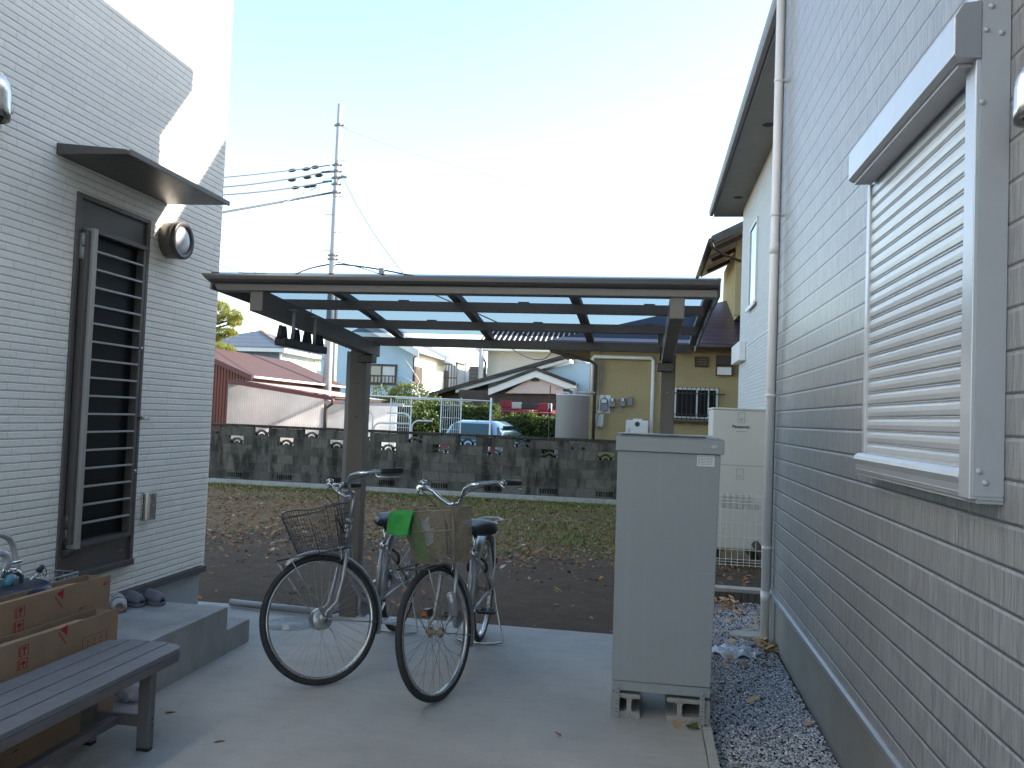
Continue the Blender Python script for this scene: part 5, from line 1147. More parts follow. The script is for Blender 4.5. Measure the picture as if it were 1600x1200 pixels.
M['yband'] = pm('yellow_band', (.55, .38, .08), .7, 0); mb = MB(); z = AY(523, 597, P2).z; mb.tube([(p.x, P2, z-.25), (p.x, P2, z+.1)], .128, 12, cap=False); obj('marker_band', mb, 'yband', t)
P3 = 50; p = AY(729, 580, P3); t = thing('antenna_mast', 'slim mast with a thin whip above the distant roofs left of the beige house', 'mast', (p.x, P3, -.3)); mb = MB(); mb.tube([(p.x, P3, -.3), (p.x, P3, AY(729, 566, P3).z)], .16, 8); obj('mast', mb, 'white', t); mb = MB(); mb.tube([(p.x, P3, AY(729, 566, P3).z), (p.x, P3, AY(729, 544, P3).z)], .035, 6); obj('whip', mb, 'pole', t)
P4 = 45.2; p = AY(752, 560, P4); t = thing('thin_pole', 'narrow grey pole standing at the left corner of the beige house', 'pole', (p.x, P4, -.3)); mb = MB(); mb.tube([(p.x, P4, -.3), (p.x, P4, AY(752, 535, P4).z)], .14, 8); obj('shaft', mb, 'pole', t)
# roof aerials
def aerial(px, py, Yd, lab, w=1.4, h=1.2):
    p = AY(px, py, Yd); t = thing('tv_aerial', lab, 'aerial', (p.x, Yd, p.z-h)); mb = MB(); mb.tube([(p.x, Yd, p.z-h), (p.x, Yd, p.z+.1)], .025, 5); obj('mast', mb, 'thinwire', t)
    mb = MB(); mb.tube([(p.x-w/2, Yd, p.z), (p.x+w/2, Yd, p.z)], .018, 5)
    for k in range(9): xx = p.x-w/2+k*w/8; L = .22+.03*k; mb.tube([(xx, Yd-L, p.z), (xx, Yd+L, p.z)], .01, 4)
    obj('boom', mb, 'thinwire', t)
aerial(398, 427, 48, 'thin aerial above the distant roofs at far left', 1.6, 4.0)
aerial(487, 476, 34, 'dark aerial seen through the left end of the carport roof', .9, 2.2)

# ================================================================ RAILS, CAR, HEDGE, TREES
RY = 19.6
t = thing('wire_railing', 'white wire mesh railing with posts standing behind the block wall', 'railing', (AY(640, 650, RY).x, RY, -.3))
tl, tr_ = AY(576, 618, RY), AY(770, 627, RY)
mb = MB(); mb.tube([tl, tr_], .018, 6); mb.tube([AY(618, 622, RY), AY(738, 627.5, RY)], .012, 5)
for u_ in (576, 611, 643, 690, 721, 767.5): p = AY(u_, 625, RY); mb.tube([(p.x, RY, -.3), (p.x, RY, p.z+.05)], .017 if u_ < 760 else .028, 6)
obj('frame', mb, 'whitemetal', t)
def wpanel(u0_, u1_):
    a, b = AY(u0_, 624, RY), AY(u1_, 626, RY); mb = MB(); n = 9
    for i in range(n+1): xx = a.x+(b.x-a.x)*i/n; mb.tube([(xx, RY, .55), (xx, RY, a.z)], .006, 4)
    for z in (.6, .85, 1.12, 1.40, 1.7): mb.tube([(a.x, RY, z), (b.x, RY, z)], .009, 4)
    obj('mesh_panel', mb, 'whitemetal', t)
wpanel(611, 643); wpanel(690, 721)
for (u0_, u1_, v, lab, fl) in ((545, 583, 640, 'pale tubular hoop rack behind the carport post', 0), (605, 642, 645, 'white arched tube rack in front of the white store', 1), (584, 640, 660, 'lower bent tube rack in front of the white store', 2), (644, 676, 657, 'bent tube handle just left of the pale blue car', 3)):
    a, b = AY(u0_, v, RY+.5), AY(u1_, v, RY+.5); r_ = .18; mb = MB()
    if fl in (0, 1): pts = [(a.x, RY+.5, a.z)]+[(b.x-r_+r_*math.sin(q), RY+.5, a.z-r_+r_*math.cos(q)) for q in np.linspace(0, PI/2, 7)]+[(b.x, RY+.5, -.3)]
    else: pts = [(b.x, RY+.5, a.z)]+[(a.x+r_-r_*math.sin(q), RY+.5, a.z-r_+r_*math.cos(q)) for q in np.linspace(0, PI/2, 7)]+[(a.x, RY+.5, -.3)]
    mb.tube(pts, .022, 8); obj('tube_rack', mb, 'whitemetal', None, label=lab, cat='rack')
# car
CYY = 21.0; a, b = AY(690, 660, CYY), AY(768, 661, CYY); zr_ = AY(735, 656.5, CYY+.6).z
cxm = (AY(684, 665, CYY).x+AY(776, 665, CYY).x)/2; hw = (b.x-a.x)/2
car = thing('parked_car', 'pale blue hatchback car parked behind the block wall, seen from the rear', 'car', (cxm, CYY+2, -.3))
L = 3.9; g0_ = -.3; zs = zr_-.52
def loft(secs, closed=True):
    mb = MB(); n = len(secs[0]); vs = [p for s_ in secs for p in s_]; fs = []
    for i in range(len(secs)-1):
        for k in range(n): fs.append((i*n+k, i*n+(k+1) % n, (i+1)*n+(k+1) % n, (i+1)*n+k))
    fs += [tuple(range(n))[::-1], tuple((len(secs)-1)*n+k for k in range(n))]; mb.add(vs, fs, True); return mb
def sec(y, hb, zt, zb_, ht=None, rr=.12):
    ht = ht or hb
    return [(cxm-hb, y, zb_), (cxm+hb, y, zb_), (cxm+hb+.02, y, (zb_+zt)/2), (cxm+ht, y, zt-rr*.6), (cxm+ht-rr, y, zt), (cxm-ht+rr, y, zt), (cxm-ht, y, zt-rr*.6), (cxm-hb-.02, y, (zb_+zt)/2)]
hb2 = hw+.16
mb = loft([sec(CYY+.0, hb2-.06, zs-.05, g0_+.3), sec(CYY+.12, hb2, zs, g0_+.22), sec(CYY+2.9, hb2, zs-.02, g0_+.2), sec(CYY+3.7, hb2-.03, zs-.16, g0_+.22), sec(CYY+L, hb2-.2, zs-.36, g0_+.32)]); obj('body', mb, 'carpaint', car)
mb = loft([sec(CYY+.18, hw+.12, zs+.02, zs-.05, hw+.10, .05), sec(CYY+.42, hw+.08, zr_-.07, zs-.05, hw-.02, .12), sec(CYY+.75, hw+.08, zr_, zs-.05, hw-.05, .16), sec(CYY+1.7, hw+.08, zr_-.01, zs-.05, hw-.05, .16), sec(CYY+2.1, hw+.08, zr_-.08, zs-.05, hw-.02, .14), sec(CYY+2.75, hw+.10, zs+.02, zs-.05, hw+.08, .05)]); cabn = obj('cabin', mb, 'carpaint', car)
mb = MB(); mb.add([(cxm-hw+.0, CYY+.155, zs+.03), (cxm+hw-.0, CYY+.155, zs+.03), (cxm+hw-.13, CYY+.40, zr_-.10), (cxm-hw+.13, CYY+.40, zr_-.10)], [(0, 1, 2, 3)]); mb.v = [(x, y-.03, z+.02) for x, y, z in mb.v]; obj('rear_window', mb, 'carglass', cabn)
for s_ in (-1, 1):
    mb = MB(); xx = cxm+s_*(hw+.115); xt = cxm+s_*(hw+.04); q = [(xx, CYY+.55, zs+.03), (xx, CYY+2.5, zs+.03), (xt, CYY+2.05, zr_-.12), (xt, CYY+.75, zr_-.12)]; mb.add(q if s_ < 0 else q[::-1], [(0, 1, 2, 3)]); obj('side_window', mb, 'carglass', cabn)
    for yw in (CYY+.75, CYY+3.2):
        mb = MB(); mb.lathe([(.0, -.09), (.28, -.09), (.30, -.05), (.30, .05), (.28, .09), (0, .09)], (cxm+s_*(hb2-.08), yw, g0_+.3), (1, 0, 0), 20); obj('wheel', mb, 'rubber', car)
    mb = MB(); mb.box(cxm+s_*(hb2-.28), cxm+s_*(hb2-.05), CYY-.02, CYY+.1, zs-.32, zs-.12); obj('tail_light', mb, 'redcloth', car, bevel=.02)
mb = MB(); mb.lathe([(.02, 0), (.012, .08), (.0, .13)], (cxm+.02, CYY+.62, zr_-.01), seg=6); obj('roof_aerial', mb, 'black', cabn)
mb = MB(); mb.box(cxm-.15, cxm+.05, CYY+.17, CYY+.20, zs+.05, zs+.07); obj('wiper', mb, 'black', cabn)

car.rotation_euler = (0, 0, math.radians(-9)); car.location.x += .33
def leafcloud(pts, s0, s1, mb=None, flat=.0):
    mb = mb or MB()
    for p in pts:
        s = RS.uniform(s0, s1); n = Vector(RS.normal(size=3)); n.z += flat; n.normalize(); a = n.orthogonal().normalized(); ang = RS.uniform(0, 6.28); b = n.cross(a); e1 = a*math.cos(ang)+b*math.sin(ang); e2 = n.cross(e1)
        p = Vector(p); mb.add([p-e1*s, p-e2*s*.5, p+e1*s, p+e2*s*.5], [(0, 1, 2, 3)])
    return mb
def hedge(lab, x0, x1, y0, y1, zt, n):
    t = thing('hedge', lab, 'hedge', ((x0+x1)/2, (y0+y1)/2, -.3)); pts = []
    for i in range(n):
        f = RS.uniform()
        x = RS.uniform(x0, x1); bump = .05*math.sin(x*5)+.04*math.sin(x*11+1)
        if f < .6: p = (x, y0+abs(RS.normal(0, .07))+bump, RS.uniform(-.1, zt))
        elif f < .9: p = (x, RS.uniform(y0, y1), zt-abs(RS.normal(0, .05))+bump+(RS.uniform(0, .14) if RS.uniform() < .1 else 0))
        else: p = (x1 if RS.uniform() < .5 else x0, RS.uniform(y0, y1), RS.uniform(0, zt))
        pts.append(p)
    obj('foliage', leafcloud(pts, .03, .06), 'hedge', t)
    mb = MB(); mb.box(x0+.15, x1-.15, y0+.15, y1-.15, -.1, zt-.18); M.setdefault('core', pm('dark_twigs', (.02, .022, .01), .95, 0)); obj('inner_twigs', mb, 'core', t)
    mb = MB(); k = x0+.2
    while k < x1: mb.tube([(k, (y0+y1)/2, -.3), (k, (y0+y1)/2, .2)], .03, 5); k += .6
    obj('stems', mb, 'bark', t)
HYY = 25.5; a, b = AY(640, 636, HYY), AY(774, 636, HYY); hedge('taller clipped hedge left of centre behind the car', a.x, b.x, HYY, HYY+1, AY(720, 634, HYY).z, 9000)
HY3 = 24.2; a, b = AY(772, 647, HY3), AY(900, 650, HY3); hedge('lower neatly clipped hedge between the car and the grey cylinder tank', a.x, b.x, HY3, HY3+.9, AY(820, 650, HY3).z, 7000)
# round bush and leafy tree in front of the blue house
def crown(c, r, n, s0, s1, sq=.8, lump=.25):
    pts = []
    for i in range(n):
        d = Vector(RS.normal(size=3)).normalized(); q = 1+lump*math.sin(d.x*5+c[0])*math.sin(d.z*6+2)*math.cos(d.y*4)
        rr = r*q*(.72+.3*RS.uniform()**.6); pts.append((c[0]+d.x*rr, c[1]+d.y*rr, c[2]+d.z*rr*sq))
    return leafcloud(pts, s0, s1)
def tree(name, lab, cat, base, crowns, mat, n, s0, s1, trunk=.08):
    t = thing(name, lab, cat, base); cm = MB()
    for c, r in crowns:
        m_ = crown(c, r, int(n*r*r), s0, s1); cm.add(m_.v, m_.f)
    obj('crown', cm, mat, t); mb = MB()
    top = Vector((base[0], base[1], max(base[2]+.3, min(c[0][2] for c in crowns)-.1)))
    mb.tube([base, (base[0]+.05, base[1], (base[2]+top.z)/2), top], [trunk, trunk*.8, trunk*.6], 8)
    for c, r in crowns: mb.tube([top, Vector(c).lerp(top, .4)+Vector((0, 0, .05)), c], [trunk*.5, trunk*.35, trunk*.15], 6)
    obj('trunk', mb, 'bark', t); return t
TY2 = 27.5; c = AY(640, 617, TY2)
tree('round_bush', 'rounded yellow-green bush behind the wire railing', 'bush', (c.x, TY2, -.3), [((c.x, TY2, c.z-.12), .68), ((c.x-.38, TY2+.1, c.z-.35), .55), ((c.x+.3, TY2, c.z-.4), .55)], 'bush', 6500, .03, .055)
c = AY(600, 612, 29); tree('young_tree', 'sparse leafy young tree just right of the left carport post', 'tree', (c.x, 29, -.3), [((c.x-.1, 29, c.z), .34), ((c.x+.35, 29, c.z-.35), .36), ((c.x-.2, 29.1, c.z-.6), .4)], 'bush', 1500, .04, .07)
c = AY(672, 630, 27); tree('shrub', 'dark leafy shrub between the round bush and the hedge', 'shrub', (c.x, 27, -.3), [((c.x, 27, c.z-.1), .5), ((c.x-.45, 27, c.z-.3), .45), ((c.x+.4, 27.1, c.z-.2), .42)], 'hedge', 2600, .04, .065)
c = AY(600, 655, 25); tree('shrub', 'low dark shrub behind the railing beside the white store', 'shrub', (AY(655, 655, 25).x, 25, -.3), [((AY(650, 650, 25).x, 25, AY(650, 650, 25).z), .5), ((AY(632, 648, 25).x, 25, 1.6), .4), ((AY(668, 660, 25).x, 25, 1.2), .45)], 'hedge', 2800, .035, .06)
# bare tree
by_ = 26.5; t = thing('bare_tree', 'leafless pale tree with crooked branches in front of the pale blue house', 'tree', (AY(655, 640, by_).x, by_, -.3)); mb = MB()
def br(pts, r0_): mb.tube([AY(u_, v_, by_) for u_, v_ in pts], [r0_*(1-.75*i/(len(pts)-1)) for i in range(len(pts))], 6)
mb.tube([(AY(655, 640, by_).x, by_, -.3), AY(653, 640, by_)], .07, 8)
br([(653, 640), (656, 622), (650, 606), (655, 596), (648, 584), (640, 572), (633, 562)], .05); br([(655, 605), (664, 598), (672, 588), (676, 577)], .03); br([(650, 600), (640, 594), (632, 588)], .02); br([(656, 615), (668, 612), (680, 604), (684, 592)], .028); br([(648, 584), (655, 574), (654, 566)], .018); br([(640, 572), (634, 574), (628, 570)], .012); br([(664, 598), (660, 588), (667, 578)], .016); br([(657, 625), (668, 618), (672, 606), (670, 600)], .03); br([(668, 612), (676, 612), (686, 606)], .015)
obj('branches', mb, 'bareb', t)
# pine at far left
py0 = 25; t = thing('pine_tree', 'yellow-green pine with tiered needle pads beside the white house corner', 'pine tree', (AY(325, 600, py0).x, py0, -.3)); cm = MB(); tr = MB()
tx = AY(322, 560, py0).x; tr.tube([(tx, py0, -.3), (tx+.15, py0, 2.5), AY(326, 470, py0)], [.16, .12, .05], 8)
for (u_, v_, r_) in ((345, 480, .30), (360, 492, .36), (336, 500, .34), (366, 505, .28), (350, 520, .32), (334, 528, .3), (346, 545, .34), (336, 475, .25), (356, 548, .25), (372, 498, .16), (362, 520, .2)):
    c = AY(u_, v_, py0); tr.tube([(tx+.1, py0, c.z-.25), (lerp(tx, c.x, .5), py0, c.z-.12), c], [.05, .035, .015], 6)
    for k in range(int(1500*r_*r_)+60):
        d = Vector(RS.normal(size=3)).normalized(); rr = r_*RS.uniform(.3, 1.0)**.5; p = Vector((c.x+d.x*rr, py0+d.y*rr, c.z+d.z*rr*.48)); 
        for q in range(3):
            e = (Vector(RS.normal(size=3))+Vector((0, 0, .6))).normalized(); s_ = e.orthogonal().normalized()*.008; cm.add([p-s_, p+s_, p+e*.12+s_*.4, p+e*.12-s_*.4], [(0, 1, 2, 3)])
obj('crown', cm, 'pine', t); obj('trunk', tr, 'bark', t)
c = AY(396, 560, 27); tree('small_pine', 'small pine whose top peeks above the maroon roof', 'tree', (c.x, 27, -.3), [((c.x-.1, 27, c.z-.15), .32), ((c.x+.25, 27, c.z-.25), .28)], 'pine', 4000, .02, .05)
# far background mass: distant low houses/trees along the horizon so that no bare ground shows
fr = MB(); pts = []
for i in range(14000):
    th_ = RS.uniform(-.75, .75); D = 95+RS.uniform(0, 12); h = 3.6+1.2*math.sin(th_*23)+.8*math.sin(th_*61+1); pts.append((D*math.sin(th_)-15, D*math.cos(th_), RS.uniform(-.3, max(.6, h))))
leafcloud(pts, .35, .7, fr); obj('far_trees', fr, 'hedge', None, kind='stuff', label='distant belt of trees along the horizon', cat='trees')

# ================================================================ BENCH
bx0, bx1, bz = -2.415, -2.035, .40; by1_ = 3.585; by0_ = 1.55
bn = thing('bench', 'low grey-brown slatted resin bench at the lower left corner', 'bench', ((bx0+bx1)/2, 2.6, 0))
n = 4; wdt = (bx1-bx0)/n
for i in range(n):
    xa, xb = bx0+i*wdt+.0035, bx0+(i+1)*wdt-.0035; ye = by1_-.02 if i in (0, n-1) else by1_-.005
    mb = MB(); 
    if i == 0: pts = [(xa, by0_, bz-.022), (xb, by0_, bz-.022), (xb, ye+.008, bz-.022), (xa+.05, ye-.002, bz-.022), (xa+.012, ye-.025, bz-.022), (xa, ye-.06, bz-.022)]
    elif i == n-1: pts = [(xa, by0_, bz-.022), (xb, by0_, bz-.022), (xb, ye-.06, bz-.022), (xb-.012, ye-.025, bz-.022), (xb-.05, ye-.002, bz-.022), (xa, ye+.008, bz-.022)]
    else: pts = [(xa, by0_, bz-.022), (xb, by0_, bz-.022), (xb, ye, bz-.022), (xa, ye, bz-.022)]
    mb.prism(pts, (0, 0, .022)); obj('seat_slat', mb, 'benchtop', bn, bevel=.003)
mb = MB(); mb.box(bx0+.032, bx1-.032, 3.33, 3.38, bz-.032, bz-.0225); mb.box(bx0+.032, bx1-.032, 1.78, 1.82, bz-.032, bz-.0225); mb.prism([(bx1-.03, by0_, bz-.060), (bx1-.004, by0_, bz-.060), (bx1-.001, by0_, bz-.030), (bx1-.001, by0_, bz-.0225), (bx1-.03, by0_, bz-.0225)], (0, by1_-.09-by0_, 0)); mb.box(bx0+.004, bx0+.03, by0_, by1_-.08, bz-.058, bz-.0225); mb.box(bx0+.05, bx1-.05, by1_-.035, by1_-.012, bz-.055, bz-.0225)
mb.prism([(bx1-.03, by1_-.09, bz-.06), (bx1-.001, by1_-.09, bz-.06), (bx1-.02, by1_-.035, bz-.06), (bx1-.05, by1_-.02, bz-.06), (bx1-.06, by1_-.04, bz-.06)], (0, 0, .037))
obj('seat_frame', mb, 'bench', bn, bevel=.002)
for x_, y_ in ((bx1-.055, 3.36), (bx0+.055, 3.36), (bx1-.055, 1.8), (bx0+.055, 1.8)):
    mb = MB(); mb.box(x_-.03, x_+.03, y_-.02, y_+.02, .012, bz-.033); lg_ = obj('leg', mb, 'bench', bn, bevel=.006)
    mb = MB(); mb.box(x_-.028, x_+.028, y_-.018, y_+.018, 0, .0115); obj('foot_pad', mb, 'black', lg_)
    if x_ > -2.2 and y_ > 3:
        for z in (.135, .105): mb = MB(); mb.lathe([(0, .001), (.005, .001), (.0065, 0)], (x_+.03, y_+.004, z), (1, 0, 0), 8); obj('screw', mb, 'black', lg_)
for y_ in (3.36, 1.8):
    mb = MB(); mb.box(bx0+.0855, bx1-.0855, y_-.014, y_+.014, .10, .145); obj('cross_rail', mb, 'bench', bn, bevel=.004)
mb = MB(); mb.box((bx0+bx1)/2-.02, (bx0+bx1)/2+.02, 1.815, 3.345, .105, .14); obj('long_rail', mb, 'bench', bn, bevel=.004)

# ================================================================ CARTONS
def carton(name, lab, xf, th, y0, y1, ztop0, ztop1, marks):
    t = thing(name, lab, 'carton', (xf-th/2, (y0+y1)/2, 0), group='flat cartons standing on edge behind the bench')
    n = 10; top = [(y0+(y1-y0)*i/n, lerp(ztop0, ztop1, i/n)+RS.uniform(-.003, .003)) for i in range(n+1)]
    pts = [(xf, y0, .002)]+[(xf, y1, .002)]+[(xf, y, z) for y, z in top[::-1]]
    mb = MB(); mb.prism(pts, (-.004, 0, 0)); front = obj('front_panel', mb, 'card', t)
    mb = MB(); mb.prism([(xf-th, y, z-.006) for _, y, z in pts], (-.004, 0, 0)); obj('back_panel', mb, 'card', t)
    mb = MB(); mb.box(xf-th, xf-.0041, y1-.004, y1-.0005, .002, ztop1-.01); obj('end_panel', mb, 'card', t)
    mb = MB()
    for i in range(n-1):
        (ya, za), (yb, zb_) = top[i], top[i+1]
        mb.add([(xf-.004, ya, za-.004), (xf-.004, yb, zb_-.004), (xf-th*.55, yb, zb_-.012), (xf-th*.55, ya, za-.012)], [(0, 1, 2, 3)])
    o = obj('top_flap', mb, 'card', t); sd = o.modifiers.new('t', 'SOLIDIFY'); sd.thickness = .003
    return t, front
XF1, XF2 = -2.452, -2.595
# top edges measured: front .51..., back .64
c1, f1 = carton('cardboard_box', 'front brown carton with red handling marks, directly behind the bench', XF1, .115, 1.5, 3.665, .545, .512, 0)
c2, f2 = carton('cardboard_box', 'rear brown carton standing taller behind the other carton', XF2, .12, 1.6, 3.80, .66, .637, 0)
def marks(front, xf, prs):
    for kind, (u_, v_), sz in prs:
        p = AX(u_, v_, xf); y, z = p.y, p.z; mb = MB(); xo, xi = xf+.0018, xf+.0003
        if kind == 'tri':
            mb.prism([(xi, y-sz*.9, z+sz*.55), (xi, y+sz*.75, z+sz), (xi, y+sz*.75, z-sz*.7)], (.0012, 0, 0))
            for k in range(7): a = y-sz*1.3+k*sz*.28; b_ = z+sz*.35-k*sz*.33; mb.box(xi, xo, a, a+sz*.22, b_-sz*.35, b_-sz*.18); mb.box(xi, xo, a+.002, a+sz*.10, b_-sz*.62, b_-sz*.42)
        if kind in ('cup', 'umb'):
            s_ = sz; t_ = .0022
            mb.box(xi, xo, y-s_, y+s_, z+s_-t_, z+s_); mb.box(xi, xo, y-s_, y+s_, z-s_, z-s_+t_); mb.box(xi, xo, y-s_, y-s_+t_, z-s_, z+s_); mb.box(xi, xo, y+s_-t_, y+s_, z-s_, z+s_)
            if kind == 'umb':
                mb.prism([(xi, y+s_*.6*math.cos(q), z-.1*s_+s_*.6*math.sin(q)) for q in np.linspace(0, PI, 9)], (.0012, 0, 0)); mb.box(xi, xo, y-.0012, y+.0012, z-s_*.7, z); mb.box(xi, xo, y-.0012, y+s_*.25, z-s_*.72, z-s_*.62)
            else:
                mb.prism([(xi, y-s_*.5, z+s_*.65), (xi, y+s_*.5, z+s_*.65), (xi, y+s_*.32, z+.05*s_), (xi, y, z-.12*s_), (xi, y-s_*.32, z+.05*s_)], (.0012, 0, 0)); mb.box(xi, xo, y-.002, y+.002, z-s_*.6, z-s_*.1); mb.box(xi, xo, y-s_*.35, y+s_*.35, z-s_*.72, z-s_*.6)
            for k in range(5): mb.box(xi, xo, y-s_*1.5, y-s_*1.22, z+s_*.8-k*s_*.38, z+s_*.6-k*s_*.38)
        if kind == 'dash':
            mb.box(xi, xo, y-sz, y+sz, z-.001, z+.002); mb.box(xi, xo, y-sz, y-sz*.5, z-.008, z-.003)
        obj('printed_mark', mb, 'cardred' if kind != 'line' else 'print', front)
marks(f1, XF1, (('tri', (100, 987), .026), ('cup', (38, 1016), .022), ('umb', (36, 1037), .022)))
marks(f2, XF2, (('tri', (94, 931), .026), ('cup', (32, 956), .023), ('umb', (30, 978), .023), ('dash', (130, 948), .025), ('dash', (168, 910), .03)))
# outlined field with faint red lettering on front carton
a, b = AX(129, 998, XF1), AX(167, 985, XF1); mb = MB(); xi, xo = XF1+.0003, XF1+.0015
mb.box(xi, xo, a.y, a.y+.001, .385, a.z); mb.box(xi, xo, b.y, b.y+.001, .385, a.z); mb.box(xi, xo, a.y, b.y, a.z-.001, a.z); obj('printed_frame', mb, 'print', f1)
mb = MB()
for k in range(3):
    for j in range(4):
        y = a.y+.03+k*.045; z = a.z-.02-j*.022; mb.box(xi, xo, y, y+.016, z, z+.002); mb.box(xi, xo, y+.006, y+.008, z-.012, z+.002)
obj('printed_letters', mb, 'cardred', f1)
p = AX(40, 1140, XF1); text_mesh('printed_text', 'TOP', .07, 'print', f1, (XF1+.0006, AX(62, 1150, XF1).y-.01, .12), (0, 0, 1), (0, -1, 0), .0004, 1, 0); text_mesh('printed_text', '1.8', .05, 'print', f1, (XF1+.0006, AX(28, 1180, XF1).y, .07), (0, 0, 1), (0, -1, 0), .0004, 1, 0)

# ================================================================ THINGS BEHIND THE CARTONS
t = thing('work_table', 'small low metal table behind the cartons carrying garden things', 'table', (-2.93, 3.2, 0))
mb = MB(); mb.box(-3.17, -2.74, 2.75, 3.72, .535, .555); obj('top', mb, 'shutterside', t)
for x_ in (-3.15, -2.76):
    for y_ in (2.78, 3.69): mb = MB(); mb.tube([(x_, y_, 0), (x_, y_, .534)], .012, 8); obj('leg', mb, 'shutterside', t)
XJ = -2.85
def J(u_, v_, x=XJ): return AX(u_, v_, x)
pj = J(-8, 925); t = thing('water_jug', 'light blue plastic water container with a chrome tap at the left edge', 'water container', (XJ, pj.y, .556))
p = J(10, 902); mb = MB(); mb.box(XJ-.16, XJ-.02, pj.y-.12, p.y-.035, .556, p.z); obj('tank', mb, 'jug', t, bevel=.012)
q = J(20, 900); mb = MB(); a0_ = J(12, 882); mb.tube([(XJ, p.y-.02, p.z+.0), (XJ, p.y-.02, a0_.z), (XJ, J(33, 878).y, a0_.z+.004)], .008, 8); mb.lathe([(0, 0), (.014, 0), (.016, .02), (.010, .03), (.012, .045), (.0, .05)], (XJ, p.y+.0, J(14, 892).z), (0, 1, 0), 12); mb.tube([J(14, 896), J(26, 893), J(34, 900), J(33, 912)], [.011, .013, .011, .010], 10); obj('tap', mb, 'chrome', t)
mb = MB(); mb.lathe([(0, 0), (.02, 0), (.025, .03), (.018, .05), (0, .055)], J(13, 915), (0, 0, 1), 12); obj('tap_valve', mb, 'teal', t)
mb = MB(); mb.tube([J(-12, 872), J(-2, 863), J(8, 866), J(12, 878), J(8, 890)], .018, 10); obj('hose', mb, 'shutter', None, label='pale grey hose loop above the blue water container', cat='hose')
t = thing('tube_stand', 'bronze bent tube handle leaning against the white wall at the left edge', 'stand', tuple(J(30, 900, -3.05)))
mb = MB(); mb.tube([AX(-20, 838, -3.08), AX(2, 836, -3.08), AX(14, 841, -3.08), AX(20, 852, -3.08), AX(24, 872, -3.06), AX(31, 905, -3.04), (AX(33, 920, -3.03).x, AX(33, 920, -3.03).y, .556)], .014, 10); obj('tube', mb, 'rail', t)
c = J(26, 936); t = thing('frying_pan', 'upturned navy frying pan with a steel handle and hanging strap', 'frying pan', (XJ, c.y, .556))
zt = J(26, 915).z+.012; mb = MB(); r_ = .165
mb.lathe([(r_, zt-.075), (r_*1.0, zt-.04), (r_*.93, zt-.012), (r_*.80, zt), (0, zt+.002)], (XJ, c.y-.02, 0), seg=36); mb.lathe([(r_*.6, .556), (r_*.6, zt-.07), (0, zt-.07)], (XJ, c.y-.02, 0), seg=20); obj('pan_body', mb, 'pan', t)
h0, h1, h2 = J(40, 916), J(60, 893), J(67, 885); mb = MB(); mb.tube([h0, h1], [.010, .012], 10); hn = obj('handle', mb, 'steel', t); mb = MB(); mb.tube([h1, h2], [.014, .012], 10); obj('handle_end', mb, 'black', hn)
mb = MB(); mb.tube([h2, J(72, 890), J(73, 897), J(70, 901), J(67, 896), J(63, 892)], .002, 5); obj('strap', mb, 'black', hn)
t = thing('wire_basket', 'small galvanised wire basket between the pan and the door', 'basket', (-2.82, J(80, 915).y, .556))
ya, yb = J(47, 912).y, J(104, 912).y; zt = J(60, 904).z; mb = MB(); xa, xb = -2.95, -2.79
mb.tube([(xa, ya, zt), (xb, ya, zt), (xb, yb, zt), (xa, yb, zt)], .003, 6, closed=True)
for k in range(9): y = lerp(ya, yb, k/8); mb.tube([(xb, y, zt), (xb-.01, y, .56), (xa+.01, y, .56), (xa, y, zt)], .0015, 4)
for k in range(1, 4): z = lerp(zt, .56, k/4); mb.tube([(xa, ya, z), (xb, ya, z), (xb, yb, z), (xa, yb, z)], .0013, 4, closed=True)
for k in range(1, 4): x_ = lerp(xa, xb, k/4); mb.tube([(x_, ya, zt), (x_, ya+.01, .56), (x_, yb-.01, .56), (x_, yb, zt)], .0015, 4)
obj('wire', mb, 'silver', t)
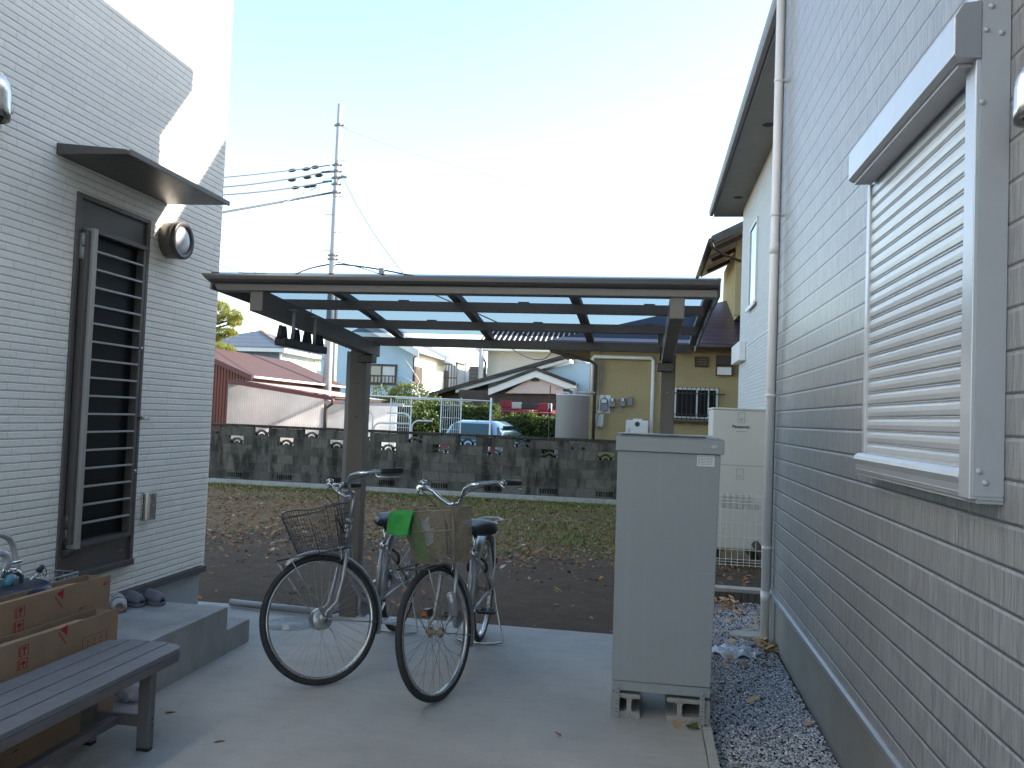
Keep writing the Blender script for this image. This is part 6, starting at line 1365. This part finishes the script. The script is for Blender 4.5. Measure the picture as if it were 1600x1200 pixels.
# shoes on the landing
def clog(lab, u_, v_, ang, white=False):
    c = AZ(u_, v_, .284); t = thing('sandal' if white else 'clog', lab, 'shoe', (c.x, c.y, .284), 0, None if white else 'grey clogs on the porch')
    ca, sa = math.cos(ang), math.sin(ang)
    def W(f, l, z): return (c.x+f*ca-l*sa, c.y+f*sa+l*ca, .284+z)
    out = [(-.125, .0), (-.115, .028), (-.07, .036), (0, .036), (.06, .047), (.10, .04), (.125, .015), (.128, -.01), (.11, -.035), (.06, -.047), (0, -.036), (-.07, -.036), (-.115, -.028)]
    mb = MB(); mb.prism([W(f, l, .001) for f, l in out], (0, 0, .022)); obj('sole', mb, 'sole' if white else 'croc', t, bevel=.005)
    mb = MB(); n = 9; secs = []
    f0_, f1_ = (-.02, .10) if white else (-.01, .122)
    for i in range(8):
        f = lerp(f0_, f1_, i/7); hw_ = .046*math.sqrt(max(.05, 1-((f-.04)/.095)**2)) if f > .04 else .044; hh = (.062-.03*(i/7)**2) if not white else .055
        if i == 7: hh *= .55; hw_ *= .75
        secs.append([W(f, hw_*math.cos(PI*k/(n-1)), .0235+hh*math.sin(PI*k/(n-1))**.8) for k in range(n)])
    vs = [p for s_ in secs for p in s_]; fs = [(i*n+k, i*n+k+1, (i+1)*n+k+1, (i+1)*n+k) for i in range(7) for k in range(n-1)]
    if white: fs = [f for j, f in enumerate(fs) if (j//(n-1)) in (0, 1, 5, 6)]
    mb.add(vs, fs, True); o = obj('upper', mb, 'sandal' if white else 'croc', t); sd = o.modifiers.new('t', 'SOLIDIFY'); sd.thickness = .005
    if not white:
        mb = MB()
        for i in range(4):
            for j in range(3):
                th_ = PI*(.3+.2*j); f = .01+.026*i; p = W(f, .045*math.cos(th_), .0235+(.062-.03*(i/4.5)**2)*math.sin(th_)**.8+.001); mb.lathe([(0, .0012), (.0045, .001)], p, (0, 0, 1), 6)
        obj('vent_holes', mb, 'print', t)
    else:
        mb = MB(); mb.tube([W(-.03, .045, .03), W(-.09, .035, .055), W(-.12, 0, .065), W(-.09, -.035, .055), W(-.03, -.045, .03)], .006, 6); obj('heel_strap', mb, 'sandal', t)
clog('grey clog nearer the cartons on the porch landing', 201, 944, -.35); clog('grey clog farthest right on the porch landing', 233, 942, -.35)
clog('white open sandal beside the right end of the cartons', 184, 951, -.9, True)
# plastic bag by the porch corner
c = AZ(201, 1097, 0); mb = MB(); n, rg = 18, 12; vs = []
for i in range(rg):
    th_ = PI*i/(rg-1)
    for k in range(n):
        a = 2*PI*k/n; rr = .065*math.sin(th_)**.7*(1+.16*math.sin(5*a+i)+.08*math.sin(9*a)); vs.append((c.x+rr*math.cos(a)*1.1, c.y+.02+rr*math.sin(a), .072+.07*math.cos(th_)+.008*math.sin(4*a+2*i)))
mb.add(vs, [(i*n+k, (i+1)*n+k, (i+1)*n+(k+1) % n, i*n+(k+1) % n) for i in range(rg-1) for k in range(n)], True)
obj('plastic_bag', mb, 'film', None, label='crumpled clear plastic bag behind the bench leg by the porch corner', cat='plastic bag')

# ================================================================ BICYCLES
WR = .348; XFW = 1.20
def wheel(parent, T, side_hub=None, rusty=False):
    tm = T
    mb = MB(); R = WR; mb.lathe([(R-.046, -.012), (R-.046, .012), (R-.034, .0135), (R-.030, .011), (R-.038, 0), (R-.030, -.011), (R-.034, -.0135)], (0, 0, 0), (0, 1, 0), 64, closed=True); mb.v = [tm(v) for v in mb.v]
    w_ = obj('wheel', mb, 'steel', parent, local=True)
    mb = MB(); tr = .0175; q = [(R-tr+tr*math.cos(a), tr*1.05*math.sin(a)) for a in np.linspace(0, 2*PI, 13)[:-1]]; mb.lathe(q, (0, 0, 0), (0, 1, 0), 64, closed=True); mb.v = [tm(v) for v in mb.v]; obj('tyre', mb, 'rubber', w_, local=True)
    mb = MB()
    for k in range(36):
        s_ = 1 if k % 2 else -1; a = 2*PI*k/36; tg = .75 if (k//2) % 2 else -.75; hb_ = a+tg
        p0 = (.026*math.cos(hb_), s_*.030, .026*math.sin(hb_)); p1 = ((R-.044)*math.cos(a), s_*.002, (R-.044)*math.sin(a)); mb.tube([p0, p1], .0011, 4, cap=False)
    mb.v = [tm(v) for v in mb.v]; obj('spokes', mb, 'rust' if rusty else 'silver', w_, local=True)
    mb = MB(); mb.lathe([(0, -.062), (.006, -.062), (.006, -.045), (.013, -.040), (.014, -.036), (.028, -.034), (.028, -.029), (.014, -.026), (.013, .026), (.028, .029), (.028, .034), (.014, .036), (.013, .040), (.006, .045), (.006, .062), (0, .062)], (0, 0, 0), (0, 1, 0), 18)
    if side_hub == 'dynamo': mb.lathe([(0, -.036), (.055, -.036), (.060, -.028), (.060, .02), (.055, .028), (0, .03)], (0, 0, 0), (0, 1, 0), 24)
    if side_hub == 'rear': mb.lathe([(0, .036), (.045, .036), (.048, .05), (.03, .054), (0, .054)], (0, 0, 0), (0, 1, 0), 20); mb.lathe([(0, -.046), (.032, -.046), (.034, -.04), (0, -.04)], (0, 0, 0), (0, 1, 0), 20)
    mb.v = [tm(v) for v in mb.v]; obj('hub', mb, 'rust' if rusty else 'silver', w_, local=True)
    if not rusty: mb = MB(); mb.box(WR-.16, WR-.125, -.004, .004, -.015, .015); mb.v = [tm(v) for v in mb.v]; obj('spoke_reflector', mb, 'label', w_, local=True)
    return w_
def fender(parent, T, a0, a1, mat, wdt=.028, R=WR+.020):
    mb = MB(); n = 28; prof = [(-wdt, -.014), (-wdt*.85, -.003), (-wdt*.4, .004), (0, .006), (wdt*.4, .004), (wdt*.85, -.003), (wdt, -.014)]; vs = []
    for i in range(n+1):
        a = lerp(a0, a1, i/n)
        for l, h in prof: vs.append(T(((R+h)*math.cos(a), l, (R+h)*math.sin(a))))
    m_ = len(prof); mb.add(vs, [(i*m_+k, i*m_+k+1, (i+1)*m_+k+1, (i+1)*m_+k) for i in range(n) for k in range(m_-1)], True)
    o = obj('fender', mb, mat, parent, local=True); s_ = o.modifiers.new('t', 'SOLIDIFY'); s_.thickness = .0015; return o
def bicycle(lab, front, rear, steer, style):
    front = Vector((*front, 0)); rear = Vector((*rear, 0)); h = (front-rear).normalized(); mid = (front+rear)/2; rear = mid-h*XFW/2
    b = thing('bicycle', lab, 'bicycle', tuple(rear), math.atan2(h.y, h.x), 'two old city bicycles')
    pm_ = 'silver'; ax = Vector((XFW-.056, 0, WR-.022)); u = Vector((-.36, 0, .933)).normalized(); Rt = Matrix.Rotation(steer, 3, u)
    def S(p): return tuple(ax+Rt @ (Vector(p)-ax))                 # steered
    def TW(v): return S((XFW+v[0], v[1], WR+v[2]))
    def TR(v): return (v[0], v[1], WR+v[2])
    def K(s_, f=0, l=0, z=0): p = ax+u*s_; return (p.x+f, l, p.z+z)
    old = style == 'mesh'
    wheel(b, TW, None if old else 'dynamo', old); wheel(b, TR, 'rear', old)
    fender(b, TW, math.radians(106), math.radians(2), pm_) if False else None
    fm = 'silver'
    o = fender(b, TW, math.radians(62 if not old else 100), math.radians(205), fm)
    fender(b, TR, math.radians(-10)+0, math.radians(160), fm)
    # stays
    for s_ in (-1, 1):
        mb = MB(); mb.tube([S((XFW, s_*.052, WR)), S((XFW+(WR+.01)*math.cos(math.radians(195)), s_*.030, WR+(WR+.01)*math.sin(math.radians(195))))], .0022, 5)
        obj('fender_stay', mb, fm, b, local=True); mb = MB(); mb.tube([(0, s_*.06, WR), ((WR+.01)*math.cos(math.radians(150)), s_*.030, WR+(WR+.01)*math.sin(math.radians(150)))], .0022, 5)
        obj('fender_stay', mb, fm, b, local=True); mb = MB(); mb.tube([S((XFW, s_*.055, WR)), S((XFW+.17, s_*.10, WR+.355))], .0028, 5); obj('basket_stay', mb, fm, b, local=True)
    # fork
    mb = MB(); cr0 = K(.405)
    for s_ in (-1, 1):
        mb.tube([S(K(.405, 0, s_*.030)), S(K(.36, 0, s_*.047)), S(K(.22, .0, s_*.052)), S(K(.10, .012, s_*.053)), S((XFW-.012, s_*.053, WR+.03)), S((XFW, s_*.053, WR))], [.013, .0135, .012, .010, .0085, .008], 10)
    mb.tube([S(K(.405, 0, -.034)), S(K(.405, 0, .034))], .013, 10); obj('fork', mb, fm, b, local=True)
    # frame
    mb = MB(); mb.tube([K(.425), K(.56)], .019, 14); bb = (.47, 0, .285)
    if old: dn = [K(.45, -.005), (.93, 0, .60), (.83, 0, .47), (.70, 0, .375), (.57, 0, .325), bb]
    else: dn = [K(.46, -.01), (.90, 0, .60), (.83, 0, .49), (.73, 0, .42), (.62, 0, .385), (.44, 0, .37)]
    mb.tube(dn, [.021, .022, .021, .020, .019, .018], 12)
    if not old: mb.tube([K(.44, -.005), (.86, 0, .50), (.70, 0, .36), bb], .014, 10)
    stp = (.355, 0, .63); mb.tube([bb, stp], .0155, 12); mb.tube([(.47, -.034, .285), (.47, .034, .285)], .021, 14)
    for s_ in (-1, 1):
        mb.tube([(.45, s_*.02, .29), (.33, s_*.032, .305), (0, s_*.062, WR)], .010, 8); mb.tube([(.362, s_*.017, .60), (.27, s_*.034, .55), (0, s_*.062, WR)], .0085, 8)
    obj('frame', mb, fm, b, local=True)
    mb = MB(); mb.tube([stp, (.318, 0, .765)], .0125, 12); sp_ = obj('seat_post', mb, 'chrome', b, local=True); mb = MB(); mb.tube([(.362, 0, .612), (.350, 0, .645)], .020, 12); mb.tube([(.355, -.03, .632), (.355, .03, .632)], .006, 6); obj('seat_clamp', mb, 'chrome', sp_, local=True)
    # saddle
    sx, sz = .295, .80; secs = [(-.135, .085, -.005, .08), (-.125, .112, .016, .105), (-.08, .124, .032, .118), (-.03, .108, .030, .105), (.02, .070, .022, .085), (.07, .040, .016, .066), (.12, .028, .008, .052), (.145, .016, -.004, .03)]
    mb = MB(); n = 16; vs = []
    for f, hw_, top, dp_ in secs:
        for k in range(n):
            a = 2*PI*k/n; c_, s_ = math.cos(a), math.sin(a); vs.append((sx+f, hw_*c_, sz+top-dp_*.5+dp_*.5*(abs(s_)**.7)*(1 if s_ > 0 else -.9)))
    mb.add(vs, [(i*n+k, i*n+(k+1) % n, (i+1)*n+(k+1) % n, (i+1)*n+k) for i in range(len(secs)-1) for k in range(n)]+[tuple(range(n))[::-1], tuple((len(secs)-1)*n+k for k in range(n))], True); sd_ = obj('saddle', mb, 'saddle', b, local=True)
    mb = MB()
    for s_ in (-1, 1):
        mb.tube([(sx+.12, s_*.012, sz-.03), (sx+.02, s_*.02, sz-.05), (sx-.08, s_*.03, sz-.045), (sx-.11, s_*.04, sz-.02)], .0035, 6)
        pts = [(sx-.09+.017*math.cos(a), s_*.06+.017*math.sin(a), sz-.055+.04*a/(2*PI*4)) for a in np.linspace(0, 2*PI*4, 40)]; mb.tube(pts, .003, 4)
    obj('saddle_springs', mb, 'chrome', sd_, local=True)
    # stem + bar
    mb = MB(); mb.tube([S(K(.555)), S(K(.68)), S(K(.705, .006)), S(K(.712, .022))], [.0115, .0115, .013, .015], 12); mb.tube([S(K(.55)), S(K(.58))], .022, 14); obj('stem', mb, 'silver', b, local=True)
    c0 = K(.712, .022); 
    def HB(f, l, z): return S((c0[0]+f, l, c0[2]+z*.85))
    W_ = .245 if not old else .29
    half = [(0, .0, 0), (.012, .035, .006), (.035, .07, .045), (.055, .105, .10), (.055, .15, .125), (.03, .20, .13), (-.03, .235, .125), (-.09, W_, .118), (-.15, W_+.012, .112)]
    pts = [HB(f, -l, z) for f, l, z in half[::-1]]+[HB(f, l, z) for f, l, z in half[1:]]
    mb = MB(); mb.tube(pts, .0112, 12); hb_ = obj('handlebar', mb, 'chrome', b, local=True)
    for s_ in (-1, 1):
        mb = MB(); mb.tube([HB(-.085, s_*(W_-.002), .119), HB(-.10, s_*(W_+.002), .117), HB(-.21, s_*(W_+.022), .107), HB(-.215, s_*(W_+.023), .107)], [.0125, .0165, .0165, .012], 12); obj('grip', mb, 'black', hb_, local=True)
        mb = MB(); mb.tube([HB(-.055, s_*(W_-.018), .122), HB(-.075, s_*(W_-.010), .120)], .017, 10); mb.tube([HB(-.05, s_*(W_-.02), .115), HB(-.06, s_*(W_+.0), .085), HB(-.10, s_*(W_+.02), .075), HB(-.155, s_*(W_+.035), .068), HB(-.18, s_*(W_+.045), .060)], [.008, .009, .007, .007, .005], 7); obj('brake_lever', mb, 'steel', hb_, local=True)
        mb = MB(); mb.tube([HB(-.045, s_*(W_-.03), .118), HB(.06, s_*.17, .10), HB(.12, s_*.08, .04), HB(.09, s_*.02, -.05), S(K(.56, .05, s_*.012)), S(K(.43, .03, s_*.01))], .0028, 6); obj('brake_cable', mb, 'black', hb_, local=True)
    mb = MB(); p = Vector(HB(.02, -.195, .150) if not old else HB(-.02, -.215, .155)); mb.sphere(p, .024, 14, (1, 1, .75)); mb.tube([p-Vector((0, 0, .02)), p-Vector((0, 0, .032))], .01, 8); obj('bell', mb, 'steel', hb_, local=True)
    # front brake caliper
    mb = MB(); mb.tube([S(K(.40, .03, -.03)), S(K(.415, .04, 0)), S(K(.40, .03, .03))], .006, 6); mb.tube([S(K(.40, .03, .03)), S(K(.35, .025, .036)), S(K(.335, .022, .022))], .005, 6); mb.tube([S(K(.40, .03, -.03)), S(K(.35, .025, -.036)), S(K(.335, .022, -.022))], .005, 6); obj('front_brake', mb, 'steel', b, local=True)
    # drivetrain (bike's right side is -y)
    mb = MB(); out = [(.0+.055*math.cos(a), -.072, WR+.055*math.sin(a)) for a in np.linspace(PI*.5, PI*1.45, 10)]+[(.47+.095*math.cos(a), -.072, .285+.095*math.sin(a)) for a in np.linspace(-PI*.55, PI*.5, 14)]
    if old: mb.prism(out, (0, .022, 0)); obj('chain_case', mb, 'silver', b, local=True, bevel=.004)
    else:
        mb.prism([(x_, -.078, z_) for x_, y_, z_ in out], (0, .02, 0)); obj('chain_case', mb, 'silver', b, local=True, bevel=.004)
    mb = MB(); th_ = math.radians(200 if old else 155); dx, dz = .165*math.cos(th_), .165*math.sin(th_)
    mb.tube([(.47, -.05, .285), (.47, -.095, .285), (.47+dx, -.10, .285+dz)], [.009, .010, .008], 8); obj('crank', mb, 'steel', b, local=True); mb = MB(); mb.tube([(.47, .05, .285), (.47, .065, .285), (.47-dx, .075, .285-dz)], [.009, .010, .008], 8); obj('crank', mb, 'steel', b, local=True)
    for s_, sg in ((-1, 1), (1, -1)):
        px_, pz_ = .47+sg*dx, .285+sg*dz; y0 = s_*.10; y1 = s_*.195; mb = MB(); pc = 'black' if old else 'shutter'
        for f in (-.04, .04): mb.tube([(px_+f, y0, pz_), (px_+f, y1, pz_)], .009, 6)
        for y_ in (y0, (y0+y1)/2, y1): mb.tube([(px_-.045, y_, pz_), (px_+.045, y_, pz_)], .008, 6)
        mb.tube([(px_, y0-s_*.02, pz_), (px_, y1, pz_)], .007, 6); pd = obj('pedal', mb, pc, b, local=True)
    # stand
    mb = MB(); mb.tube([(.0, .075, WR), (-.01, .09, .26), (.05, .16, .016), (.055, .15, .010), (.10, .10, .010), (.10, -.10, .010), (.055, -.15, .010), (.05, -.16, .016), (-.01, -.09, .26), (.0, -.075, WR)], .0065, 8)
    obj('kickstand', mb, 'steel' if old else 'silver', b, local=True)
    # rear rack / guard
    mb = MB(); zr = WR+WR+.055
    mb.tube([(.28, .035, zr+.01), (.10, .05, zr+.01), (-.16, .055, zr+.01), (-.20, .03, zr+.012), (-.20, -.03, zr+.012), (-.16, -.055, zr+.01), (.10, -.05, zr+.01), (.28, -.035, zr+.01)], .005, 8)
    for f in (-.1, .0, .12): mb.tube([(f, .053, zr+.01), (f, -.053, zr+.01)], .004, 6)
    for s_ in (-1, 1): mb.tube([(-.06, s_*.054, zr+.01), (-.02, s_*.075, WR+.18), (0, s_*.07, WR+.01)], .004, 6)
    if old: mb.tube([(-.12, .055, zr+.03), (-.2, .09, zr+.03), (-.26, .04, zr+.035), (-.24, -.04, zr+.035), (-.16, -.08, zr+.03)], .006, 8)
    obj('rear_rack', mb, 'whitemetal' if old else 'silver', b, local=True)
    mb = MB(); mb.box(-(WR+.045), -(WR+.02), -.03, .03, WR+.10, WR+.14); obj('rear_reflector', mb, 'cardred', b, local=True, bevel=.004)
    # ring lock on the seat stays
    mb = MB(); mb.tube([(.215+.0*math.cos(a), .062*math.cos(a), .52+.062*math.sin(a)) for a in np.linspace(-.5, PI+.5, 14)], .010, 8); obj('ring_lock', mb, 'black', b, local=True)
    # lamp on the fork
    if old:
        mb = MB(); p = Vector(K(.12, .04, -.08)); mb.box(p.x-.02, p.x+.03, -.10, -.06, p.z-.02, p.z+.02); mb.v = [S(v) for v in mb.v]; lm = obj('dynamo_lamp', mb, 'black', b, local=True)
        mb = MB(); mb.box(p.x+.031, p.x+.036, -.095, -.065, p.z-.013, p.z+.013); mb.v = [S(v) for v in mb.v]; M['amber'] = pm('amber_reflector', (.45, .13, .02), .3); obj('reflector', mb, 'amber', lm, local=True)
        mb = MB(); mb.lathe([(0, -.05), (.02, -.05), (.024, 0), (.024, .06), (.012, .08), (0, .08)], (K(.2, .0)[0]+.06, .075, K(.2)[2]-.02), (-.2, 0, -1), 12); mb.v = [S(v) for v in mb.v]; obj('dynamo', mb, 'silver', b, local=True)
    # basket
    bz0, bz1 = (.705, .985) if old else (.70, .935); f0_ = .06; bw0, bw1 = (.150, .175) if old else (.135, .18); bd0, bd1 = (.14, .17) if old else (.19, .245)
    hx = K(.50)[0]
    def BP(f, l, t_):     # f 0..1 back to front, l -1..1, t_ 0..1 height
        hw_ = lerp(bw0, bw1, t_); d = lerp(bd0, bd1, t_); sag = (.018*(1-abs(l)**2)*t_*(f if f > .5 else .3)) if not old else 0
        bow = .045*(1-l*l)*(f)
        if old: zz = lerp(bz0, bz1, t_)+(-.0)*l
        else: zz = lerp(bz0, bz1, t_)+.012*t_*(1-f)+.022*t_*(1-l*l)
        return S((hx+f0_+d*f+bow, l*hw_*(1-.10*f if old else 1), zz))
    mb = MB(); rim = [BP(0, -1, 1), BP(0, 0, 1), BP(0, 1, 1), BP(.5, 1, 1), BP(1, 1, 1), BP(1, .5, 1), BP(1, 0, 1), BP(1, -.5, 1), BP(1, -1, 1), BP(.5, -1, 1)]; mb.tube(rim, .0035, 6, closed=True)
    bot = [BP(0, -1, 0), BP(0, 1, 0), BP(.5, 1, 0), BP(1, 1, 0), BP(1, 0, 0), BP(1, -1, 0), BP(.5, -1, 0)]; mb.tube(bot, .003, 6, closed=True)
    for cl in (-1, 1): mb.tube([BP(1, cl, 1), BP(1, cl, 0)], .003, 5)
    if old: mb.tube([BP(1.01, -1, .62), BP(1.02, -.5, .62), BP(1.02, 0, .62), BP(1.02, .5, .62), BP(1.01, 1, .62)], .003, 5)
    nv, nh, r_ = (46, 28, .00115) if old else (17, 9, .0014)
    for i in range(nv+1):
        l = -1+2*i/nv; mb.tube([BP(1, l, 0), BP(1, l, 1)], r_, 3, cap=False); mb.tube([BP(0, l, 0), BP(0, l, 1)], r_, 3, cap=False)
        mb.tube([BP(0, l, 0), BP(1, l, 0)], r_, 3, cap=False)
    nd = int(nv*.7)
    for i in range(nd+1):
        f = i/nd
        for l in (-1, 1): mb.tube([BP(f, l, 0), BP(f, l, 1)], r_, 3, cap=False)
        if i % 2 == 0: mb.tube([BP(f, -1, 0), BP(f, 1, 0)], r_, 3, cap=False)
    for j in range(1, nh):
        t_ = j/nh
        mb.tube([BP(0, -1, t_), BP(0, 1, t_), BP(.5, 1, t_), BP(1, 1, t_), BP(1, .5, t_), BP(1, 0, t_), BP(1, -.5, t_), BP(1, -1, t_), BP(.5, -1, t_)], r_, 3, closed=True)
    bk = obj('basket', mb, 'rust' if old else 'greywire', b, local=True)
    mb = MB(); mb.tube([S(K(.50, .02, 0)), BP(0, 0, .75)], .006, 6); mb.box(0, 0, 0, 0, 0, 0) if False else None
    mb.tube([BP(.5, -.5, 0), S((XFW+.17, -.10, WR+.355)), S((XFW+.17, .10, WR+.355)), BP(.5, .5, 0)], .004, 5); mb.tube([BP(0, 0, .75), BP(0, 0, 0), BP(.5, 0, 0), S((XFW+.17, 0, WR+.355))], .004, 5)
    obj('basket_bracket', mb, 'greywire', bk, local=True)
    mwb = Matrix.Translation(rear) @ Matrix.Rotation(math.atan2(h.y, h.x), 4, 'Z')
    return b, (lambda f, l, t_: mwb @ Vector(BP(f, l, t_)))
b1, BP1 = bicycle('left silver city bicycle with turned front wheel and empty dark wire basket', (-1.692, 4.40), (-1.640, 5.60), math.radians(-43), 'wire')
b2, BP2 = bicycle('right silver city bicycle with rusty fine-mesh basket and a green cloth on it', (-1.036, 4.306), (-1.040, 5.52), math.radians(-20), 'mesh')
# green cloth: hangs over the basket rim (bike's left rim corner seen at image left is -l side)
def grid_obj(name, fn, nu, nv, mat, lab, cat, th=.003):
    mb = MB(); vs = [fn(i/nu, j/nv) for i in range(nu+1) for j in range(nv+1)]
    mb.add(vs, [(i*(nv+1)+j, i*(nv+1)+j+1, (i+1)*(nv+1)+j+1, (i+1)*(nv+1)+j) for i in range(nu) for j in range(nv)], True)
    o = obj(name, mb, mat, None, label=lab, cat=cat); s_ = o.modifiers.new('t', 'SOLIDIFY'); s_.thickness = th; s_.offset = 0; return o
LS = -1   # image-left side of the basket
def cloth(uu, vv):
    # first half hangs inside the basket, then over the rim, then a loose flap outside the corner
    rimp = BP2(.97, -1.02+uu*.62, 1.03)
    if vv < .55:
        t_ = vv/.55; l = lerp(-.80, -.98, t_)+uu*lerp(.80, .62, t_); return BP2(.94-.015*math.sin(uu*9+t_*5), l, .03+1.0*t_)
    dl = (BP2(0, -1, 1)-BP2(0, 1, 1)).normalized(); df = (BP2(1, 0, 1)-BP2(0, 0, 1)).normalized(); dl.z = 0; df.z = 0
    t_ = (vv-.55)/.45; k = min(1, t_*6)
    flap = BP2(.97, -1.0, 1.03)+dl*(.045-.145*uu+.022*t_)+df*(.050+.010*math.sin(uu*6+t_*3)+.012*math.sin(uu*PI))+Vector((0, 0, .008-.128*t_-.014*math.sin(uu*PI*.8+.3)*t_))
    return rimp.lerp(flap, k)
grid_obj('green_cloth', cloth, 18, 40, 'green', 'bright green cloth hanging over the corner of the rusty mesh basket', 'cloth')
def bagf(uu, vv):
    p = BP2(.90, -.50+.62*uu+.05*math.sin(vv*6), .35+.50*vv+.03*math.sin(uu*8)); 
    q = BP2(.70, 0, .5)-BP2(.90, 0, .5); return p+q*(.5+.5*math.sin(uu*7+vv*9)*math.cos(vv*11))*.5
grid_obj('plastic_wrap', bagf, 14, 14, 'plastic_w', 'crumpled pale plastic wrap inside the rusty mesh basket', 'plastic wrap', .002)
